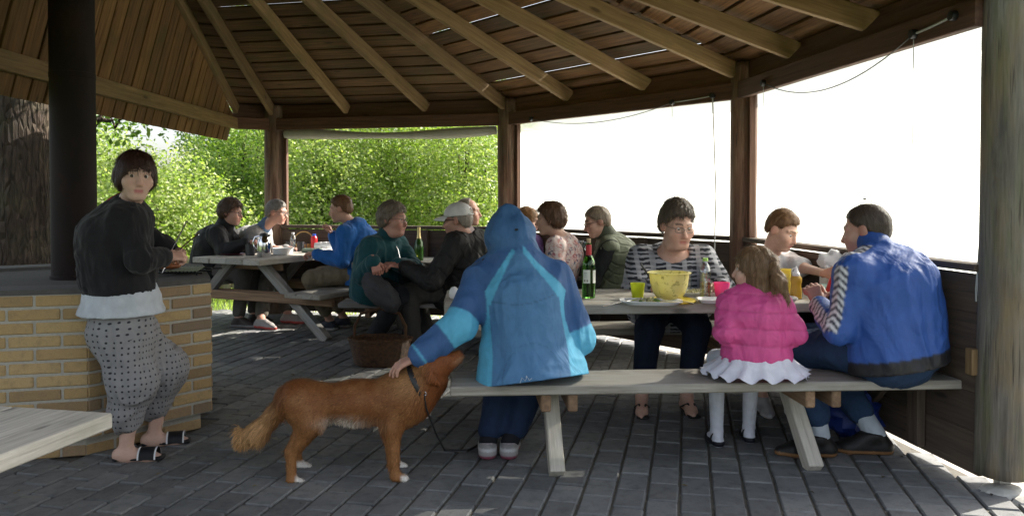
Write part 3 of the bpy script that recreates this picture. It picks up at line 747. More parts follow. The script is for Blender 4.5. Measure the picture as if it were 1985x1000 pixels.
MB().lathe([(.0005, .0), (.058, .0), (.066, .004), (.086, .035), (.100, .075), (.106, .118), (.107, .138), (.118, .141), (.1185, .146), (.106, .147), (.1035, .12), (.097, .076), (.083, .037), (.06, .006), (.0005, .005)], bc, 44).build('bowl', bowl_mat(), bo, None, True)
rs = np.random.default_rng(2); sb = MB()
for i in range(26):
    a, r_ = rs.uniform(0, 6.28), rs.uniform(0, .085); sb.ball(bc+A3(math.cos(a)*r_, math.sin(a)*r_, .07+rs.uniform(0, .02)), (rs.uniform(.012, .022), .015, .008), X=rs.normal(size=3), Y=rs.normal(size=3), n=7, m=5)
MB_f = sb.build('salad', M['food'], bo, None, True)
h0 = bc+A3(-.07, .02, .06); h1 = J(1243, 512, 4.75)
tag(MB().tube([h0, lerp(h0, h1, .5)+A3(0, 0, .004), h1], [.006, .007, .006], 8).ball(h0, (.03, .02, .006), X=h1-h0, Y=np.cross(h1-h0, A3(1, 0, 1)), n=10, m=6).build('serving_spoon', M['black'], None, h0, True), 'black serving spoon leaning out of the yellow salad bowl', 'spoon')

# plates
def tray(px, py, lx, ly, ang, label, food=None, name='plate'):
    c = T(px, py); a = R(ang); X = A3(math.cos(a), math.sin(a), 0); Y = A3(-math.sin(a), math.cos(a), 0)
    e = empty(name, c, label, 'plate'); V = []; F = []
    rings = [(.78, .0), (.80, .0), (.97, .016), (1., .018), (1., .021), (.96, .021), (.78, .006)]
    def ring(k, z, n=32):
        out_ = []
        for i in range(n):
            t = 2*math.pi*i/n; cx, cy = math.cos(t), math.sin(t); p = 5.
            s_ = (abs(cx)**p+abs(cy)**p)**(-1/p); out_.append(c+X*cx*s_*lx*k+Y*cy*s_*ly*k+up*z)
        return out_
    for k, z in rings: V += ring(k, z)
    n = 32
    for i in range(len(rings)-1): F += [[i*n+k, i*n+(k+1) % n, (i+1)*n+(k+1) % n, (i+1)*n+k] for k in range(n)]
    F += [list(range(n))[::-1], [(len(rings)-1)*n+k for k in range(n)]]
    me = mkmesh('dish', V, F); link('dish', me, M['white'], e); smooth_angle(me, 35)
    if food:
        for (mat, x0, y0, cnt, sp, nm) in food:
            f = MB(); r2 = np.random.default_rng(cnt+int(px))
            for i in range(cnt): f.ball(c+X*(x0+r2.normal(0, sp))+Y*(y0+r2.normal(0, sp))+up*(.012+r2.uniform(0, .014)), (r2.uniform(.006, .014), r2.uniform(.006, .012), r2.uniform(.004, .008)), X=r2.normal(size=3), Y=r2.normal(size=3), n=6, m=4)
            fo = f.build('food', M[mat], e, None, True)
    return e
tray(1262, 589, .165, .085, -6, 'white square plate with salad leftovers on the near table edge', [('food', -.02, .02, 22, .022, 'a'), ('foodg', .02, .0, 9, .03, 'b')])
tray(1388, 586, .10, .075, -8, 'white square plate beside the pink cup', [('meat', .03, .0, 10, .015, 'a')])
tray(1350, 572, .12, .07, 0, 'white plate with pale salad in front of the striped-top woman', [('food', -.02, .02, 30, .03, 'a'), ('meat', .06, .0, 6, .015, 'b')])
tray(1512, 583, .09, .07, -10, 'white square plate under the hand of the man in the blue track jacket', None)
def cutlery(name, p0, p1, label, fork=True):
    p0, p1 = A3(p0), A3(p1); d = nrm(p1-p0); s_ = nrm(np.cross(up, d)); L = np.linalg.norm(p1-p0); b = MB()
    b.tube([lerp(p0, p1, t)+up*(.004+.006*math.sin(t*3.1)) for t in np.linspace(0, .68, 7)], [.005, .0055, .005, .004, .0034, .003, .0034], 8, flat=.5)
    e = lerp(p0, p1, .68)+up*.006
    if name == 'fork':
        b.box(e+d*L*.07, (L*.16, .022, .002), d, s_, np.cross(d, s_))
        for k in (-.009, -.003, .003, .009): b.tube([e+d*L*.13+s_*k, e+d*L*.34+s_*k-up*.003], [.0018, .0012], 5)
    else: b.box(e+d*L*.16, (L*.34, .016, .0022), d, s_, np.cross(d, s_), bev=.0008)
    tag(b.build(name, M['steelb'], None, p0, True), label, name)
cutlery('fork', T(1345, 590, .012), T(1285, 583, .02), 'steel fork resting on the right of the near white plate')
cutlery('knife', T(1168, 596, .0), T(1236, 582, .014), 'steel knife with its handle on the table left of the near plate')
cutlery('fork', T(1405, 560, .05), T(1370, 548, .08), 'steel fork lifted in the hand of the striped-top woman')
# water bottle with green cap
def pet(px, py, label, h=.215, r=.0315, cap='greencap', water=.6, z=TZ):
    c = G(px, py, z+.001); e = empty('water_bottle', c, label, 'bottle'); k = h/.215
    pr = [(.0005, .003), (.024, 0), (r, .006*k)]
    for i in range(6): zz = (.012+i*.012)*k; pr += [(r, zz), (r*.955, zz+.004*k), (r, zz+.009*k)]
    pr += [(r, .13*k), (r*.97, .15*k), (r*.6, .178*k), (.0125, .19*k), (.0125, .2*k)]
    MB().lathe(pr+[(rr-.0012, zz) for rr, zz in pr[::-1] if rr > .002], c, 24).build('bottle_body', M['pet'], e, None, True)
    MB().lathe([(.0005, .216*k), (.0145, .215*k), (.015, .198*k), (.0127, .198*k)], c, 20).build('cap', M[cap], e, None, True)
    if water: MB().lathe([(.0005, .004), (r-.003, .008), (r-.003, .13*k*water), (.0005, .13*k*water)], c, 20).build('drink', M['lemon'], e, None, True)
    return e
M['lemon'] = thin('pale_drink', (.86, .82, .55), .05)
pet(1367, 577, 'clear plastic water bottle with green cap in front of the striped-top woman', .225, .033)
# empty drinking glass
c = T(1330, 566); tag(MB().lathe(shell([(.028, 0), (.03, .003), (.036, .12)], .002), c, 24).build('drinking_glass', M['clearglass'], None, c, True), 'clear drinking glass behind the salad bowl', 'glass')
# mustard squeeze bottle
c = T(1543, 579); e = empty('mustard_bottle', c, 'mustard brown squeeze bottle with a white pointed nozzle', 'bottle')
MB().lathe([(.0005, 0), (.028, 0), (.031, .004), (.031, .05), (.0275, .065), (.0275, .085), (.031, .098), (.031, .115), (.024, .128), (.0005, .129)], c, 28).build('bottle_body', M['mustard'], e, None, True)
MB().lathe([(.0205, .1285), (.0205, .142), (.016, .146), (.010, .16), (.005, .182), (.0005, .183)], c, 24).build('nozzle', M['white'], e, None, True)
MB().tube([c+A3(-.016, 0, .14), c+A3(-.026, 0, .155), c+A3(-.018, 0, .17), c+A3(-.006, 0, .172)], .003, 6).build('cap_strap', M['white'], e, None, True)
# salt shaker and jar at the left end of the near table
c = T(880, 579); e = empty('salt_shaker', c, 'white egg-shaped salt shaker at the left end of the near table', 'shaker')
MB().lathe([(.0005, 0), (.018, .001), (.027, .015), (.029, .032), (.025, .05), (.015, .064), (.0005, .069)], c, 24).build('shaker_body', M['white'], e, None, True)
for k in range(3): MB().ball(c+A3(.004*math.cos(k*2.1), .004*math.sin(k*2.1), .0685), .0012, n=6, m=4).build('hole', M['black'], e, None, True)
c = T(899, 574); e = empty('spice_jar', c, 'small glass spice jar with dark lid behind the white shaker', 'jar')
MB().lathe([(.0005, .001), (.021, .0), (.022, .004), (.022, .06), (.019, .064), (.0005, .065)], c, 20).build('jar_glass', M['clearglass'], e, None, True)
MB().lathe([(.0205, .064), (.0205, .08), (.0005, .081)], c, 20).build('lid', M['darksteel'], e, None, True)
# crumpled white carrier bag behind the boy's arm
def blob(c, r, seed, amp, X=(1, 0, 0), n=28, m=18, Z=(0, 0, 1)):
    b = MB().ball(c, r, X=X, n=n, m=m, Z=Z); V = np.array(b.v); d = V-A3(c); nn_ = d/np.linalg.norm(d, axis=1)[:, None]
    dis = vnoise(V*22, seed)+.6*vnoise(V*55, seed+2)-.8*np.abs(vnoise(V*34, seed+5)); V = V+nn_*(amp*dis)[:, None]; b.v = [tuple(p) for p in V]; return b
M['bag'] = plastic('thin_white_plastic', (.8, .8, .82), .4, tr=.4)
c = J(1622, 488, 4.75); c[2] = TZ+.19
tag(blob(c, (.10, .06, .065), 3, .022).build('carrier_bag', M['bag'], None, c-up*.19, True), 'crumpled white plastic bag on the table behind the ketchup', 'bag')
c2 = c-up*.105; tag(MB().box(c2, (.17, .1, .165), bev=.008).build('food_box', M['white'], None, c2-up*.08), 'pale food box under the crumpled white bag', 'box')
c = T(1600, 574); tag(MB().box(c+up*.035, (.08, .07, .07), bev=.01).build('napkin_pack', simple('mint_paper', (.45, .68, .62), .8), None, c), 'mint green napkin pack next to the blue jacket sleeve', 'napkins')
# ketchup bottle held by the boy
c = J(1608, 548, 4.45); c[2] = TZ+.012; e = empty('ketchup_bottle', c, 'red ketchup bottle with white cap held over the table', 'bottle'); ax = nrm(J(1624, 492, 4.45)-J(1605, 552, 4.45)); KX = nrm(np.cross(ax, A3(0, 1, 0))); KY = np.cross(ax, KX)
MB().lathe([(.0005, 0), (.027, .0), (.031, .006), (.031, .09), (.027, .11), (.016, .125), (.0005, .126)], c, 24, KX, KY, ax).build('bottle_body', M['ketchup'], e, None, True)
MB().lathe([(.0165, .125), (.0165, .148), (.0005, .149)], c, 20, KX, KY, ax).build('cap', M['white'], e, None, True)
# slip of paper at the left end of the near table
# ---- far table
Z2 = TZ+.001
c = G(512, 498, Z2); e = empty('coffee_jug', c, 'polished steel coffee jug with black lid on the far table', 'jug')
MB().lathe([(.0005, 0), (.062, 0), (.064, .006), (.064, .13), (.058, .165), (.042, .19), (.038, .2), (.0005, .201)], c, 32).build('jug_body', M['chrome'], e, None, True)
MB().lathe([(.04, .2), (.043, .205), (.04, .222), (.02, .232), (.0005, .233)], c, 24).build('lid', M['black'], e, None, True)
MB().tube([c+A3(-.035, 0, .2), c+A3(-.085, 0, .19), c+A3(-.105, 0, .14), c+A3(-.095, 0, .09), c+A3(-.062, 0, .06)], .0085, 8).build('handle', M['chrome'], e, None, True)
MB().tube([c+A3(.03, 0, .20), c+A3(.062, 0, .21)], [.014, .006], 8).build('spout', M['black'], e, None, True)
M['darkmug'] = simple('dark_mug', (.03, .03, .035), .35)
def mug(px, py, mat, label, r=.04, h=.09, z=Z2, grp=None):
    c = G(px, py, z); e = empty('mug', c, label, 'mug', grp)
    MB().lathe(shell([(r*.9, 0), (r, .004), (r, h)], .004), c, 24).build('mug_body', M[mat], e, None, True)
    MB().tube([c+A3(r*.95, 0, h*.82), c+A3(r*1.6, 0, h*.75), c+A3(r*1.6, 0, h*.3), c+A3(r*.95, 0, h*.2)], .005, 8).build('handle', M[mat], e, None, True)
mug(485, 495, 'darkmug', 'dark mug left of the steel coffee jug', .045, .11)
mug(583, 487, 'darkmug', 'dark mug behind the white baking dish on the far table', .038, .1)
mug(561, 483, 'darkmug', 'dark mug right of the steel coffee jug near the bread basket', .038, .085)
c = G(548, 493, Z2); e = empty('baking_dish', c, 'oval white baking dish on the far table right of the jug', 'dish')
MB().lathe(shell([(.085, 0), (.095, .005), (.105, .06), (.112, .062), (.112, .066)], .006), c, 32).build('dish', M['white'], e, None, True)
pet(568, 487, 'small clear water bottle with pale cap on the far table', .20, .033, 'white', 0, TZ)
c = G(609, 484, Z2); e = empty('dressing_bottle', c, 'red squeeze bottle with blue cap on the far table', 'bottle')
MB().lathe([(.0005, 0), (.034, 0), (.036, .006), (.036, .11), (.033, .135), (.022, .15), (.0005, .151)], c, 24).build('bottle_body', M['ketchup'], e, None, True)
MB().lathe([(.022, .148), (.021, .172), (.0005, .174)], c, 20).build('cap', M['bluecap'], e, None, True)
# wooden handled bread basket
M['cane'] = simple('pale_cane', (.62, .40, .16), .6, 0, .25, 60)
c = G(572, 484, Z2)+A3(.05, .18, 0); e = empty('bread_basket', c, 'small bread basket with a bent cane handle on the far table', 'basket')
MB().lathe(shell([(.09, 0), (.10, .005), (.12, .06)], .006), c, 28).build('basket_body', M['cane'], e, None, True)
MB().tube([c+A3(-.115, 0, .05)]+[c+A3(-.12*math.cos(a), 0, .05+.14*math.sin(a)) for a in np.linspace(.25, 2.9, 12)]+[c+A3(.115, 0, .05)], .007, 8).build('handle', M['cane'], e, None, True)
# stack of cups lying on a plate
c = G(628, 487, Z2); tag(MB().lathe([(.0005, 0), (.07, 0), (.125, .016), (.126, .02), (.07, .006), (.0005, .006)], c, 32).build('plate', M['white'], None, c, True), 'white plate under the stack of cups on the far table', 'plate')
e = empty('cup_stack', c+up*.021, 'nested white cups lying on their side on the far table', 'cups')
for k in range(3):
    q = c+A3(-.10+k*.055, 0, .06+.003*k); MB().lathe(shell([(.026, 0), (.03, .004), (.04, .075)], .003), q, 20, (0, 1, 0), (0, 0, 1), (1, 0, 0)).build('cup', M['white'], e, None, True)
c = G(605, 489, Z2); tag(MB().box(c+up*.02, (.2, .1, .04), bev=.01).build('food_tub', simple('green_tub', (.12, .17, .13), .5), None, c), 'flat dark green tub at the right end of the far table', 'tub')
c = G(452, 494, Z2); tag(MB().lathe([(.0005, 0), (.075, 0), (.12, .012), (.121, .015), (.075, .004), (.0005, .004)], c, 32).build('plate', simple('wine_red_plate', (.14, .015, .03), .3), None, c, True), 'dark red plate at the near end of the far table', 'plate')
# ---- middle table
c = J(812, 500, 7.25); c[2] = TZ; e = empty('wine_bottle', c, 'green bottle with pale foil neck by the teal fleece', 'bottle')
MB().lathe([(.0005, 0), (.04, 0), (.042, .006), (.042, .12), (.036, .16), (.02, .2), (.0145, .23), (.0145, .3), (.0005, .301)], c, 24).build('glass', simple('dark_green_glass', (.03, .09, .015), .08), e, None, True)
MB().lathe([(.0215, .2), (.0155, .23), (.0155, .303), (.0005, .304)], c, 20).build('neck_foil', simple('pale_foil', (.7, .55, .25), .35, .5), e, None, True)
c = J(794, 500, 7.15); c[2] = TZ; tag(MB().lathe(shell([(.04, 0), (.05, .004), (.075, .05)], .003), c, 28).build('small_bowl', M['lime'], None, c, True), 'small lime green bowl in front of the teal fleece', 'bowl')
def wineglass(p, label):
    e = empty('wine_glass', p, label, 'glass', 'wine glasses by the vest')
    MB().lathe([(.0005, 0), (.034, .001), (.004, .006), (.0035, .08), (.006, .088), (.03, .11), (.036, .14), (.031, .18), (.0295, .18), (.0345, .14), (.0285, .112), (.0005, .092)], p, 24).build('glass', M['clearglass'], e, None, True)
for i, (x, y_) in enumerate(((1128, 7.3), (1138, 7.1))):
    p = J(x, 500, y_); p[2] = TZ; wineglass(p, ['wine glass between the floral blouse and the vest, further back', 'wine glass between the floral blouse and the vest, nearer'][i])
# ---- wicker basket on the floor
def wicker_mat():
    t = NT('wicker'); v = t.coord(); wv = t.n('TexWave', wave_type='BANDS', bands_direction='Z'); wv.inputs['Scale'].default_value = 34; wv.inputs['Distortion'].default_value = 1.2; t.l(v, wv.inputs['Vector'])
    a = t.noise(v, 40, 3); col = t.ramp(a, [(.3, (.05, .022, .009)), (.7, (.15, .072, .03))]); t.base(col); t.set(Roughness=.6); t.bump(wv.outputs['Fac'], .6, .008); return t.m
M['wicker'] = wicker_mat()
c = G(750, 690, 0.); c = A3(c[0], 6.25, 0); e = empty('wicker_basket', c, 'brown wicker basket on the floor behind the dog', 'basket')
def oval(a, z): return 1+.22*math.cos(2*a)
bk = MB(); bk.lathe(shell([(.15, 0), (.165, .01), (.19, .12), (.205, .2)], .012), c, 48, wob=lambda a, z: (1+.2*math.cos(2*a))*(1+.018*math.cos(24*a+(z*60)))).build('basket_body', M['wicker'], e, None, True)
MB().tube([c+A3(.245*math.cos(a), .165*math.sin(a), .205+.004*math.sin(12*a)) for a in np.linspace(0, 6.2832, 60)], .012, 8).build('rim', M['wicker'], e, None, True)
MB().tube([c+A3(-.20, -.02, .18), c+A3(-.2, 0, .3), c+A3(-.15, 0, .40), c+A3(0, 0, .44), c+A3(.15, 0, .40), c+A3(.2, 0, .3), c+A3(.20, -.02, .18)], .012, 8).build('handle', M['wicker'], e, None, True)
tag(blob(c+up*.10, (.16, .12, .06), 8, .02).build('dark_cloth', simple('black_cloth', (.012, .011, .012), .9), None, c, True), 'dark cloth inside the wicker basket', 'cloth')
# blue bag under the near table
c = G(1672, 860, 0); c = A3(c[0], 4.35, 0)
b = blob(c+up*.13, (.15, .13, .15), 12, .03); b.v = [(x, y, max(z, .002)) for x, y, z in b.v]
tag(b.build('cloth_bag', simple('blue_nylon', (.01, .035, .22), .55, 0, .15, 20, .2), None, c, True), 'royal blue bag on the floor under the near table', 'bag')

# crumbs, dry leaves and bits on the paving
rl = np.random.default_rng(61); V, F, C = [], [], []
for i in range(170):
    x, y = rl.uniform(-2.2, 2.3), rl.uniform(3.3, 7.5); a = rl.uniform(0, 6.28); L = rl.uniform(.004, .02)*(1 if rl.random() < .8 else 1.7); d = A3(math.cos(a), math.sin(a), 0); e = A3(-d[1], d[0], 0)*rl.uniform(.3, .6); b0 = len(V); z = .0035
    V += [A3(x, y, z)-d*L, A3(x, y, z+L*.25)+e*L, A3(x, y, z+L*.1)+d*L, A3(x, y, z+L*.3)-e*L]; F += [[b0, b0+1, b0+2, b0+3]]; c_ = [(.10, .07, .03), (.2, .15, .07), (.24, .22, .17), (.05, .04, .025)][rl.integers(0, 4)]; C += [c_]*4
t = NT('litter'); at = t.n('Attribute', attribute_name='Col'); t.base(at.outputs['Color']); t.set(Roughness=.9)
tag(link('litter', mkmesh('litter', V, F, np.array(C), False), t.m), 'scattered crumbs and bits of dry leaf on the paving', 'litter', kind='stuff')
# ------------------------------------------------------------------ smooth solid modelling (distance fields -> quads)
def RC(a, b, ra, rb, k=.02, op=1): return ('rc', A3(a), A3(b), ra, rb, k, op)
def EL(c, ax, r, k=.02, op=1): return ('el', A3(c), np.array([nrm(q) for q in ax]), A3(r), 0, k, op)
def EC(a, b, s, wa, wb, k=.03, op=1): return ('ec', A3(a), A3(b), (nrm(s), wa, wb), 0, k, op)
def bbox(p):
    if p[0] == 'rc': r = max(p[3], p[4]); return np.minimum(p[1], p[2])-r, np.maximum(p[1], p[2])+r
    if p[0] == 'el': r = max(p[3]); return p[1]-r, p[1]+r
    r = max(max(p[3][1]), max(p[3][2])); return np.minimum(p[1], p[2])-r, np.maximum(p[1], p[2])+r
def dist(p, X, Y, Z):
    if p[0] == 'rc':
        _, a, b, ra, rb = p[:5]; d = b-a; dd = d@d+1e-12
        x, y, z = X-a[0], Y-a[1], Z-a[2]; t = np.clip((x*d[0]+y*d[1]+z*d[2])/dd, 0, 1)
        return np.sqrt((x-t*d[0])**2+(y-t*d[1])**2+(z-t*d[2])**2)-(ra+(rb-ra)*t)
    if p[0] == 'el':
        _, c, ax, r = p[:4]; x, y, z = X-c[0], Y-c[1], Z-c[2]; k0 = 0; k1 = 0
        for i in range(3):
            q = x*ax[i][0]+y*ax[i][1]+z*ax[i][2]; k0 = k0+(q/r[i])**2; k1 = k1+(q/r[i]**2)**2
        k0 = np.sqrt(k0); return k0*(k0-1)/np.sqrt(k1+1e-9)
    _, a, b, (s, wa, wb) = p[:4]; d = b-a; L = np.linalg.norm(d)+1e-9; u = d/L; s = nrm(s-u*(s@u)); f = np.cross(u, s)
    x, y, z = X-a[0], Y-a[1], Z-a[2]; w0 = x*u[0]+y*u[1]+z*u[2]; t = np.clip(w0/L, 0, 1); w1 = w0-t*L
    ws = wa[0]+(wb[0]-wa[0])*t; wf = wa[1]+(wb[1]-wa[1])*t; m = np.minimum(ws, wf)
    return (np.sqrt(((x*s[0]+y*s[1]+z*s[2])/ws)**2+((x*f[0]+y*f[1]+z*f[2])/wf)**2+(w1/m)**2)-1)*m
def surfnet(D, lo, h):
    S = D < 0; n0, n1, n2 = D.shape; cnt = np.zeros((n0-1, n1-1, n2-1), np.int8)
    cor = [(a, b, c) for a in (0, 1) for b in (0, 1) for c in (0, 1)]
    for a, b, c in cor: cnt += S[a:n0-1+a, b:n1-1+b, c:n2-1+c]
    I = np.argwhere((cnt > 0) & (cnt < 8)); idx = np.full(cnt.shape, -1, np.int32); idx[I[:, 0], I[:, 1], I[:, 2]] = np.arange(len(I))
    val = {c: D[I[:, 0]+c[0], I[:, 1]+c[1], I[:, 2]+c[2]] for c in cor}
    acc = np.zeros((len(I), 3)); num = np.zeros(len(I))
    for c in cor:
        for ax in range(3):
            if c[ax]: continue
            e = list(c); e[ax] = 1; va, vb = val[c], val[tuple(e)]; m = (va < 0) != (vb < 0)
            t = np.where(m, va/np.where(m, va-vb, 1), 0)
            for q in range(3): acc[:, q] += m*(c[q]+(t if q == ax else 0))
            num += m
    V = (I+acc/num[:, None])*h+lo; F = []
    for ax in range(3):
        sl0 = [slice(None)]*3; sl1 = [slice(None)]*3; sl0[ax] = slice(0, -1); sl1[ax] = slice(1, None)
        E = np.argwhere(S[tuple(sl0)] != S[tuple(sl1)]); b, c = (ax+1) % 3, (ax+2) % 3
        ok = (E[:, b] > 0) & (E[:, c] > 0) & (E[:, b] < D.shape[b]-1) & (E[:, c] < D.shape[c]-1); E = E[ok]
        if not len(E): continue
        def g(db, dc): Q = E.copy(); Q[:, b] += db; Q[:, c] += dc; return idx[Q[:, 0], Q[:, 1], Q[:, 2]]
        q = np.stack([g(-1, -1), g(0, -1), g(0, 0), g(-1, 0)], 1); neg = S[E[:, 0], E[:, 1], E[:, 2]]
        q[~neg] = q[~neg][:, ::-1]; F.append(q)
    F = np.concatenate(F) if F else np.zeros((0, 4), np.int32)
    F = F[(F >= 0).all(1)]
    return V, F
def solid(prims, h=.012, cuts=(), inflate=0., box=None):
    """prims smoothly united in order (op 1), carved (op -1); cuts: functions (X,Y,Z)->distance, kept where negative"""
    los, his = zip(*[bbox(p) for p in prims if p[6] > 0]); lo = np.min(los, 0)-3*h-inflate; hi = np.max(his, 0)+3*h+inflate
    if box is not None: lo = np.maximum(lo, box[0]); hi = np.minimum(hi, box[1])
    n = np.maximum(np.ceil((hi-lo)/h).astype(int)+1, 4); D = np.full(n, .5, np.float32)
    ax = [(lo[i]+h*np.arange(n[i])).astype(np.float32) for i in range(3)]
    for p in prims:
        k = p[5]; m = k+3*h+max(inflate, 0); b0, b1 = bbox(p)
        i0 = np.clip(np.floor((b0-m-lo)/h).astype(int), 0, n); i1 = np.clip(np.ceil((b1+m-lo)/h).astype(int)+1, 0, n)
        if (i1 <= i0).any(): continue
        sl = tuple(slice(i0[q], i1[q]) for q in range(3)); X, Y, Z = ax[0][sl[0]][:, None, None], ax[1][sl[1]][None, :, None], ax[2][sl[2]][None, None, :]
        d = dist(p, X, Y, Z).astype(np.float32)-inflate*(1 if p[6] > 0 else 0); o = D[sl]
        if p[6] > 0:
            hh = np.maximum(k-np.abs(o-d), 0)/k; D[sl] = np.minimum(o, d)-hh*hh*k*.25
        else:
            d = -d; hh = np.maximum(k-np.abs(o-d), 0)/k; D[sl] = np.maximum(o, d)+hh*hh*k*.25
    for c in cuts: D = np.maximum(D, c(ax[0][:, None, None], ax[1][None, :, None], ax[2][None, None, :]))
    D[0] = D[-1] = .5; D[:, 0] = D[:, -1] = .5; D[:, :, 0] = D[:, :, -1] = .5
    return surfnet(D, lo, h)
def normals(V, F):
    N = np.zeros_like(V); a, b, c, d = (V[F[:, i]] for i in range(4)); fn = np.cross(c-a, d-b)
    for i in range(4): np.add.at(N, F[:, i], fn)
    return N/(np.linalg.norm(N, axis=1)[:, None]+1e-12)
def smooth_mesh(V, F, it=2, k=.5):
    E = np.concatenate([F[:, [0, 1]], F[:, [1, 2]], F[:, [2, 3]], F[:, [3, 0]]])
    for _ in range(it):
        S = np.zeros_like(V); c = np.zeros(len(V)); np.add.at(S, E[:, 0], V[E[:, 1]]); np.add.at(S, E[:, 1], V[E[:, 0]]); np.add.at(c, E[:, 0], 1); np.add.at(c, E[:, 1], 1)
        V = V*(1-k)+k*S/np.maximum(c, 1)[:, None]
    return V
def folds(V, N, amp=.006, wl=.09, seed=0, stretch=(1, 1, .45), fine=.35):
    Q = V*np.array(stretch)/wl; wq = np.stack([vnoise(Q*.6, seed+k) for k in range(3)], 1)*.8
    r = 1-np.abs(vnoise(Q+wq, seed+7))*2; f2 = 1-np.abs(vnoise((Q+wq)*2.3, seed+11))*2
    return V+N*(amp*1.25*(np.sign(r)*np.abs(r)**1.3*.7+fine*f2-.2))[:, None]

# ------------------------------------------------------------------ people
def skin_mat():
    t = NT('skin'); at = t.n('Attribute', attribute_name='Col'); v = t.coord(); nz = t.noise(v, 60, 3)
    t.base(t.mix(at.outputs['Color'], t.mix((.86, .83, .82), (1.1, 1.1, 1.1), nz), 1, 'MULTIPLY')); t.set(Roughness=.5, Specular_IOR_Level=.4)
    t.bump(t.noise(v, 300, 2), .12, .001); return t.m
def hair_mat():
    t = NT('hair'); at = t.n('Attribute', attribute_name='Col'); v = t.coord((55, 55, 9)); nz = t.noise(v, 1.6, 4, .6, .6)
    t.base(t.mix(at.outputs['Color'], t.mix((.45, .45, .45), (1.5, 1.47, 1.42), nz), 1, 'MULTIPLY')); t.set(Roughness=.48, Specular_IOR_Level=.35); t.bump(nz, .5, .004); return t.m
def lens_mat():
    t = NT('spectacle_lens'); tp = t.n('BsdfTransparent'); gl = t.n('BsdfGlossy'); gl.inputs['Roughness'].default_value = .03; tp.inputs[0].default_value = (.95, .96, .96, 1)
    m = t.n('MixShader'); m.inputs[0].default_value = .07; t.l(tp.outputs[0], m.inputs[1]); t.l(gl.outputs[0], m.inputs[2]); t.l(m.outputs[0], t.out.inputs['Surface']); return t.m
M['skin'] = skin_mat(); M['hair'] = hair_mat()
M['fleece'] = fabric('fleece', .95, 220, .35, .15, .55, 8); M['cotton'] = fabric('cotton', .9, 320, .2, 0, .6, 9); M['shell'] = fabric('jacket_shell', .72, 420, .12, 0, .7, 8, spec=.4); M['shiny'] = fabric('track_jacket', .6, 500, .08, 0, .8, 9, spec=.5); M['denim'] = fabric('denim', .9, 480, .3, 0, .6, 10)
M['shoe'] = fabric('shoe_leather', .5, 200, .2, 0, .2, 20); M['wool'] = fabric('knit', .95, 160, .5, .1, .5, 8)
M['eyew'] = simple('eye_white', (.72, .69, .66), .2, 0, .03); M['iris'] = simple('iris', (.05, .035, .02), .15); M['frame'] = simple('dark_spectacle_frame', (.02, .018, .018), .35); M['frameg'] = simple('metal_spectacle_frame', (.2, .19, .18), .3, .7); M['lens'] = lens_mat()
def frame_of(yaw, pitch=0., roll=0.):
    a, p = R(yaw), R(pitch); f = A3(math.cos(a)*math.cos(p), math.sin(a)*math.cos(p), math.sin(p)); r = nrm(np.cross(f, up)); u = np.cross(r, f); c, s = math.cos(R(roll)), math.sin(R(roll))
    return r*c+u*s, f, u*c-r*s
def head_prims(c, fr, s, nose=1., jaw=1., fat=0.):
    r, f, u = fr; H = lambda x, y, z: A3(c)+(r*x+f*y+u*z)*s; ax = [r, f, u]
    p = [EL(H(0, -.014, .032), ax, A3(.074, .094, .084)*s, .02), EL(H(0, .028, -.038), ax, A3(.056+.014*fat, .061+.004*fat, .078*jaw)*s, .03*s), RC(H(-.018, .066, -.098), H(.018, .066, -.098), (.018+.008*fat)*s, (.018+.008*fat)*s, .03*s)]
    for g in (-1, 1):
        p += [RC(H(g*.042, .058, -.028), H(g*.03, .07, -.05), (.026+.008*fat)*s, .02*s, .03*s), RC(H(g*.012, .084, .026), H(g*.05, .066, .024), .011*s, .008*s, .016*s)]
        p += [EL(H(g*.032, .096, .002), ax, A3(.0165, .018, .0066)*s, .006*s, -1)]
        p += [EL(H(g*.077, -.012, -.004), [nrm(r*1+f*.35*g), f, u], A3(.010, .021, .033)*s, .008*s)]
    p += [RC(H(0, .086, .008), H(0, .108*(.5+.5*nose), -.034), .0085*s, .0125*s*nose, .012*s), RC(H(-.013, .094, -.040), H(.013, .094, -.040), .0085*s, .0085*s, .008*s)]
    p += [RC(H(-.019, .083, -.0655), H(.019, .083, -.0655), .0065*s, .0065*s, .007*s), RC(H(-.016, .082, -.077), H(.016, .082, -.077), .008*s, .008*s, .007*s), RC(H(-.022, .092, -.0712), H(.022, .092, -.0712), .0022*s, .0022*s, .003*s, -1)]
    if fat > .5: p += [RC(H(-.03, .03, -.105), H(.03, .03, -.105), .034*s, .034*s, .03*s)]
    return p
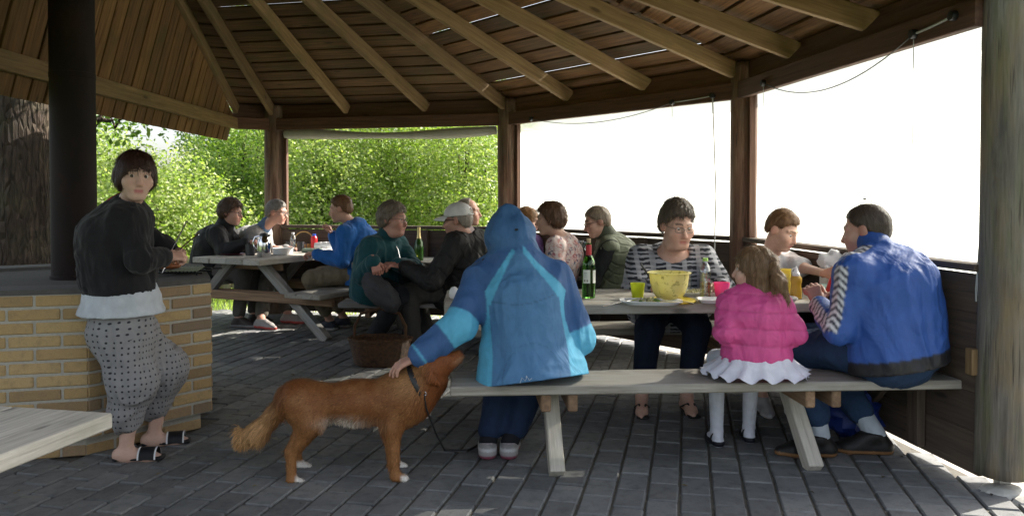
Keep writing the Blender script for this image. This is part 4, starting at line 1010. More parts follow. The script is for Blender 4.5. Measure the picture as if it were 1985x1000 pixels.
def face_color(V, c, fr, s, tone, brow, lips=(.42, .13, .11), blush=.3):
    r, f, u = fr; L = np.stack([(V-A3(c))@r, (V-A3(c))@f, (V-A3(c))@u], 1)/s; C = np.tile(A3(tone), (len(V), 1)); x, y, z = L.T
    def mixin(C, col, w): w = np.clip(w, 0, 1)[:, None]; return C*(1-w)+A3(col)*w
    front = np.clip((y-.045)/.02, 0, 1)
    C = mixin(C, A3(tone)*A3(1.05, .72, .66), blush*front*np.exp(-(((np.abs(x)-.042)/.02)**2+((z+.035)/.022)**2)))
    C = mixin(C, A3(tone)*A3(1.05, .75, .7), .45*np.exp(-((x/.02)**2+((y-.105)/.02)**2+((z+.036)/.016)**2)))
    C = mixin(C, lips, .85*front*np.clip(1.4-np.sqrt((np.maximum(np.abs(x)-.014, 0)/.008)**2+((z+.0712)/.0105)**2), 0, 1))
    zb = .026+.004*np.cos((np.abs(x)-.03)*60); C = mixin(C, brow, .8*front*(np.abs(z-zb) < .0052)*(np.abs(x) > .012)*(np.abs(x) < .05))
    C = mixin(C, A3(tone)*.6, .35*front*np.exp(-(((np.abs(x)-.031)/.017)**2+((z-.004)/.008)**2)))  # shade of the eye sockets put into the skin colour
    C = mixin(C, A3(tone)*A3(.95, .7, .66), .5*(np.abs(x) > .074)*(y < .02))
    return C
HL = {  # hairline: lowest z kept for each y (head units)
 'short': ([-.12, -.06, -.03, .0, .035, .06, .085, .12], [-.075, -.06, -.02, .012, .02, .055, .066, .072]),
 'crop': ([-.12, -.06, -.03, .0, .035, .06, .085, .12], [-.068, -.05, -.012, .02, .03, .062, .074, .08]),
 'bob': ([-.14, -.05, .0, .03, .055, .075, .085, .13], [-.085, -.08, -.06, -.045, -.022, .028, .042, .045]),
 'curly': ([-.14, -.05, .0, .02, .04, .06, .085, .13], [-.085, -.075, -.045, -.01, .02, .045, .058, .06]),
 'bald': ([-.12, -.06, -.03, .0, .02, .03, .12], [-.065, -.05, -.012, .012, .05, .3, .3]),
 'long': ([-.16, -.05, .0, .03, .055, .075, .085, .13], [-.16, -.15, -.12, -.09, -.04, .03, .05, .055]),
}
def hair(par, c, fr, s, style, col, t=.012, amp=.004, wl=.03, seed=1, strands=700, slen=.035, extra=(), h=.0055, flow=None, topadd=0., sat=.3):
    r, f, u = fr; c = A3(c); ax = [r, f, u]; H = lambda x, y, z: c+(r*x+f*y+u*z)*s
    prims = [EL(H(0, -.014, .032+topadd*.5), ax, A3(.075+t, .096+t, .086+t+topadd*.6)*s, .02)]
    if style in ('bob', 'curly', 'long', 'short', 'crop'): prims.append(EL(H(0, -.045, -.01), ax, A3(.066+t, .058+t, .072+t)*s, .03*s))
    if style == 'bob': prims.append(EL(H(0, -.012, -.02), ax, A3(.080+t, .07+t, .065)*s, .03*s))
    if style == 'long': prims.append(RC(H(0, -.03, 0), H(0, -.045, -.11), (.082+t)*s, (.07+t)*s, .03*s))
    ys, zs = HL[style]
    def cut(X, Y, Z):
        lx, ly, lz = [((X-c[0])*q[0]+(Y-c[1])*q[1]+(Z-c[2])*q[2])/s for q in (r, f, u)]
        jag = .0045*np.sin(lx*210+ly*90)+.004*np.sin(lx*95-ly*170+lz*60)
        return ((np.interp(ly, ys, zs)+jag-lz)*.75*s).astype(np.float32)
    V, F = solid(prims, h*s, [cut])
    for e in extra:                                        # ponytails and the like
        V2, F2 = solid(e, h*s); F = np.concatenate([F, F2+len(V)]); V = np.concatenate([V, V2])
    V = smooth_mesh(V, F, 1, .4); N = normals(V, F)
    L = np.stack([(V-c)@r, (V-c)@f, (V-c)@u], 1)/s
    if style in ('short', 'crop', 'bald', 'curly'):
        e_ = np.clip((L[:, 2]-np.interp(L[:, 1], ys, zs))/.03, 0, 1); V = V-N*((1-e_)**1.5*t*.8*s)[:, None]
    ang = np.arctan2(L[:, 0], L[:, 1]-0.02)
    groove = vnoise(np.stack([ang*9, L[:, 2]*6, L[:, 1]*6], 1), seed)+.6*vnoise(np.stack([ang*22, L[:, 2]*9, L[:, 1]*9], 1), seed+4)
    lump = vnoise(V/wl, seed+9)
    V = V+N*(amp*(groove*.7+lump))[:, None]; N = normals(V, F)
    strands = int(strands*2.6); rr = np.random.default_rng(seed*13+5); C = np.clip(A3(col)*(1+.25*groove[:, None]*sat*2), 0, 1)
    # loose strands
    if strands:
        I = rr.integers(0, len(V), strands); p = V[I]; nn_ = N[I]; l = L[I]
        dn = np.where((l[:, 2] > .06)[:, None], p-H(0, -.03, .1), np.tile(-u*.08, (strands, 1))) if flow is None else np.tile(A3(flow), (strands, 1))
        dn = dn/(np.linalg.norm(dn, axis=1)[:, None]+1e-9)+rr.normal(0, .35 if style == 'curly' else .22, (strands, 3)); tn = dn-nn_*np.sum(dn*nn_, 1)[:, None]; tn /= np.linalg.norm(tn, axis=1)[:, None]+1e-9
        sd_ = np.cross(tn, nn_); ln = slen*s*rr.uniform(.5, 1.3, strands)[:, None]; w_ = .0007*s*rr.uniform(.7, 1.6, strands)[:, None]
        lift = np.where(rr.random(strands) < (.0 if style == 'long' else .07), rr.uniform(.12, .42, strands), rr.uniform(-.02, .13, strands))[:, None]
        a = p+nn_*.0005; b = p+tn*ln*.5+nn_*(.002+lift*.2*ln); d = p+tn*ln+nn_*(lift*ln-.003)
        SV = np.stack([a-sd_*w_, a+sd_*w_, b+sd_*w_, b-sd_*w_, d+sd_*w_*.3, d-sd_*w_*.3], 1).reshape(-1, 3); k = np.arange(strands)*6+len(V)
        SF = np.concatenate([np.stack([k, k+1, k+2, k+3], 1), np.stack([k+3, k+2, k+4, k+5], 1)])
        SCol = np.repeat(np.clip(A3(col)*rr.uniform(.65, 1.6, strands)[:, None], 0, 1), 6, 0)
        V = np.concatenate([V, SV]); F = np.concatenate([F, SF]); C = np.concatenate([C, SCol])
    return link('hair', mkmesh('hair', V, F, C), M['hair'], par)
def glasses(par, c, fr, s, mat='frame', w=.0018, round_=.9):
    r, f, u = fr; H = lambda x, y, z: A3(c)+(r*x+f*y+u*z)*s; b = MB()
    lens = MB()
    for g in (-1, 1):
        pts = []
        for k in range(17):
            a = 2*math.pi*k/16; pts.append(H(g*.032+.025*math.copysign(abs(math.cos(a))**.75, math.cos(a)), .103-.010*abs(.5+.5*math.cos(a)*g), .0+.016*math.copysign(abs(math.sin(a))**.8, math.sin(a))))
        b.tube(pts, w*s, 6, False); lens.add(pts[:16], [list(range(16))])
        b.tube([H(g*.057, .094, .007), H(g*.078, .06, .008), H(g*.083, .0, .006), H(g*.08, -.02, -.006)], w*s, 6)
    b.tube([H(-.008, .104, .003), H(0, .108, .005), H(.008, .104, .003)], w*s, 6)
    o = b.build('glasses', M[mat], par, None, True); lens.build('lenses', M['lens'], o)
    return o
def eyes(par, c, fr, s, look=None):
    r, f, u = fr; H = lambda x, y, z: A3(c)+(r*x+f*y+u*z)*s; f2 = nrm(look) if look is not None else f
    for g in (-1, 1):
        e = H(g*.0315, .0735, .0020); o = MB().ball(e, .0122*s, n=14, m=10).build('eye', M['eyew'], par, None, True)
        MB().lathe([(.0005, .0125*s), (.003*s, .0123*s), (.0082*s, .0096*s)], e, 12, *[np.cross(f2, u), u, f2]).build('iris', M['iris'], o, None, True)
def hand_prims(w, d, n, thumb, s=1., curl=(.5, .55, .6, .65), tcurl=.3, spread=1.):
    """w wrist, d direction of the hand, n where the palm faces, thumb +1/-1: side of the thumb along cross(d,n)"""
    d = nrm(d); n = nrm(A3(n)-d*np.dot(n, d)); t = np.cross(d, n)*thumb; P_ = []
    w = A3(w); P_.append(RC(w-d*.02*s, w+d*.015*s, .026*s, .026*s, .012*s))
    for k in (-.024, -.008, .008, .024): P_.append(RC(w+d*.012*s+t*k*.6*s, w+d*.082*s+t*k*1.1*s, .0145*s, .0115*s, .012*s))
    off = [.030, .0105, -.010, -.029]; ln = [.074, .082, .076, .060]
    for i in range(4):
        b = w+d*(.086-.004*abs(i-1))*s+t*off[i]*s; dirv = nrm(d+t*(.10*(1.5-i)*.5)*spread)
        for j, fr_ in enumerate((.45, .32, .27)):
            a = curl[i]*(.9 if j == 0 else 1.25); ca, sa = math.cos(a), math.sin(a); perp = nrm(n-dirv*np.dot(n, dirv)) if abs(np.dot(n, dirv)) < .98 else -d
            if j == 0: nd = n
            dirv2 = nrm(dirv*ca+nd*sa); nd = nrm(nd*ca-dirv*sa); dirv = dirv2
            e = b+dirv*ln[i]*fr_*s; P_.append(RC(b, e, (.0092-.0008*j)*s, (.0088-.001*j)*s, .004*s)); b = e
    b = w+d*.024*s+t*.022*s; d1 = nrm(d*.62+t*.72+n*.25); e = b+d1*.036*s; P_.append(RC(b, e, .0145*s, .0105*s, .01*s)); d2 = nrm(d*(.9)+t*(.45-tcurl)+n*(.3+tcurl)); e2 = e+d2*.032*s; P_.append(RC(e, e2, .0105*s, .0092*s, .005*s)); P_.append(RC(e2, e2+nrm(d2+n*.3)*.022*s, .009*s, .0072*s, .004*s))
    return P_
def foot_prims(a, dirv, s=1., fat=0.):
    d = nrm(A3(dirv)*A3(1, 1, 0)); a = A3(a); side = np.cross(d, up); z = lambda q, h_: A3(q[0], q[1], h_)
    return [RC(a, z(a-d*.03*s, .035*s), .036*s, .034*s, .02), RC(z(a-d*.035*s, .03*s), z(a+d*.13*s, .024*s), .032*s, .034*s, .025), RC(a+d*.02*s-up*.01, z(a+d*.12*s, .03*s), .034*s, .026*s, .02), RC(z(a+d*.12*s+side*.012, .02*s), z(a+d*.185*s+side*.01, .016*s), .03*s, .02*s, .02)]
class Person:
    def __init__(s, label, pel, neck, yaw, head, hyaw, hpitch=-4, hroll=0, sc=1., drop=.052, pyaw=None, tone=(.50, .30, .22), sw=.185, girth=1., hunch=.02, hs=1., group=None, cat='person', base=None, brow=(.12, .08, .05), **hk):
        s.sc, s.g, s.tone = sc, girth, tuple(lerp(tone, np.full(3, np.mean(tone)), .07)*1.02); s.pel, s.neck = A3(pel), A3(neck); s.yaw = yaw
        s.r, s.f, _ = frame_of(yaw); s.pr, s.pf, _ = frame_of(yaw if pyaw is None else pyaw); s.head = A3(head); s.hf = frame_of(hyaw, hpitch, hroll); s.hs = hs*sc; s.hk = hk; s.brow = brow
        s.root = empty('person', (s.pel[0], s.pel[1], 0) if base is None else base, label, cat, group)
        g, k = girth, sc; s.up_ = nrm(s.neck-s.pel); b_ = nrm(-s.f); s.chest = lerp(s.pel, s.neck, .66)+b_*hunch; s.waist = lerp(s.pel, s.neck, .33)+b_*hunch*.6
        s.sh = {'L': s.neck-s.r*sw*k-s.up_*drop*k, 'R': s.neck+s.r*sw*k-s.up_*drop*k}
        s.hip = {'L': s.pel-s.pr*.092*k, 'R': s.pel+s.pr*.092*k}
        s.torso = [EC(s.pel, s.waist, s.pr, (.162*g*k, .125*g*k), (.150*g*k, .118*g*k), .04), EC(s.waist, s.chest, s.r, (.150*g*k, .118*g*k), (.168*(.5+.5*g)*k, .122*(.4+.6*g)*k), .04), EC(s.chest, s.neck-s.up_*.05*k, s.r, (.168*(.5+.5*g)*k, .122*(.4+.6*g)*k), (.10*k, .075*k), .04)]
        for q in 'LR': s.torso.append(RC(s.neck-s.up_*.045*k+b_*.005, s.sh[q], .062*k, .058*k, .05))
        s.arm = {}; s.leg = {}; s.handp = []; s.footp = []
    def arms(s, **kw):
        """L=(elbow, wrist, hand dir, palm normal, curl) ..."""
        for q, v in kw.items(): s.arm[q] = v
    def legs(s, **kw):
        for q, v in kw.items(): s.leg[q] = v
    def armp(s, q, t=1., r=1.):
        e, w_ = A3(s.arm[q][0]), A3(s.arm[q][1]); k = s.sc*r
        o = [RC(s.sh[q], e, .054*k, .043*k, .035)]
        if t > .5: o.append(RC(e, lerp(e, w_, (t-.5)*2), .044*k, (.044-.015*(t-.5)*2)*k, .02))
        else: o = [RC(s.sh[q], lerp(s.sh[q], e, t*2), .056*k, .054*k, .035)]
        return o
    def legp(s, q, t=1., r=1.):
        kn, an = A3(s.leg[q][0]), A3(s.leg[q][1]); k = s.sc*r
        o = [RC(s.hip[q], kn, .088*k*(.4+.6*s.g), .062*k, .04)]
        if t > .5: o.append(RC(kn, lerp(kn, an, (t-.5)*2), .06*k, (.06-.02*(t-.5)*2)*k, .03))
        return o
    def body(s, hres=.0052, res=.013, face=True, lips=(.42, .13, .11), blush=.3, nofeet=False):
        hp = head_prims(s.head, s.hf, s.hs, **s.hk); r, f, u = s.hf; nk = s.head+(f*-.022+u*-.075)*s.hs
        npm = [RC(nk, s.neck-s.up_*.0, .050*s.hs*(1+.12*s.hk.get('fat', 0)), .060*s.hs*(1+.12*s.hk.get('fat', 0)), .03)]
        V, F = solid(hp+npm, hres*s.hs)
        C = face_color(V, s.head, s.hf, s.hs, s.tone, s.brow, lips, blush) if face else np.tile(A3(s.tone), (len(V), 1))
        P_ = list(s.torso)+npm
        for q in s.arm: P_ += s.armp(q, 1., .88)
        for q in s.leg:
            P_ += s.legp(q, 1., .9)
            if not nofeet: P_ += foot_prims(s.leg[q][1], s.leg[q][2], s.sc)
        V2, F2 = solid(P_, res); F = np.concatenate([F, F2+len(V)]); V = np.concatenate([V, V2]); C = np.concatenate([C, np.tile(A3(s.tone), (len(V2), 1))])
        for q, a in s.arm.items():
            if len(a) < 4: continue
            hp_ = hand_prims(a[1], a[2], a[3], (1 if q == 'R' else -1), s.sc*1.02, *( [a[4]] if len(a) > 4 and a[4] else []))
            V2, F2 = solid(hp_, .0042); hc = np.tile(A3(s.tone)*A3(1.0, .9, .88), (len(V2), 1)); F = np.concatenate([F, F2+len(V)]); V = np.concatenate([V, V2]); C = np.concatenate([C, hc])
        s.bodyobj = link('body', mkmesh('body', V, F, C), M['skin'], s.root); return s
    def top(s, name='jacket', col=(.1, .1, .1), t=.018, hem=.10, sleeve=.97, mat='shell', h=.011, amp=.008, wl=.085, collar=.0, colfn=None, dispfn=None, cut_neck=.015, bulge=1., extra=(), hemflare=.0, seed=None, armr=1.0, ta=None, k_extra=0., fine=.45, carve=()):
        g, k = s.g*bulge, s.sc; P_ = []
        for p in s.torso:
            if p[0] == 'ec': P_.append(('ec', p[1], p[2], (p[3][0], tuple(w_+t for w_ in p[3][1]), tuple(w_+t for w_ in p[3][2])), 0, .045, 1))
            else: P_.append(RC(p[1], p[2], p[3]+t*.8, p[4]+t*.8, .05))
        if hem > 0: P_.append(EC(s.pel, s.pel-s.up_*hem, s.pr, (.164*g*k+t, .128*g*k+t), (.168*g*k+t+hemflare, .135*g*k+t+hemflare), .04))
        for q in s.arm:
            for p in s.armp(q, sleeve, armr): P_.append(RC(p[1], p[2], p[3]+(ta or t), p[4]+(ta or t)*.75, p[5]))
        P_ += list(extra)+list(carve)
        hp = s.pel-s.up_*hem; npnt = s.neck+s.up_*(cut_neck+.012)
        cuts = [lambda X, Y, Z: ((hp[0]-X)*s.up_[0]+(hp[1]-Y)*s.up_[1]+(hp[2]-Z)*s.up_[2]).astype(np.float32)] if hem is not None else []
        V, F = solid(P_, h, cuts); V = smooth_mesh(V, F, 1, .4); N = normals(V, F); sd_ = int(abs(s.pel[0])*97+abs(s.pel[1])*31) if seed is None else seed
        if amp: Vf = folds(V, N, amp, wl, sd_, fine=fine); V = V+(Vf-V)*np.clip(((V-hp)@s.up_-.004)/.035, 0, 1)[:, None]
        if dispfn is not None: V = V+normals(V, F)*np.asarray(dispfn(V, s))[:, None]
        C = np.tile(A3(col), (len(V), 1)) if colfn is None else smooth_mesh(colfn(V, s), F, 1, .55)
        o = link(name, mkmesh(name, V, F, C), M[mat] if isinstance(mat, str) else mat, s.root)
        if collar:
            r, f, u = s.hf; c0 = s.neck+s.up_*.0; c1 = lerp(s.neck, s.head+(f*-.02+u*-.07)*s.hs, .75); ring = MB(); rr_ = .068*s.hs
            ax_ = nrm(c1-c0); X_ = nrm(s.r-ax_*np.dot(s.r, ax_)); Y_ = np.cross(ax_, X_)
            prof = [(rr_+.014, -.02), (rr_+.010, collar*.6), (rr_+.004, collar), (rr_-.002, collar), (rr_-.002, -.01)]
            cc = ring.lathe([(a, z) for a, z in prof], c0, 28, X_, Y_, ax_); me_ = mkmesh('collar', cc.v, cc.f[:-2], np.tile(A3(col) if not isinstance(collar, tuple) else A3(col), (len(cc.v), 1))); link('collar', me_, M[mat] if isinstance(mat, str) else mat, s.root)
        return o
    def pants(s, name='trousers', col=(.05, .05, .06), t=.016, leg=.93, mat='denim', h=.0125, amp=.007, wl=.08, colfn=None, flare=0., waist=.10):
        P_ = [EC(s.pel, lerp(s.pel, s.waist, .5), s.pr, (.160*s.g*s.sc+t*.6, .125*s.g*s.sc+t*.6), (.145*s.g*s.sc, .112*s.g*s.sc), .04)]
        for q in s.leg:
            pp = s.legp(q, leg)
            for i, p in enumerate(pp): P_.append(RC(p[1], p[2], p[3]+t, p[4]+t+(flare if i else flare*.3), p[5]))
        cuts = []
        for q in s.leg:
            kn, an = A3(s.leg[q][0]), A3(s.leg[q][1])
        V, F = solid(P_, h, cuts); V = smooth_mesh(V, F, 1, .4); N = normals(V, F); V = folds(V, N, amp, wl, int(abs(s.pel[0])*53+3))
        zmin = min(float(A3(s.leg[q][1])[2]) for q in s.leg) if s.leg else 0
        C = np.tile(A3(col), (len(V), 1)) if colfn is None else colfn(V, s)
        return link(name, mkmesh(name, V, F, C), M[mat] if isinstance(mat, str) else mat, s.root)
    def shoes(s, col=(.05, .05, .05), sole=(.3, .3, .3), name='shoe', fat=.012, colfn=None):
        for q in s.leg:
            a, d = A3(s.leg[q][1]), s.leg[q][2]; dd = nrm(A3(d)*A3(1, 1, 0)); P_ = [RC(p[1], p[2], p[3]+fat*.7, p[4]+fat*.6, .02) for p in foot_prims(a, d, s.sc)]
            P_[0] = RC(a-up*.005, P_[0][2], .045*s.sc, .044*s.sc, .02)
            cz = a[2]+.012
            zb = -.0
            V, F = solid(P_, .0075, [lambda X, Y, Z: (Z-cz+0*X+0*Y).astype(np.float32), lambda X, Y, Z: (.004-Z+0*X+0*Y).astype(np.float32)])
            C = np.where((V[:, 2] < .026)[:, None], A3(sole), A3(col)); C = C if colfn is None else colfn(V, a, dd)
            link(name, mkmesh(name, V, F, C), M['shoe'], s.root)
# ------------------------------------------------------------------ the people
def seg_t(V, a, b):
    a, b = A3(a), A3(b); d = b-a; t = ((V-a)@d)/(d@d); q = a+np.clip(t, 0, 1)[:, None]*d; return t, np.linalg.norm(V-q, axis=1)
def pick(C, m, col): C[m] = A3(col); return C

# --- standing at the grill
def standing():
    p = Person('person in black cardigan and dotted grey trousers standing at the grill, looking back', J(236, 580, 4.03)*A3(1, 1, 0)+up*.80, J(244, 412, 4.06), 25, J(263, 342, 3.98), -54, -3, 3, sc=.9, tone=(.60, .38, .29), sw=.160, girth=1.02, hunch=.045, hs=1.10, fat=.35, brow=(.05, .03, .02))
    p.arms(R=(J(270, 505, 3.86), J(322, 498, 4.05), nrm(A3(.75, .6, .05)), A3(-.3, .5, -.7), (.8, .85, .9, .95)), L=(J(318, 480, 4.30), J(333, 490, 4.30), nrm(A3(.55, -.6, .1)), A3(.3, .4, -.7), (.8, .85, .9, .95)))
    p.legs(R=(J(258, 735, 3.96), J(243, 880, 3.95), A3(1, .12, 0)), L=(J(318, 715, 4.20), J(297, 852, 4.20), A3(1, .28, 0)))
    p.body(lips=(.45, .12, .13), blush=.35)
    eyes(p.root, p.head, p.hf, p.hs, look=A3(.42, -1, -.02))
    hair(p.root, p.head, p.hf, p.hs, 'bob', (.045, .020, .014), .017, .0055, .03, 3, 1100, .045)
    # white T-shirt under the cardigan
    V, F = solid([EC(lerp(p.waist, p.pel, .7), p.pel-up*.01, p.pr, (.13, .11), (.198, .168), .04), EC(p.pel-up*.02, p.pel-up*.07, p.pr, (.212, .182), (.236, .204), .04)], .009, [lambda X, Y, Z: (p.pel[2]-.075-Z+0*X+0*Y).astype(np.float32)]); V = smooth_mesh(V, F, 1, .4); V = folds(V, normals(V, F), .0045, .08, 8); link('t_shirt', mkmesh('t_shirt', V, F, np.tile(A3(.50, .53, .57), (len(V), 1))), M['cotton'], p.root)
    p.top('cardigan', (.014, .013, .015), .058, -.012, .93, 'wool', .0085, .010, .075, bulge=1.16, armr=.95, ta=.022)
    # red collar of the shirt
    c0 = p.neck+p.up_*.012; c1 = lerp(p.neck, p.head, .42); b = MB(); ax_ = nrm(c1-c0); X_ = nrm(p.r-ax_*np.dot(p.r, ax_)); Y_ = np.cross(ax_, X_)
    b.lathe([(.125, -.035), (.098, .02), (.072, .06), (.066, .06), (.08, .02), (.11, -.035)], c0, 30, X_, Y_, ax_); link('collar', mkmesh('collar', b.v, b.f[:-2], np.tile(A3(.33, .012, .03), (len(b.v), 1))), M['cotton'], p.root)
    def dots(t):
        v = t.n('TexVoronoi', voronoi_dimensions='2D'); v.inputs['Scale'].default_value = 33; v.inputs['Randomness'].default_value = .25; wa = t.n('Attribute', attribute_name='Wrap'); t.l(wa.outputs['Vector'], v.inputs['Vector'])
        at = t.n('Attribute', attribute_name='Col'); return t.mix(at.outputs['Color'], (.03, .03, .037), t.ramp(v.outputs['Distance'], [(.15, (1, 1, 1)), (.20, (0, 0, 0))]))
    mat = fabric('dotted_cotton', .9, 320, .2, 0, .6, 9, base=dots)
    g = .9; P_ = [EC(p.pel-up*.07, p.pel-up*.16, p.pr, (.160, .135), (.19, .165), .05)]
    for q in 'RL':
        kn, an = A3(p.leg[q][0]), A3(p.leg[q][1]); lo = an+up*.16
        P_ += [RC(p.hip[q]-up*.16, kn, .118, .112, .07), RC(kn, lo+up*.05, .112, .085, .05), RC(lo+up*.04, lo, .085, .06, .03)]
    V, F = solid(P_, .011); V = smooth_mesh(V, F, 1, .4); V = folds(V, normals(V, F), .013, .12, 4, (1.2, 1.2, .45)); tme = mkmesh('trousers', V, F, np.tile(A3(.27, .262, .265), (len(V), 1))); Wq = np.zeros((len(V), 3), np.float32); mid_ = (A3(p.leg['R'][0])+A3(p.leg['L'][0]))/2; dl_ = {q: seg_t(V, p.hip[q], p.leg[q][0])[1]+seg_t(V, p.leg[q][0], p.leg[q][1])[1] for q in 'LR'}; near_ = np.where((dl_['R'] < dl_['L'])[:, None], A3(p.leg['R'][0]), A3(p.leg['L'][0])); lowm = (V[:, 2] < .62)[:, None]; cen_ = np.where(lowm, near_, mid_); Wq[:, 0] = np.arctan2((V-cen_)[:, 0]*.9, -(V-cen_)[:, 1])*np.where(V[:, 2] < .62, .14, .2); Wq[:, 1] = V[:, 2]
    at_ = tme.attributes.new('Wrap', 'FLOAT_VECTOR', 'POINT'); at_.data.foreach_set('vector', Wq.ravel()); link('trousers', tme, mat, p.root)
    for q in 'RL':                                         # slippers with a white-edged strap
        a, d = A3(p.leg[q][1]), nrm(p.leg[q][2]); sd_ = np.cross(d, up); V, F = solid([EC(A3(a[0], a[1], .012)-d*.045, A3(a[0], a[1], .012)+d*.175, sd_, (.032, .014), (.04, .014), .01)], .006); sl = link('slipper', mkmesh('slipper', V, F, np.tile(A3(.015, .015, .017), (len(V), 1))), M['shoe'], p.root)
        c = A3(a[0], a[1], 0)+d*.11; arcs = [];
        def strap(w0, w1, r_, col, nm):
            Vs = []; n = 12
            for i in range(n+1):
                t = math.pi*i/n; off = sd_*math.cos(t)*.047*r_+up*(.012+math.sin(t)*.052*r_)
                Vs += [c+off+d*w0, c+off+d*w1]
            link(nm, mkmesh(nm, Vs, [[2*i, 2*i+1, 2*i+3, 2*i+2] for i in range(n)], np.tile(A3(col), (len(Vs), 1))), M['shoe'], sl)
        strap(-.04, .045, 1.0, (.012, .012, .014), 'strap'); strap(-.042, -.034, 1.012, (.7, .7, .7), 'strap_edge'); strap(.038, .046, 1.012, (.7, .7, .7), 'strap_edge')
    # tongs in the right hand
    h = J(326, 500, 4.10); t1, t2 = J(362, 428, 4.22), J(386, 452, 4.30); back = J(314, 527, 4.05)
    tag(MB().tube([t1+A3(.008, 0, -.01), t1, lerp(t1, h, .55), h+A3(-.004, 0, .008), back+A3(-.012, 0, .015), back+A3(0, 0, -.004), h+A3(.012, 0, -.004), lerp(t2, h, .5), t2, t2+A3(-.003, 0, -.012)], .0036, 6).build('tongs', M['steelb'], None, back, True), 'long steel tongs held up over the grill', 'tongs')
    return p
standing()

# --- hooded blue jacket, reaching down to the dog
def hooded():
    pel = A3(.08, 3.79, .57); neck = J(1003, 512, 3.88); head = J(986, 455, 3.96)
    p = Person('person in hooded two-tone blue jacket on the bench, reaching back to the dog', pel, neck, 92, head, 108, -8, 0, sc=.98, sw=.175, girth=1.12, hunch=.03, drop=.075)
    p.arms(L=(J(893, 628, 3.72), J(812, 690, 3.66), nrm(A3(-.85, -.05, -.35)), A3(-.2, .2, -1), (.25, .25, .3, .35)), R=(J(1122, 655, 3.83), J(1090, 640, 4.08), nrm(A3(-.4, .9, .1)), A3(0, 0, -1), (.4, .4, .4, .4)))
    p.legs(L=(A3(-.03, 4.20, .49), J(945, 858, 4.02), A3(-.05, 1, 0)), R=(A3(.17, 4.22, .49), J(987, 858, 4.02), A3(.05, 1, 0)))
    p.body(face=False)
    r, f, u = p.hf
    def col(V, s):
        main, light, dark = A3(.068, .180, .345), A3(.10, .40, .60), A3(.040, .105, .255)
        side = None; C = np.tile(main, (len(V), 1)); t = np.clip(((V-s.pel)@s.up_)/np.linalg.norm(s.neck-s.pel), -.4, 1.2); cx = s.pel+np.clip(t, 0, 1)[:, None]*(s.neck-s.pel); x = (V-cx)@s.r; y = (V-cx)@s.f
        C[(np.abs(x) > .165+.02*np.clip(.4-t, 0, 1)) & (t < .62)] = light
        # raglan strip from the neck to the armpit
        for g in (-1, 1):
            lx = .045+(1.0-t)*.30; m = (x*g > lx) & (t >= .58); C[m] = dark
            m = (np.abs(x*g-lx-.012) < .014+.05*np.clip(1.-t, 0, 1)) & (t >= .55) & (x*g > .02); C[m] = light
        # yoke seam and hem seam
        seam = (np.abs(x) < .15) & (np.abs(t-(.60-.10*np.cos(x*9))) < .006) & (y < 0); C[seam] *= .6
        arc = np.abs(np.sqrt(((x-.0)/.13)**2+((t+.28)/.36)**2)-1) < .012; C[arc & (t < .25) & (y < 0)] *= .7
        head_ = (np.linalg.norm((V-s.head), axis=1) < .2) & (V[:, 2] > s.neck[2]+.01) & (((V-s.neck)@s.up_) > .0); C[head_] = dark*A3(1.2, 1.25, 1.1)
        for q in 'LR':
            sh, e, w_ = s.sh[q], A3(s.arm[q][0]), A3(s.arm[q][1]); g = -1 if q == 'L' else 1
            t1, d1 = seg_t(V, sh, e); t2, d2 = seg_t(V, e, w_); arm = ((d1 < .10) & (t1 > .20) & (x*g > .12)) | (d2 < .085)
            up1 = arm & (d1 <= d2+.02); fo = arm & ~up1
            C[up1 & (t1 > .22)] = dark; C[up1 & (t1 > .86)] = light; C[fo] = light; C[fo & (t2 > .38)] = dark; C[fo & (t2 > .955) & (t2 < .995)] = light*.9
        return C
    H = lambda x, y, z: p.head+r*x+f*y+u*z
    hood = [EL(H(0, -.012, -.005), [r, f, u], (.122, .130, .105), .05), RC(H(0, -.025, .02), H(-.012, -.04, .105), .104, .046, .05), RC(H(0, -.055, -.04), p.neck-p.f*.035, .10, .115, .06), RC(p.neck-p.r*.09-p.f*.01, p.neck+p.r*.09-p.f*.01, .055, .055, .05)]
    def disp(V, s):
        # drape of the hood: folds gather at the back of the neck
        d = V-s.neck; m = np.exp(-((d@s.up_-.06)/.06)**2); return .005*m*np.sin((d@s.up_)*75+2.5*(d@s.r)*8)
    jk = p.top('jacket', t=.030, hem=.135, sleeve=.985, mat='shell', h=.0065, amp=.013, wl=.12, colfn=col, extra=hood, dispfn=disp, hemflare=.035, bulge=1.12, armr=1.12, seed=9, fine=.3)
    # toggle, ear-side adjuster, embroidered emblem
    MB().box(J(1001, 445, 3.80), (.018, .012, .009), bev=.003).build('toggle', M['black'], p.root); MB().ball(J(938, 505, 3.83), (.011, .010, .010), n=8, m=6).build('toggle', M['black'], p.root)
    b = MB(); y0 = 3.555
    E = [[(1008, 742), (1012, 732), (1018, 738), (1022, 730), (1026, 737), (1031, 733)], [(1012, 740), (1020, 744), (1030, 740)], [(1016, 736), (1017, 748)], [(1024, 736), (1027, 748), (1032, 749)], [(1020, 732), (1021, 728)]]
    M['stitch'] = simple('grey_stitching', (.35, .42, .5), .8)
    p.embl = E
    p.pants('trousers', (.016, .032, .075), .022, .92, 'denim')
    # dark socks and silver trainers
    def scol(V, a, d):
        C = np.tile(A3(.30, .29, .285), (len(V), 1)); y = (V-a)@d; C[V[:, 2] < .022] = A3(.22, .06, .09); C[(V[:, 2] > .075) & (y < .0)] = A3(.55, .47, .5); C[(np.abs(V[:, 2]-.05) < .006)] = A3(.5, .5, .5); return C
    p.shoes(colfn=scol, fat=.016)
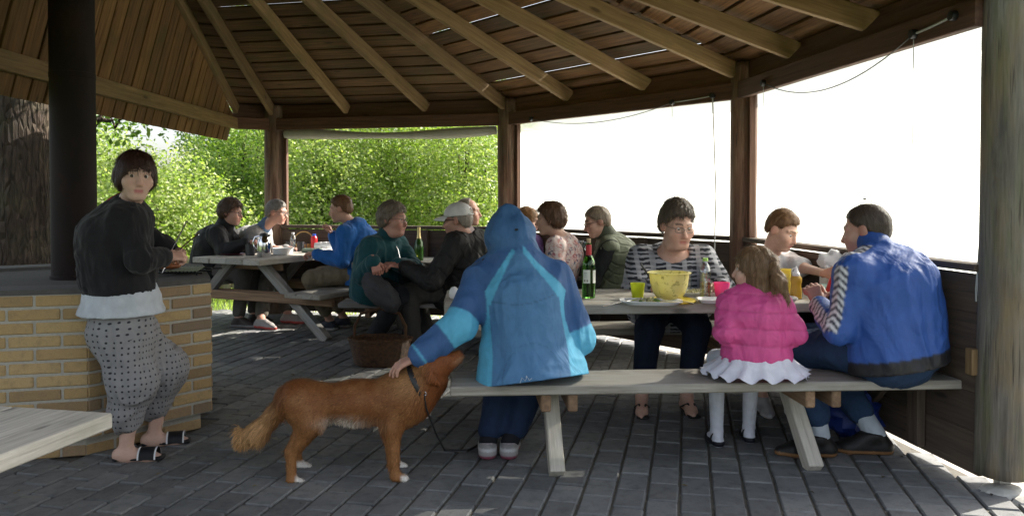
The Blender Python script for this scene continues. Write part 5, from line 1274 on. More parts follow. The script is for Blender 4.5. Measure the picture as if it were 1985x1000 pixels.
    for q in 'LR':
        a = A3(p.leg[q][1]); V, F = solid([RC(a-up*.005, lerp(a, A3(p.leg[q][0]), .22), .046, .048, .01)], .009); link('sock', mkmesh('sock', V, F, np.tile(A3(.012, .013, .016), (len(V), 1))), M['cotton'], p.root)
    return p, jk
HP, HJ = hooded()
def stitch_on(person, obj, strokes, r=.0022):
    """embroidery follows the cloth: each stroke is laid on the garment's own surface"""
    bpy.context.view_layer.update(); org = Vector(ORG[obj.name]); b = MB(); mw = Matrix.Translation(org)
    for s_ in strokes:
        pts = []
        for px, py in s_:
            d = Vector(J(px, py, 4.))-Vector((0, 0, CAMH)); d.normalize(); ok, loc, nn_, _ = obj.ray_cast(Vector((0, 0, CAMH))-org, d)
            if ok: pts.append(np.array(loc+org+nn_*.0015))
        if len(pts) > 1: b.tube(pts, r, 5)
    if b.v: b.build('emblem', M['stitch'], person.root)
stitch_on(HP, HJ, HP.embl)

# --- girl in pink
def pinkgirl():
    p = Person('child in quilted pink jacket and white skirt sitting on the near bench', A3(1.165, 3.80, .535), A3(1.155, 3.81, .855), 88, J(1462, 522, 3.82), 150, -2, 0, sc=.70, drop=.085, tone=(.60, .36, .27), sw=.152, girth=1.12, hs=1.30, brow=(.2, .12, .06))
    p.arms(L=(J(1408, 645, 3.74), J(1416, 630, 4.02), nrm(A3(.3, .9, .2)), A3(0, 0, -1)), R=(J(1540, 645, 3.78), J(1512, 625, 4.06), nrm(A3(-.3, .9, .2)), A3(0, 0, -1)))
    p.legs(L=(A3(1.06, 4.13, .47), A3(1.082, 4.20, .075), A3(-.1, 1, 0)), R=(A3(1.25, 4.15, .47), A3(1.272, 4.27, .075), A3(.1, 1, 0)))
    p.body(); eyes(p.root, p.head, p.hf, p.hs)
    r, f, u = p.hf; H = lambda x, y, z: p.head+(r*x+f*y+u*z)*p.hs
    tail = [RC(J(1494, 505, 3.76), J(1510, 545, 3.69), .030, .027, .03), RC(J(1510, 545, 3.69), J(1528, 583, 3.665), .025, .009, .03)]
    hair(p.root, p.head, p.hf, p.hs, 'long', (.165, .098, .052), .008, .006, .03, 5, 1500, .042, extra=[tail])
    hb = J(1500, 515, 3.72); MB().tube([hb+(A3(.02*math.cos(a), .012, .022*math.sin(a))) for a in np.linspace(0, 6.28, 14)], .005, 6).build('hair_band', simple('brown_band', (.10, .05, .03), .8), p.root, None, True)
    def quilt(V, s):
        t = ((V-s.pel)@s.up_); ph = (t+.02*np.sin(((V-s.pel)@s.r)*5))/.078; d = np.abs(ph-np.round(ph)); return -.0045*np.exp(-(d/.055)**2)+.002*np.cos(ph*6.283+3.14)
    def pc(V, s):
        C = np.tile(A3(.60, .07, .25), (len(V), 1)); t = ((V-s.pel)@s.up_); ph = (t+.02*np.sin(((V-s.pel)@s.r)*5))/.078; d = np.abs(ph-np.round(ph)); C[d < .03] *= .75; return C
    p.top('jacket', t=.022, hem=.055, sleeve=.95, mat='shiny', h=.0065, amp=.006, wl=.07, colfn=pc, dispfn=quilt, armr=1.2, hemflare=.012, bulge=1.06)
    V, F = solid([EC(p.neck-p.up_*.02, lerp(p.neck, p.head, .5), p.r, (.062, .058), (.05, .05), .02)], .006); link('collar', mkmesh('collar', V, F, np.tile(A3(.58, .065, .24), (len(V), 1))), M['shiny'], p.root)
    # ruffled white skirt spreading on the bench
    n, V = 96, []
    for j, (rx, ry, z) in enumerate(((.125, .10, .60), (.15, .125, .56), (.185, .155, .515), (.225, .185, .478), (.245, .2, .462), (.25, .205, .456))):
        for i in range(n):
            a = 2*math.pi*i/n; rf = 1+(.006*j)*math.sin(a*15+j*.3)+(.006*j)*math.sin(a*27+1)+.008*j*math.sin(a*5); zz = z+.006*j*(.5+.5*math.sin(a*15+j*.4))
            V.append((1.168+rx*rf*math.cos(a), 3.80+ry*rf*math.sin(a)*(1. if math.sin(a) < 0 else 1.25), zz))
    F = [[j*n+i, j*n+(i+1) % n, (j+1)*n+(i+1) % n, (j+1)*n+i] for j in range(5) for i in range(n)]
    link('skirt', mkmesh('skirt', V, F, np.tile(A3(.66, .67, .74), (len(V), 1))), M['cotton'], p.root)
    P_ = []
    for q in 'LR':
        for x in p.legp(q): P_.append(RC(x[1], x[2], x[3]+.004, x[4]+.005, .02))
    for q in 'LR': P_ += [RC(x[1], x[2], x[3]+.004, x[4]+.004, .015) for x in foot_prims(p.leg[q][1], p.leg[q][2], p.sc)]
    V, F = solid(P_, .008); link('tights', mkmesh('tights', V, F, np.tile(A3(.66, .68, .76), (len(V), 1))), M['cotton'], p.root)
    for q in 'LR':
        a, d = A3(p.leg[q][1]), nrm(p.leg[q][2]); sd_ = np.cross(d, up); P_ = [RC(x[1], x[2], x[3]+.010, x[4]+.009, .015) for x in foot_prims(a, d, p.sc)][1:]
        V, F = solid(P_, .0055, [lambda X, Y, Z: (Z-.030-.35*np.maximum(((X-a[0])*d[0]+(Y-a[1])*d[1])-.07, 0)).astype(np.float32), lambda X, Y, Z: (.003-Z+0*X+0*Y).astype(np.float32)])
        sh = link('shoe', mkmesh('shoe', V, F, np.tile(A3(.010, .011, .018), (len(V), 1))), M['shoe'], p.root)
        MB().tube([A3(a[0], a[1], .0)+sd_*.036*math.cos(t)-d*.004*math.sin(t)*6+up*(.030+.05*abs(math.sin(t))) for t in np.linspace(0, math.pi, 12)], .007, 6, flat=.6).build('strap', M['black'], sh, None, True)
pinkgirl()

# --- man in blue track jacket
def trackman():
    p = Person('person in blue track jacket with chevron sleeve on the right end of the bench', A3(1.83, 3.80, .585), J(1702, 487, 3.84), 122, J(1678, 447, 3.93), 140, -10, 0, sc=1.05, drop=.085, tone=(.46, .26, .19), sw=.20, girth=1.32, hunch=.05, hs=1.0, fat=.3)
    p.arms(L=(J(1630, 640, 3.72), J(1588, 592, 3.98), nrm(A3(-.25, .25, .85)), A3(-.1, .8, .3), (1.15, 1.2, 1.2, 1.2)), R=(J(1760, 640, 4.15), J(1650, 570, 4.36), nrm(A3(-.9, .3, .1)), A3(0, 0, -1)))
    p.legs(L=(A3(1.48, 4.10, .53), A3(1.56, 4.02, .10), A3(-1, .02, 0)), R=(A3(1.62, 4.34, .53), A3(1.86, 4.06, .10), A3(-.95, .1, 0)))
    p.body(); hair(p.root, p.head, p.hf, p.hs, 'crop', (.06, .042, .030), .007, .0018, .02, 11, 1500, .014)
    def col(V, s):
        C = np.tile(A3(.022, .082, .32), (len(V), 1)); t = ((V-s.pel)@s.up_)
        C[t < -.02] = A3(.008, .008, .011)
        sh, e, w_ = s.sh['L'], A3(s.arm['L'][0]), A3(s.arm['L'][1]); out = nrm(-s.r*.8+A3(-.5, -.2, .25))
        for a, b, L0 in ((s.neck-s.r*.075+s.up_*.0, sh+s.up_*.02, 0.), (sh, e, .12), (e, w_, .40)):
            tt, dd = seg_t(V, a, b); ax = nrm(b-a); o2 = nrm(out-ax*(out@ax)); sx = np.cross(ax, o2); q = V-(a+np.clip(tt, 0, 1)[:, None]*(b-a)); lat = q@sx; fr = q@o2
            m = (fr > .012) & (np.abs(lat) < .034) & (tt > -.05) & (tt < 1.05) & (dd < .12)
            arc = L0+tt*np.linalg.norm(b-a)-np.abs(lat)*.8; ph = np.mod(arc/.034, 1)
            Cw = np.where((ph < .5)[:, None], A3(.72, .73, .75), A3(.008, .010, .03)); C[m] = Cw[m]
        return C
    p.top('track_jacket', t=.024, hem=.085, sleeve=.97, mat='shiny', h=.0075, amp=.010, wl=.12, colfn=col, armr=1.0, seed=21)
    c0 = p.neck-p.up_*.005; V, F = solid([EC(c0, lerp(p.neck, p.head, .42), p.r, (.085, .085), (.072, .074), .02)], .007); link('collar', mkmesh('collar', V, F, np.tile(A3(.018, .07, .27), (len(V), 1))), M['shiny'], p.root)
    p.pants('trousers', (.020, .045, .10), .022, .88, 'denim', amp=.008)
    def scol(V, a, d):
        C = np.tile(A3(.012, .011, .011), (len(V), 1)); C[V[:, 2] < .026] = A3(.22, .115, .05); return C
    p.shoes(colfn=scol, fat=.02)
    for q in 'LR':
        a = A3(p.leg[q][1]); V, F = solid([RC(a-up*.005, lerp(a, A3(p.leg[q][0]), .32), .049, .053, .01)], .009); link('sock', mkmesh('sock', V, F, np.tile(A3(.42, .47, .52), (len(V), 1))), M['wool'], p.root)
trackman()

# --- woman in striped top
def striped():
    p = Person('person with short dark hair, glasses and black-and-white patterned top facing the camera', A3(1.05, 5.33, .60), J(1303, 488, 5.20), -92, J(1312, 437, 5.08), -74, -14, 0, sc=1.0, tone=(.60, .36, .27), sw=.20, girth=1.5, hunch=.03, hs=1.14, fat=.85, brow=(.10, .06, .04))
    p.arms(R=(J(1226, 565, 5.02), J(1275, 561, 4.80), nrm(A3(.8, -.5, 0)), A3(0, 0, -1)), L=(J(1402, 560, 5.02), J(1398, 555, 4.74), nrm(A3(-.25, -.8, .1)), A3(-.4, 0, -1), (.8, .8, .8, .8)))
    p.legs(R=(A3(.84, 4.88, .51), A3(.795, 4.88, .085), A3(-.12, -1, 0)), L=(A3(1.13, 4.88, .51), A3(1.075, 4.90, .085), A3(.05, -1, 0)))
    p.body(lips=(.42, .14, .12)); eyes(p.root, p.head, p.hf, p.hs, look=A3(.45, -.8, -.35)); glasses(p.root, p.head, p.hf, p.hs, 'frameg', .0014)
    hair(p.root, p.head, p.hf, p.hs, 'short', (.11, .085, .065), .017, .005, .022, 7, 1500, .035, topadd=.02)
    def pat(t):
        w1 = t.n('TexWave', wave_type='BANDS', bands_direction='Z'); w1.inputs['Scale'].default_value = 11; w1.inputs['Distortion'].default_value = 4.5; w1.inputs['Detail'].default_value = 3; w1.inputs['Detail Scale'].default_value = 2.2; t.l(t.coord((.45, .45, 1)), w1.inputs['Vector'])
        w2 = t.n('TexWave', wave_type='BANDS', bands_direction='X'); w2.inputs['Scale'].default_value = 3.2; w2.inputs['Distortion'].default_value = 2.2; w2.inputs['Detail'].default_value = 2; t.l(t.coord((1, 1, .6)), w2.inputs['Vector'])
        nz = t.noise(t.coord(), 5.5, 3); a = t.ramp(w1.outputs['Fac'], [(.40, (.03, .033, .042)), (.58, (.36, .37, .40))]); b = t.ramp(w2.outputs['Fac'], [(.72, (0, 0, 0)), (.82, (.75, .75, .75))])
        c = t.mix(a, (.42, .43, .46), b); return t.mix(c, (.045, .05, .06), t.ramp(nz, [(.5, (0, 0, 0)), (.72, (.65, .65, .65))]))
    p.top('blouse', t=.022, hem=.10, sleeve=.86, mat=fabric('brushed_pattern', .9, 300, .2, 0, .5, 9, base=pat), h=.0095, amp=.008, wl=.10, armr=1.25, carve=[EL(p.neck+p.f*.05+up*.02, [p.r, p.f, up], (.105, .125, .09), .015, -1)])
    p.pants('jeans', (.014, .022, .045), .02, .80, 'denim')
    sandals(p, (.012, .011, .011))
def sandals(p, col):
    for q in p.leg:
        a, d = A3(p.leg[q][1]), nrm(p.leg[q][2]); sd_ = np.cross(d, up); V, F = solid([EC(A3(a[0], a[1], .008)-d*.045, A3(a[0], a[1], .008)+d*.19, sd_, (.034, .012), (.04, .012), .01)], .007); so = link('sandal', mkmesh('sandal', V, F, np.tile(A3(col), (len(V), 1))), M['shoe'], p.root); b = MB()
        for g in (-1, 1): b.tube([A3(a[0], a[1], .05)+d*.15+up*-.005, A3(a[0], a[1], .065)+d*.10+sd_*g*.02, A3(a[0], a[1], .03)+d*.03+sd_*g*.042], .008, 6, flat=.6)
        b.build('strap', M['black'], so, None, True)
striped()

# --- boy in white T-shirt
def boy():
    p = Person('child with cropped brown hair and white T-shirt reaching for the ketchup', A3(1.72, 5.38, .58), J(1494, 498, 5.24), -66, J(1517, 446, 5.13), -48, -26, 0, sc=.86, tone=(.62, .37, .27), sw=.165, girth=1.1, hunch=.03, hs=1.18, fat=.4, brow=(.14, .08, .04))
    p.arms(L=(J(1560, 520, 5.02), J(1600, 530, 4.62), nrm(A3(.35, -.9, .2)), A3(.9, .3, .0), (.75, .8, .85, .9)), R=(J(1462, 560, 5.12), J(1500, 568, 4.90), nrm(A3(.5, -.8, 0)), A3(0, 0, -1)))
    p.legs(R=(A3(1.55, 4.98, .5), A3(1.53, 4.86, .085), A3(0, -1, 0)), L=(A3(1.80, 4.98, .5), A3(1.68, 4.75, .085), A3(.1, -1, 0)))
    p.body(); eyes(p.root, p.head, p.hf, p.hs, look=A3(.4, -.7, -.5)); hair(p.root, p.head, p.hf, p.hs, 'crop', (.16, .085, .04), .010, .0025, .02, 13, 1400, .018, topadd=.008)
    p.top('t_shirt', (.62, .62, .64), .022, .10, .40, 'cotton', .0095, .006, .08, extra=[RC(p.neck-p.r*.06-p.up_*.02, p.neck+p.r*.06-p.up_*.02, .068, .068, .04)])
    p.pants('shorts', (.03, .035, .05), .02, .62, 'denim'); p.shoes((.45, .45, .46), (.6, .6, .6))
boy()

# --- floral blouse
def floral():
    p = Person('person with short curly brown hair in a floral blouse seen from behind', A3(.36, 6.62, .585), J(1090, 464, 6.42), 160, J(1066, 425, 6.36), 168, -4, 0, sc=.98, tone=(.52, .31, .23), sw=.165, girth=1.1, hunch=.03, hs=1.06)
    p.arms(L=(J(1075, 545, 6.28), J(1030, 530, 6.55), nrm(A3(-.6, .8, 0)), A3(0, 0, -1)), R=(J(1090, 530, 6.75), J(1040, 520, 6.9), nrm(A3(-.6, .8, 0)), A3(0, 0, -1)))
    p.legs(L=(A3(.15, 7.0, .52), A3(.1, 7.0, .085), A3(-.3, 1, 0)), R=(A3(.4, 7.0, .52), A3(.36, 7.1, .085), A3(-.2, 1, 0)))
    p.body(); hair(p.root, p.head, p.hf, p.hs, 'curly', (.115, .06, .035), .022, .006, .022, 17, 1500, .03)
    def pat(t):
        v = t.n('TexVoronoi'); v.inputs['Scale'].default_value = 34; t.l(t.coord(), v.inputs['Vector']); n2 = t.noise(t.coord(), 26, 3, .6, 1.5); sx = t.n('SeparateColor'); t.l(v.outputs['Color'], sx.inputs[0])
        a = t.ramp(sx.outputs[0], [(.0, (.62, .5, .47)), (.35, (.55, .25, .22)), (.55, (.7, .62, .58)), (.75, (.42, .12, .13)), (.9, (.10, .10, .17))]); return t.mix(a, (.68, .6, .58), t.ramp(n2, [(.45, (0, 0, 0)), (.6, (1, 1, 1))]))
    p.top('blouse', t=.018, hem=.10, sleeve=.62, mat=fabric('floral_print', .85, 300, .2, 0, .5, 9, base=pat), h=.010, amp=.006, wl=.08); p.pants('trousers', (.03, .03, .035), leg=.93); p.shoes((.25, .06, .07), (.1, .03, .03))
floral()

def vest():
    p = Person('person with grey hair and glasses in a green quilted vest, back turned', A3(.80, 6.66, .585), J(1183, 464, 6.58), 168, J(1157, 430, 6.52), 186, -16, 0, sc=1.02, tone=(.52, .30, .22), sw=.175, girth=1.2, hunch=.05, hs=1.0)
    p.arms(L=(J(1150, 545, 6.38), J(1112, 560, 6.6), nrm(A3(-.7, .6, 0)), A3(0, 0, -1)), R=(J(1150, 530, 6.85), J(1110, 520, 7.0), nrm(A3(-.7, .6, 0)), A3(0, 0, -1)))
    p.legs(L=(A3(.5, 6.98, .52), A3(.55, 7.0, .085), A3(-.5, 1, 0)), R=(A3(.75, 7.05, .52), A3(.7, 7.1, .085), A3(-.4, 1, 0)))
    p.body(); hair(p.root, p.head, p.hf, p.hs, 'short', (.25, .20, .15), .010, .0025, .025, 19, 1300, .02); glasses(p.root, p.head, p.hf, p.hs, 'frame', .0018)
    p.top('shirt', (.014, .016, .017), .016, .05, .97, 'cotton', .012, .006, .08)
    def quilt(V, s):
        a = (V-s.pel)@s.r+.6*((V-s.pel)@s.f); b = (V-s.pel)@s.up_; u = (a+b*.75)/.085; w_ = (a-b*.75)/.085; d = np.minimum(np.abs(u-np.round(u)), np.abs(w_-np.round(w_))); return -.007*np.exp(-(d/.075)**2)
    def qc(V, s):
        a = (V-s.pel)@s.r+.6*((V-s.pel)@s.f); b = (V-s.pel)@s.up_; u = (a+b*.75)/.085; w_ = (a-b*.75)/.085; d = np.minimum(np.abs(u-np.round(u)), np.abs(w_-np.round(w_))); C = np.tile(A3(.085, .10, .06), (len(V), 1)); C[d < .05] *= .65; return C
    arm = p.arm; p.arm = {}; p.top('quilted_vest', t=.034, hem=.11, mat='shell', h=.007, amp=.0025, wl=.1, colfn=qc, dispfn=quilt); p.arm = arm
    V, F = solid([EC(p.neck-p.up_*.02, lerp(p.neck, p.head, .5), p.r, (.10, .095), (.082, .082), .03)], .008); link('collar', mkmesh('collar', V, F, np.tile(A3(.055, .066, .04), (len(V), 1))), M['shell'], p.root)
    p.pants('trousers', (.02, .022, .025)); p.shoes((.03, .028, .026))
vest()

def purple():
    p = Person('person with light brown hair and purple top half hidden behind the blue hood', A3(.14, 8.0, .585), J(1022, 462, 7.9), -35, J(1023, 428, 7.8), -25, -10, 0, sc=.95, tone=(.56, .34, .26), sw=.16, girth=1., hs=1.12)
    p.arms(R=(J(1005, 520, 7.65), J(1040, 510, 7.5), nrm(A3(.6, -.5, 0)), A3(0, 0, -1)), L=(J(1050, 520, 7.8), J(1060, 505, 7.55), nrm(A3(.3, -.8, 0)), A3(0, 0, -1)))
    p.legs(R=(A3(.05, 7.6, .52), A3(.05, 7.65, .085), A3(0, -1, 0)), L=(A3(.25, 7.6, .52), A3(.25, 7.65, .085), A3(0, -1, 0)))
    p.body(); hair(p.root, p.head, p.hf, p.hs, 'long', (.22, .115, .05), .012, .004, .03, 23, 900, .05); p.top('sweater', (.085, .04, .16), .018, .09, .95, 'fleece', .013); p.pants('trousers', (.03, .03, .04)); p.shoes()
purple()

def capman():
    p = Person('person in white cap and black quilted jacket sitting with back turned', A3(-.46, 6.64, .585), J(908, 458, 6.42), 158, J(887, 427, 6.34), 164, -6, 0, sc=1.06, tone=(.50, .27, .20), sw=.185, girth=1.25, hunch=.06, hs=1.02, fat=.4)
    p.arms(L=(J(838, 545, 6.18), J(782, 516, 6.30), nrm(A3(-.9, .2, .15)), A3(0, .3, -1), (.5, .5, .5, .5)), R=(J(850, 530, 6.75), J(800, 520, 6.7), nrm(A3(-.9, 0, .1)), A3(0, 0, -1)))
    p.legs(L=(A3(-.84, 6.42, .53), A3(-.78, 6.38, .085), A3(-1, .1, 0)), R=(A3(-.82, 6.82, .53), A3(-.72, 6.85, .085), A3(-1, .1, 0)))
    p.body(); hair(p.root, p.head, p.hf, p.hs, 'short', (.26, .23, .2), .006, .0015, .02, 29, 500, .012); glasses(p.root, p.head, p.hf, p.hs, 'frame', .0028)
    r, f, u = p.hf; H = lambda x, y, z: p.head+(r*x+f*y+u*z)*p.hs; ax = [r, f, u]
    def ccut(X, Y, Z): lz = (X-p.head[0])*u[0]+(Y-p.head[1])*u[1]+(Z-p.head[2])*u[2]; return (.032-lz).astype(np.float32)
    V, F = solid([EL(H(0, -.012, .035), ax, A3(.092, .113, .098)*p.hs, .02)], .006, [ccut, lambda X, Y, Z: -(np.sqrt(((X-H(0, -.12, .058)[0]))**2+((Y-H(0, -.12, .058)[1]))**2+((Z-H(0, -.12, .058)[2])*1.3)**2)-.034).astype(np.float32)])
    cap = link('cap', mkmesh('cap', V, F, np.tile(A3(.75, .75, .75), (len(V), 1))), M['cotton'], p.root)
    Vb = []; n = 14
    for i in range(n+1):
        a = -1.25+2.5*i/n
        for k, (rad, zz) in enumerate(((.098, .045), (.135, .036), (.165, .022))): Vb.append(H(.088*math.sin(a)*(1-.0*k), .02+rad*math.cos(a)*(1 if k else .9)+.0, zz-.018*math.sin(a)**2))
    Vt = Vb+[tuple(A3(q)-u*.004) for q in Vb]; m = len(Vb); F = []
    for i in range(n):
        for k in range(2):
            q = [i*3+k, i*3+k+1, (i+1)*3+k+1, (i+1)*3+k]; F += [q, [x+m for x in q[::-1]]]
        F.append([i*3+2, i*3+2+m, (i+1)*3+2+m, (i+1)*3+2])
    link('visor', mkmesh('visor', Vt, F, np.tile(A3(.74, .74, .74), (len(Vt), 1))), M['cotton'], cap)
    MB().tube([H(-.05, -.105, .036), H(0, -.125, .034), H(.05, -.105, .036)], .009, 6, flat=.5).build('cap_strap', M['white'], cap, None, True)
    def quilt(V, s):
        a = (V-s.pel)@s.r; b = (V-s.pel)@s.up_; u_ = (a+b*.8)/.11; w_ = (a-b*.8)/.11; d = np.minimum(np.abs(u_-np.round(u_)), np.abs(w_-np.round(w_))); return -.007*np.exp(-(d/.05)**2)
    p.top('quilted_jacket', (.014, .0135, .0135), .03, .12, .97, 'shell', .009, .010, .11, dispfn=quilt, armr=1.12)
    V, F = solid([EC(p.neck-p.up_*.0, lerp(p.neck, p.head, .40), p.r, (.076, .076), (.070, .070), .02)], .007); link('shirt_collar', mkmesh('shirt_collar', V, F, np.tile(A3(.52, .42, .42), (len(V), 1))), M['cotton'], p.root)
    p.pants('trousers', (.045, .043, .040), .02, .93, 'cotton'); p.shoes((.02, .018, .017))
capman()

def teal():
    p = Person('person with grey hair and glasses in a teal fleece, dark bag on the lap', A3(-1.12, 6.66, .59), J(748, 466, 6.58), -28, J(762, 424, 6.52), -18, -6, 0, sc=1.0, tone=(.55, .28, .21), sw=.18, girth=1.3, hunch=.03, hs=1.10, fat=.7, brow=(.2, .17, .15))
    p.arms(R=(J(702, 535, 6.40), J(724, 505, 6.22), nrm(A3(.3, -.15, -.8)), A3(-.2, .8, 0), (.7, .7, .75, .8)), L=(J(802, 520, 6.58), J(770, 512, 6.34), nrm(A3(-.6, -.5, 0)), A3(0, .4, -1), (.5, .5, .5, .5)))
    p.legs(R=(A3(-.90, 6.32, .53), A3(-1.18, 6.55, .085), A3(.6, -.7, 0)), L=(A3(-.78, 6.62, .53), A3(-.86, 6.60, .085), A3(1, -.3, 0)))
    p.body(lips=(.40, .13, .12), blush=.6); eyes(p.root, p.head, p.hf, p.hs); glasses(p.root, p.head, p.hf, p.hs, 'frameg', .0015)
    hair(p.root, p.head, p.hf, p.hs, 'curly', (.20, .165, .135), .018, .005, .025, 31, 1500, .03)
    p.top('fleece', (.012, .072, .085), .026, .12, .97, 'fleece', .009, .009, .10, armr=1.12)
    V, F = solid([EC(p.neck-p.up_*.03, lerp(p.neck, p.head, .38), p.r, (.098, .095), (.082, .084), .03)], .008); link('collar', mkmesh('collar', V, F, np.tile(A3(.010, .06, .072), (len(V), 1))), M['fleece'], p.root)
    z0 = p.neck+p.f*.075-up*.01; MB().tube([z0, z0-up*.06+p.f*.045, z0-up*.16+p.f*.075], .004, 6).build('zip', M['steelb'], p.root, None, True)
    p.pants('trousers', (.018, .020, .024), .02); p.shoes((.02, .018, .017))
    c = J(738, 566, 6.22); b = blob(c, (.19, .13, .13), 41, .018, X=nrm(A3(1, -.3, -.55)))
    tag(b.build('shoulder_bag', simple('dark_grey_cloth', (.05, .05, .055), .9, 0, .2, 40, .3), None, c-up*.13, True), 'dark grey cloth bag on the lap of the person in teal', 'bag')
teal()

def bald():
    p = Person('balding person mostly hidden behind the white cap', A3(-.39, 7.98, .585), J(903, 452, 7.86), -20, J(908, 411, 7.78), -8, 0, 0, sc=1.05, tone=(.56, .31, .23), sw=.18, girth=1.15, hs=1.06, fat=.3, brow=(.25, .2, .17))
    p.arms(R=(J(880, 520, 7.6), J(920, 510, 7.45), nrm(A3(.6, -.6, 0)), A3(0, 0, -1)), L=(J(945, 520, 7.8), J(940, 505, 7.5), nrm(A3(0, -.9, 0)), A3(0, 0, -1)))
    p.legs(R=(A3(-.48, 7.55, .53), A3(-.46, 7.6, .085), A3(0, -1, 0)), L=(A3(-.28, 7.55, .53), A3(-.3, 7.6, .085), A3(0, -1, 0)))
    p.body(); eyes(p.root, p.head, p.hf, p.hs); hair(p.root, p.head, p.hf, p.hs, 'bald', (.30, .26, .22), .005, .0015, .02, 37, 500, .012); p.top('jacket', (.10, .105, .08), .022, .1, .97, 'cotton', .013); p.pants(); p.shoes()
bald()

def hoodie():
    p = Person('young person in bright blue hooded sweatshirt at the far table, facing left', A3(-1.50, 7.82, .585), J(686, 440, 7.76), 165, J(660, 405, 7.70), 176, -10, 0, sc=1.02, tone=(.58, .32, .23), sw=.17, girth=1.05, hunch=.06, hs=1.02)
    p.arms(L=(J(662, 505, 7.55), J(612, 492, 7.62), nrm(A3(-1, .2, 0)), A3(0, .2, -1), (.7, .7, .7, .7)), R=(J(664, 488, 8.0), J(645, 456, 7.98), nrm(A3(-.35, 0, .9)), A3(-.8, 0, -.3), (.7, .7, .7, .7)))
    p.legs(L=(A3(-1.93, 7.66, .53), A3(-1.80, 7.90, .085), A3(-1, .1, 0)), R=(A3(-1.90, 7.98, .53), A3(-1.70, 8.08, .085), A3(-1, .1, 0)))
    p.body(); hair(p.root, p.head, p.hf, p.hs, 'crop', (.16, .08, .04), .009, .002, .02, 43, 1200, .016, topadd=.006)
    hd = [EC(p.neck-p.f*.055+up*.02, p.neck-p.f*.075-up*.05, p.r, (.115, .07), (.10, .06), .04), RC(p.neck-p.r*.07+p.f*.02+up*.018, p.neck+p.r*.07+p.f*.02+up*.018, .05, .05, .04)]
    p.top('hooded_sweatshirt', (.022, .13, .42), .026, .09, .965, 'fleece', .009, .010, .10, extra=hd, armr=1.1)
    p.pants('trousers', (.20, .165, .11), .022, .86, 'cotton'); p.shoes((.025, .03, .045), (.5, .5, .48))
hoodie()

def blackjacket():
    p = Person('person with wavy brown hair, glasses and black jacket at the far table', A3(-3.16, 8.36, .585), J(432, 444, 8.28), 5, J(448, 411, 8.22), -4, -8, 0, sc=1.02, tone=(.55, .30, .22), sw=.18, girth=1.25, hunch=.05, hs=1.06, fat=.3, brow=(.1, .05, .03))
    p.arms(R=(J(435, 488, 8.0), J(478, 470, 7.98), nrm(A3(.9, .1, .1)), A3(0, .3, -1), (.7, .7, .7, .7)), L=(J(470, 490, 8.4), J(490, 472, 8.2), nrm(A3(.6, -.4, .1)), A3(0, 0, -1), (.7, .7, .7, .7)))
    p.legs(R=(A3(-2.76, 8.2, .53), A3(-2.78, 8.1, .085), A3(1, -.2, 0)), L=(A3(-2.76, 8.45, .53), A3(-2.7, 8.35, .085), A3(1, -.1, 0)))
    p.body(); eyes(p.root, p.head, p.hf, p.hs); glasses(p.root, p.head, p.hf, p.hs, 'frame', .0024); hair(p.root, p.head, p.hf, p.hs, 'curly', (.075, .042, .028), .022, .006, .028, 47, 1300, .035)
    p.top('jacket', (.010, .010, .012), .03, .1, .97, 'shell', .010, .010, .10, armr=1.15); V, F = solid([EC(p.neck-p.up_*.03, lerp(p.neck, p.head, .45), p.r, (.105, .10), (.09, .09), .03)], .009); link('collar', mkmesh('collar', V, F, np.tile(A3(.009, .009, .011), (len(V), 1))), M['shell'], p.root)
    p.pants('trousers', (.10, .095, .085), .02, .93, 'cotton'); p.shoes((.05, .04, .035))
blackjacket()

def greyman():
    p = Person('person with grey hair, glasses and light grey sweater beside the far post', A3(-2.98, 8.78, .585), J(506, 446, 8.62), 2, J(537, 411, 8.52), -6, -10, 0, sc=1.05, tone=(.55, .30, .22), sw=.18, girth=1.12, hunch=.07, hs=1.0, brow=(.2, .17, .15))
    p.arms(R=(J(500, 490, 8.35), J(528, 480, 8.30), nrm(A3(.8, -.1, 0)), A3(0, 0, -1)), L=(J(520, 495, 8.75), J(560, 482, 8.6), nrm(A3(.8, -.3, 0)), A3(0, 0, -1)))
    p.legs(R=(A3(-2.60, 8.52, .53), A3(-2.52, 8.00, .085), A3(.8, -.45, 0)), L=(A3(-2.56, 8.72, .53), A3(-2.35, 8.35, .085), A3(.9, -.3, 0)))
    p.body(); eyes(p.root, p.head, p.hf, p.hs); glasses(p.root, p.head, p.hf, p.hs, 'frame', .0022); hair(p.root, p.head, p.hf, p.hs, 'short', (.24, .225, .21), .012, .0025, .022, 53, 1300, .022)
    p.top('sweater', (.34, .34, .33), .022, .1, .93, 'wool', .010, .008, .09, armr=1.1); V, F = solid([EC(p.neck-p.up_*.01, lerp(p.neck, p.head, .4), p.r, (.082, .082), (.07, .07), .02)], .007); link('shirt_collar', mkmesh('shirt_collar', V, F, np.tile(A3(.12, .2, .34), (len(V), 1))), M['cotton'], p.root)
    p.pants('trousers', (.13, .12, .10), .02, .93, 'cotton'); p.shoes((.32, .3, .29), (.45, .08, .07))
greyman()
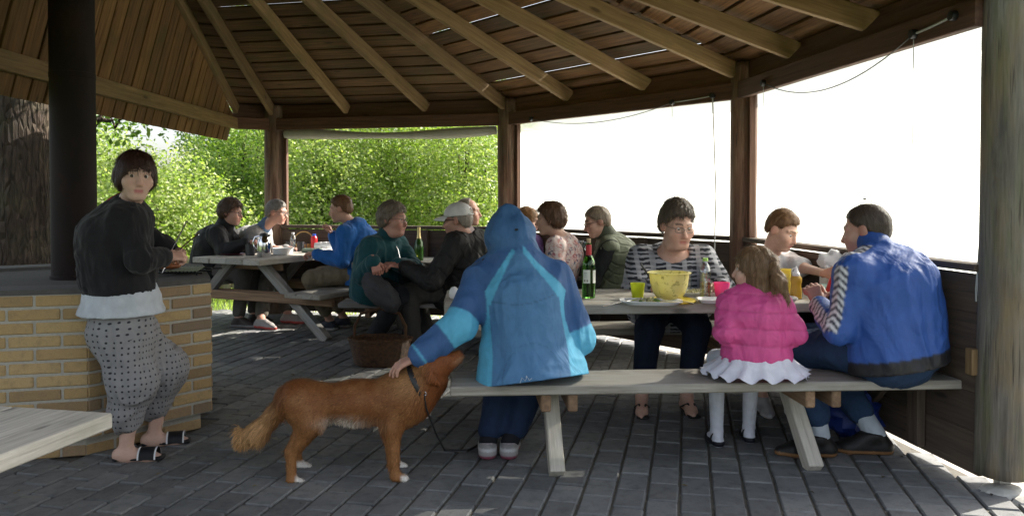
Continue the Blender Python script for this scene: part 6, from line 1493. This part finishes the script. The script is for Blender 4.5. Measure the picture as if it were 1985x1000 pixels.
# ------------------------------------------------------------------ the dog
def dog():
    D = lambda px, py, Y=3.72: J(px, py, Y)
    root = empty('dog', (D(660, 900)[0], 3.74, 0), 'reddish brown medium dog with bushy tail and white paws, standing and being stroked', 'dog')
    dx = lambda p: A3(p)
    side = A3(0, 1, 0)
    P_ = []
    rump, mid, chest, with_ = D(578, 778), D(665, 782), D(760, 775), D(792, 758)
    P_ += [EL(D(592, 785), [A3(1, 0, .1), side, A3(-.1, 0, 1)], (.105, .085, .100), .06), EC(D(600, 776), D(690, 778), side, (.082, .080), (.084, .090), .06), EC(D(690, 778), D(770, 776), side, (.084, .090), (.090, .114), .06), EL(D(774, 778), [A3(1, 0, .2), side, A3(-.2, 0, 1)], (.092, .090, .120), .06)]
    neck0, neck1 = D(795, 756), D(828, 722)
    P_ += [RC(neck0, neck1, .10, .085, .06), RC(D(806, 782), D(836, 742), .075, .07, .06)]
    # head: looks up to the right
    hd = D(842, 706, 3.70); f = nrm(A3(.88, .02, .44)); s_ = nrm(np.cross(f, up)); u = np.cross(s_, f); ax = [s_, f, u]; H = lambda x, y, z: hd+s_*x+f*y+u*z
    P_ += [EL(H(0, -.005, .0), ax, (.062, .080, .062), .03), RC(H(0, .05, -.012), H(0, .122, -.014), .040, .025, .03), RC(H(0, .04, -.038), H(0, .108, -.034), .028, .016, .02), EL(H(0, .134, -.006), ax, (.016, .013, .013), .006)]
    ears = []
    for g in (-1, 1): P_ += [RC(H(g*.05, -.03, .03), H(g*.072, -.025, -.045), .027, .022, .012), RC(H(g*.072, -.025, -.045), H(g*.064, -.012, -.085), .022, .010, .012)]
    # legs: near side (camera) at smaller Y
    def hind(py0, Y, pxh, pxp, pyp):
        hip = J(pxh-8, 772, Y+ (.03 if Y < 3.74 else -.03)); knee = J(pxh+20, 816, Y); hock = J(pxh-18, 874, Y); paw = J(pxp-3, pyp-8, Y)
        return [RC(hip, knee, .084, .060, .05), RC(knee, hock, .056, .027, .03), RC(hock, paw, .026, .021, .015), RC(paw, J(pxp+14, pyp-3, Y), .024, .020, .012)]
    def fore(Y, pxs, pxp, pyp):
        sh = J(pxs+4, 785, Y+(.03 if Y < 3.74 else -.03)); el = J(pxs-8, 828, Y); wr = J(pxp-6, pyp-38, Y); paw = J(pxp-4, pyp-8, Y)
        return [RC(sh, el, .066, .044, .04), RC(el, wr, .041, .025, .025), RC(wr, paw, .024, .022, .012), RC(paw, J(pxp+14, pyp-3, Y), .024, .020, .012)]
    P_ += hind(0, 3.66, 582, 568, 938)+hind(0, 3.86, 590, 583, 908)+fore(3.66, 768, 770, 930)+fore(3.86, 772, 770, 908)
    # tail
    P_ += [RC(D(560, 760), D(535, 800), .035, .036, .03), RC(D(535, 800), D(500, 838), .036, .044, .03), RC(D(500, 838), D(474, 848), .044, .03, .03), RC(D(474, 848), D(462, 832), .03, .012, .03)]
    V, F = solid(P_, .0085); V = smooth_mesh(V, F, 1, .4); N = normals(V, F)
    V[:, 2] = np.maximum(V[:, 2], .002)
    def dcol(Q):
        base = A3(.215, .086, .028); C = np.tile(base, (len(Q), 1)); n1 = vnoise(Q*9, 3); n2 = vnoise(Q*26, 5)
        px = 992.5+Q[:, 0]/Q[:, 1]*FPX; z = Q[:, 2]
        def mx(C, col, w_): w_ = np.clip(w_, 0, 1)[:, None]; return C*(1-w_)+A3(col)*w_
        C = mx(C, (.16, .050, .014), np.clip((n1+.1)*.8, 0, .6)); C = mx(C, (.32, .155, .06), np.clip(n2*.5+.05, 0, .5))
        C = mx(C, (.34, .18, .075), np.clip((z-.36)*8, 0, .8)*np.exp(-((px-785)/28)**2))          # pale shoulder
        C = mx(C, (.32, .15, .055), np.clip((.34-z)*4, 0, .7))                                       # paler legs
        C = mx(C, (.52, .30, .13), np.clip((545-px)/50, 0, .85))                                    # pale tail
        C = mx(C, (.70, .62, .52), np.exp(-((z-.275)/.022)**2)*np.exp(-((px-665)/38)**2)*1.1)      # white belly fringe
        C = mx(C, (.70, .66, .60), np.clip((.036-z)/.012, 0, 1)*np.where(Q[:, 1] > 3.76, 1., np.clip((Q[:, 0]-np.where(px < 650, J(572, 930, 3.66)[0], J(776, 930, 3.66)[0]))/.012, 0, 1)))                                    # white paws
        C = mx(C, (.20, .06, .017), np.clip((px-815)/20, 0, 1)*.8)
        L = Q-hd; C = mx(C, (.02, .013, .012), (np.linalg.norm(L-(f*.142-u*.010), axis=1) < .017)*1.)
        C = mx(C, (.30, .16, .09), np.clip(((L@f)-.07)*18, 0, .6)*(L@u < -.02))
        return C
    C = dcol(V); body = link('body', mkmesh('body', V, F, C), M['fur'], root)
    # fur: short locks all over, long on tail, belly, chest and backs of the legs
    rr = np.random.default_rng(77); n = 34000; I = rr.integers(0, len(V), n); p = V[I]+rr.normal(0, .0025, (n, 3)); nn_ = N[I]; px = 992.5+p[:, 0]/p[:, 1]*FPX
    flow = np.tile(A3(-.75, 0, -.5), (n, 1)); tl = px < 548; flow[tl] = A3(-.55, 0, -.6); lg = (p[:, 2] < .30) & ~tl; flow[lg] = A3(-.25, 0, -1); nk = px > 800; flow[nk] = A3(-.6, 0, -.8)
    flow = flow+rr.normal(0, .22, (n, 3)); tn = flow-nn_*np.sum(flow*nn_, 1)[:, None]; tn /= np.linalg.norm(tn, axis=1)[:, None]+1e-9; sd_ = np.cross(tn, nn_)
    ln = np.full(n, .0105); ln[tl] = .040; ln[(px > 780) & (px < 835) & (p[:, 2] > .3)] = .020
    z = p[:, 2]; bel = (np.abs(z-.28) < .035) & (px > 620) & (px < 760) & (nn_[:, 2] < -.2); ln[bel] = .032; back = lg & (nn_[:, 0] < -.3) & (px > 700) & (z > .08); ln[back] = .034; ln[(px > 845)] = .008; ln[z < .05] = .006
    ln = (ln*rr.uniform(.6, 1.3, n))[:, None]; w_ = (.0012*rr.uniform(.7, 1.5, n))[:, None]; lift = rr.uniform(.04, .26, n)[:, None]
    a = p; b = p+tn*ln*.5+nn_*ln*lift*.7; d = p+tn*ln+nn_*ln*lift*.8; d[:, 2] -= (ln[:, 0] > .02)*ln[:, 0]*.25; d[:, 2] = np.maximum(d[:, 2], .003)
    SV = np.stack([a-sd_*w_, a+sd_*w_, b+sd_*w_, b-sd_*w_, d+sd_*w_*.25, d-sd_*w_*.25], 1).reshape(-1, 3); k = np.arange(n)*6; SF = np.concatenate([np.stack([k, k+1, k+2, k+3], 1), np.stack([k+3, k+2, k+4, k+5], 1)])
    SCo = np.repeat(dcol(p)*rr.uniform(.65, 1.5, n)[:, None], 6, 0); fo = link('fur', mkmesh('fur', SV, SF, np.clip(SCo, 0, 1)), M['fur'], root)
    # eyes, collar
    for g in (-1, 1): MB().ball(H(g*.036, .048, .016), .0075, n=10, m=8).build('eye', M['iris'], root, None, True)
    cc = D(814, 742); axn = nrm(neck1-neck0+A3(.02, 0, -.03)); X_ = nrm(np.cross(axn, side)); pts = [cc+X_*.106*math.cos(a)+side*.096*math.sin(a) for a in np.linspace(0, 6.2832, 28)]
    MB().tube(pts, .014, 8, flat=.45).build('collar', M['black'], root, None, True)
    ring = D(822, 763, 3.63); MB().tube([ring+A3(.010*math.cos(a), 0, .010*math.sin(a)) for a in np.linspace(0, 6.2832, 14)], .0022, 6).build('ring', M['steelb'], root, None, True)
    q = [ring, D(826, 790, 3.64), D(835, 815, 3.68), D(846, 842, 3.76), A3(*G(862, 872, .006)), A3(*G(905, 874, .006)), A3(*G(935, 858, .006))]
    tag(MB().tube(q, .0065, 6, flat=.6).build('leash', M['black'], None, q[0], True), 'thin black leash hanging from the dog collar to the floor', 'leash')
def fur_mat():
    t = NT('fur'); at = t.n('Attribute', attribute_name='Col'); t.base(at.outputs['Color']); t.set(Roughness=.6, Specular_IOR_Level=.25); return t.m
M['fur'] = fur_mat()
dog()
# ------------------------------------------------------------------ trees and bushes beyond the shelter
def leaf_mat(name, c0, c1, trans=.6):
    t = NT(name); at = t.n('Attribute', attribute_name='Col'); col = at.outputs['Color']
    t.base(col); t.set(Roughness=.5, Specular_IOR_Level=.35); tr = t.n('BsdfTranslucent'); t.l(t.mix(col, (1.15, 1.25, .6), 1., 'MULTIPLY'), tr.inputs[0]); m = t.n('AddShader')
    t.l(t.b.outputs[0], m.inputs[0]); t.l(tr.outputs[0], m.inputs[1]); t.l(m.outputs[0], t.out.inputs['Surface']); return t.m
M['leaf'] = leaf_mat('leaves', None, None)
def bark_mat():
    t = NT('bark'); v = t.coord((3.2, 3.2, .75)); a = t.noise(v, 7, 6, .68, .9); b = t.noise(t.coord(), 2.5, 4)
    vo = t.n('TexVoronoi', feature='DISTANCE_TO_EDGE'); vo.inputs['Scale'].default_value = 7; t.l(v, vo.inputs['Vector'])
    col = t.ramp(a, [(.3, (.022, .014, .010)), (.55, (.07, .046, .032)), (.75, (.125, .085, .06))]); col = t.mix(col, (.10, .10, .05), t.ramp(b, [(.5, (0, 0, 0)), (.75, (.5, .5, .5))]))
    t.base(col); t.set(Roughness=.9); p = t.bump(t.ramp(vo.outputs['Distance'], [(0, (0, 0, 0)), (.25, (1, 1, 1))]), .9, .04); t.bump(a, .8, .03, p); return t.m
M['bark'] = bark_mat()
rt = np.random.default_rng(21)
def leaves(lobes, n, size, cols, seed, droop=.2, shell_=.55):
    n = int(n*2.1); size = size*.66; r = np.random.default_rng(seed); wts = np.array([l[3][0]*l[3][1]+l[3][1]*l[3][2]+l[3][0]*l[3][2] if not np.isscalar(l[3]) else 3*l[3]**2 for l in lobes]); wts = wts/wts.sum()
    which = r.choice(len(lobes), n, p=wts); C = np.array([l[:3] for l in lobes], float)[which]; Rr = np.array([(l[3] if not np.isscalar(l[3]) else (l[3],)*3) for l in lobes], float)[which]
    d = r.normal(size=(n, 3)); d /= np.linalg.norm(d, axis=1)[:, None]; rad = shell_+(1.08-shell_)*r.random(n)**.6; c = C+d*Rr*rad[:, None]; c += .16*np.stack([vnoise(c*1.7, seed+k) for k in range(3)], 1)
    # cluster: pull leaves towards twig points
    tw = c[r.integers(0, n, n//9)]; c = tw[r.integers(0, len(tw), n)]+r.normal(0, size*1.9, (n, 3))*A3(1, 1, .8)
    X = r.normal(size=(n, 3)); X[:, 2] = X[:, 2]*.55-droop; X /= np.linalg.norm(X, axis=1)[:, None]; dd_ = c-np.array([l[:3] for l in lobes], float).mean(0); dd_ /= np.linalg.norm(dd_, axis=1)[:, None]+1e-9; U = r.normal(size=(n, 3))*.65+dd_*.6+A3(.25, -.15, .45); Y = np.cross(U, X); Y /= np.linalg.norm(Y, axis=1)[:, None]; Nn = np.cross(X, Y)
    s_ = size*r.uniform(.6, 1.25, n)[:, None]; w_ = s_*.30
    V = np.stack([c-X*s_*.5, c-X*s_*.05+Y*w_+Nn*s_*.06, c+X*s_*.5-Nn*s_*.06, c-X*s_*.05-Y*w_+Nn*s_*.06], 1).reshape(-1, 3); F = np.arange(4*n).reshape(n, 4)
    ci = r.integers(0, len(cols), n); co = np.array(cols)[ci]*r.uniform(.65, 1.3, n)[:, None]; return V, F, np.repeat(co, 4, 0)
def limb(b, p, q, r0, r1, bend=.1, seed=0):
    r = np.random.default_rng(seed); n = 7; pts = [lerp(p, q, i/n)+r.normal(0, bend*.12, 3)*math.sin(math.pi*i/n) for i in range(n+1)]; b.tube(pts, list(np.linspace(r0, r1, n+1)), 7)
def tree(name, base, lobes, n, size, cols, seed, label, cat='tree', grp=None, trunk=.09, fork=.3, sh=.55):
    base = A3(base[0], base[1], -.04); e = empty(name, base, label, cat, grp); b = MB(); tops = [A3(*l[:3]) for l in lobes]; cen = np.mean(tops, 0); f = lerp(base, cen, fork)
    limb(b, base, f, trunk, trunk*.75, .3, seed)
    for i, t in enumerate(tops): limb(b, f, t, trunk*.6, trunk*.14, .8, seed+i); limb(b, lerp(f, t, .5), t+rt.normal(0, .35, 3), trunk*.3, trunk*.08, .6, seed+i+50)
    b.build('trunk', M['bark'], e, None, True)
    V, F, C = leaves(lobes, n, size, cols, seed, shell_=sh); V = V[:]; link('crown', mkmesh('crown', V, F, C, False), M['leaf'], e)
    return e
G1 = [(0.138, 0.2, 0.031), (0.163, 0.225, 0.044), (0.112, 0.163, 0.027), (0.2, 0.237, 0.069)]      # yellow green
G2 = [(0.075, 0.131, 0.022), (0.094, 0.15, 0.031), (0.056, 0.106, 0.019), (0.125, 0.175, 0.044)]     # deeper
G3 = [(0.163, 0.2, 0.075), (0.2, 0.237, 0.1), (0.125, 0.163, 0.062), (0.237, 0.25, 0.125)]         # silvery
def lobes_at(spec): return [(*J(px, py, Y), rr_) for px, py, Y, rr_ in spec]
def bx(px, Y): q = J(px, 500, Y); return (q[0], q[1])
# hedge of bushes seen through the far opening, left to right
tree('shrub', bx(345, 11.5), lobes_at([(300, 420, 11.3, .75), (362, 400, 11.6, .65), (318, 388, 11.5, .6), (280, 470, 11.1, .7), (400, 450, 11.4, .6), (240, 430, 11.8, .7), (380, 500, 11.2, .7), (300, 520, 11.2, .7)]), 7500, .105, G1+G3, 101, 'yellow green leafy bush behind the person at the grill', 'shrub', 'bushes beyond the shelter', .05)
tree('shrub', bx(230, 14.), lobes_at([(200, 330, 14, .75), (235, 345, 14.5, .7), (215, 400, 14, .9), (300, 390, 15, .6), (190, 460, 13.5, .9)]), 6000, .11, G3+G1, 102, 'silvery green bush between the pipe and the dark bob of hair', 'shrub', 'bushes beyond the shelter', .06)
tree('tree', bx(470, 14.5), lobes_at([(442, 320, 14.5, .7), (470, 280, 14.5, .95), (440, 385, 14, .8), (490, 340, 14.8, .9), (500, 260, 15, .9), (480, 250, 15.5, .7), (470, 410, 14, .9), (520, 420, 14.2, .8), (420, 440, 14, .8), (480, 480, 13.8, .9)]), 9500, .11, G2+G1, 103, 'broad green tree left of the far post', 'tree', 'trees beyond the shelter', .11)
tree('tree', bx(640, 13.5), lobes_at([(600, 300, 13.5, .85), (660, 280, 13.8, .9), (620, 370, 13.2, .85), (690, 350, 13.6, .85), (580, 430, 13, .8), (650, 430, 13, .85), (720, 410, 13.4, .8), (620, 250, 14.2, .8), (600, 500, 12.8, .8), (690, 490, 12.9, .8)]), 11500, .10, G1+G3, 104, 'pale green leafy tree right of the far post', 'tree', 'trees beyond the shelter', .10)
tree('tree', bx(790, 14.2), lobes_at([(740, 290, 14, .85), (800, 270, 14.4, .9), (770, 350, 14, .85), (840, 340, 14.2, .85), (790, 420, 13.6, .8), (850, 410, 13.8, .8), (740, 230, 15, .9), (800, 490, 13.4, .8)]), 10500, .105, G1+G3+G1, 105, 'green leafy tree with brownish gaps above the teal fleece', 'tree', 'trees beyond the shelter', .10)
tree('tree', bx(920, 13.), lobes_at([(890, 300, 13, .8), (940, 280, 13.2, .8), (910, 370, 12.8, .8), (960, 360, 13, .8), (880, 420, 12.8, .7), (940, 430, 12.6, .75), (900, 240, 13.6, .9), (960, 480, 12.6, .7), (890, 490, 12.8, .7)]), 9500, .095, G1+G3, 106, 'light green shrubby tree above the white cap', 'tree', 'trees beyond the shelter', .08)
# taller, darker trees further back close the view under the beam
tree('tree', bx(620, 19.), lobes_at([(560, 300, 19, 1.5), (660, 270, 19, 1.6), (600, 180, 19, 1.6), (700, 360, 18.5, 1.4), (580, 420, 18.5, 1.4)]), 9000, .15, G2, 107, 'tall dark green tree far behind the left of the far opening', 'tree', 'trees beyond the shelter', .16)
tree('tree', bx(850, 19.), lobes_at([(800, 290, 19, 1.5), (900, 270, 19, 1.6), (850, 180, 19.5, 1.6), (950, 360, 18.5, 1.5), (820, 420, 18.5, 1.4)]), 9000, .15, G2, 108, 'tall dark green tree far behind the right of the far opening', 'tree', 'trees beyond the shelter', .16)
tree('tree', bx(430, 20.), lobes_at([(440, 350, 20, 1.0), (470, 300, 20, 1.4), (365, 420, 20, 1.0), (280, 420, 20, 1.0), (490, 220, 20.5, 1.3)]), 8000, .15, G2, 109, 'tall dark green tree far behind the black jacket', 'tree', 'trees beyond the shelter', .15)
tree('tree', bx(120, 15.), lobes_at([(110, 300, 15, 1.), (60, 260, 15, 1.1), (130, 400, 14.5, 1.), (80, 470, 14, 1.), (20, 400, 15, 1.1), (165, 250, 15.5, .7), (-60, 330, 15, 1.2), (-140, 400, 15, 1.3), (-60, 480, 14, 1.1)]), 9500, .12, G2+G1, 110, 'green tree behind the chimney pipe at the far left', 'tree', 'trees beyond the shelter', .12)
# the big trunk at the left edge, with a low branch
tb = A3(-4.62, 7.35, 0); te = empty('tree', (tb[0], tb[1], -.04), 'thick rough tree trunk at the left edge behind the grill', 'tree'); n, m = 40, 46; V = []
for i in range(m+1):
    t = i/m; z = -.05+5.6*t; r_ = .40*(1-.30*t)+.12*math.exp(-z*2.2)
    for k in range(n):
        a = 2*math.pi*k/n; nz = vnoise(np.array([[math.cos(a)*2, math.sin(a)*2, z*.7], [math.cos(a)*7, math.sin(a)*7, z*1.6]]), 5); rr_ = r_*(1+.06*nz[0]+.05*nz[1]); V.append((tb[0]+.03*z+math.cos(a)*rr_, tb[1]+math.sin(a)*rr_, z))
link('trunk', mkmesh('trunk', V, [[i*n+k, i*n+(k+1) % n, (i+1)*n+(k+1) % n, (i+1)*n+k] for i in range(m) for k in range(n)]), M['bark'], te)
b = MB(); limb(b, A3(-4.5, 7.4, 2.1), J(215, 235, 7.9), .06, .018, .6, 3); limb(b, J(160, 230, 7.7), J(255, 225, 8.1), .03, .008, .6, 4); limb(b, A3(-4.5, 7.5, 1.6), J(120, 330, 8.), .035, .008, .9, 8); limb(b, J(110, 420, 8.), J(150, 250, 8.), .02, .008, .9, 9); limb(b, A3(-4.55, 7.4, 3.2), A3(-4.2, 8.6, 4.6), .12, .03, .8, 5); limb(b, A3(-4.55, 7.4, 3.4), A3(-5.8, 7., 5.), .12, .03, .8, 6); limb(b, A3(-4.5, 7.4, 5.), A3(-4.6, 7.3, 6.6), .25, .05, .8, 7); b.build('branch', M['bark'], te, None, True)
V, F, C = leaves(lobes_at([(225, 228, 8.0, (.30, .3, .14)), (255, 238, 8.1, (.16, .2, .12)), (200, 250, 7.9, (.22, .2, .16)), (150, 215, 7.9, (.3, .3, .12)), (110, 200, 8., (.25, .25, .15)), (95, 300, 8.2, (.16, .2, .3)), (140, 380, 8.4, (.22, .25, .3))])+[(-3.2, 7.9, 4.3, 1.1), (-3.6, 8.6, 3.6, .8), (-4.3, 8.4, 4.6, 1.2), (-5.6, 7., 5., 1.3), (-4.6, 7.3, 6.4, 1.5), (-3.9, 7.6, 5.4, 1.1)], 12000, .11, G2, 111); link('crown', mkmesh('crown', V, F, C, False), M['leaf'], te)  # unseen crown lobes on the shelter side added to shade the trunk
# low picket fence behind the grill
M['fence'] = wood('fence_wood', (.2, .17, .11), (.42, .37, .26), .8)
fe = empty('picket_fence', (-4.2, 10.6, -.04), 'low grey picket fence on the grass behind the tongs', 'fence')
for i in range(16):
    q = A3(-5.0+i*.135, 10.6, 0); board('picket', q+up*-.03, q+up*(.55+.03*math.sin(i*2.3)), (1, 0, 0), .085, .02, M['fence'], fe)
for z in (.15, .42): board('rail', A3(-5.1, 10.63, z), A3(-2.9, 10.63, z), up, .07, .03, M['fence'], fe)
# long grass beside the paving
n = 9000; r = np.random.default_rng(9); c = np.stack([r.uniform(-6.5, .5, n), r.uniform(8.7, 12.5, n), np.full(n, -.04)], 1); keep = np.array([not inpoly(x, y, floor_poly) for x, y, _ in c]); c = c[keep]; n = len(c)
h = r.uniform(.05, .14, n)[:, None]; a = r.uniform(0, 6.28, n); s_ = np.stack([np.cos(a), np.sin(a), np.zeros(n)], 1)*.005; ln = np.stack([r.normal(0, .35, n), r.normal(0, .35, n), np.ones(n)], 1)*h
V = np.stack([c-s_, c+s_, c+ln+s_*.2, c+ln-s_*.2], 1).reshape(-1, 3); co = np.repeat(np.array(G1)[r.integers(0, 4, n)], 4, 0); tag(link('grass', mkmesh('grass', V, np.arange(4*n).reshape(n, 4), co, False), M['leaf']), 'short green grass beside the paving', 'grass', kind='stuff')
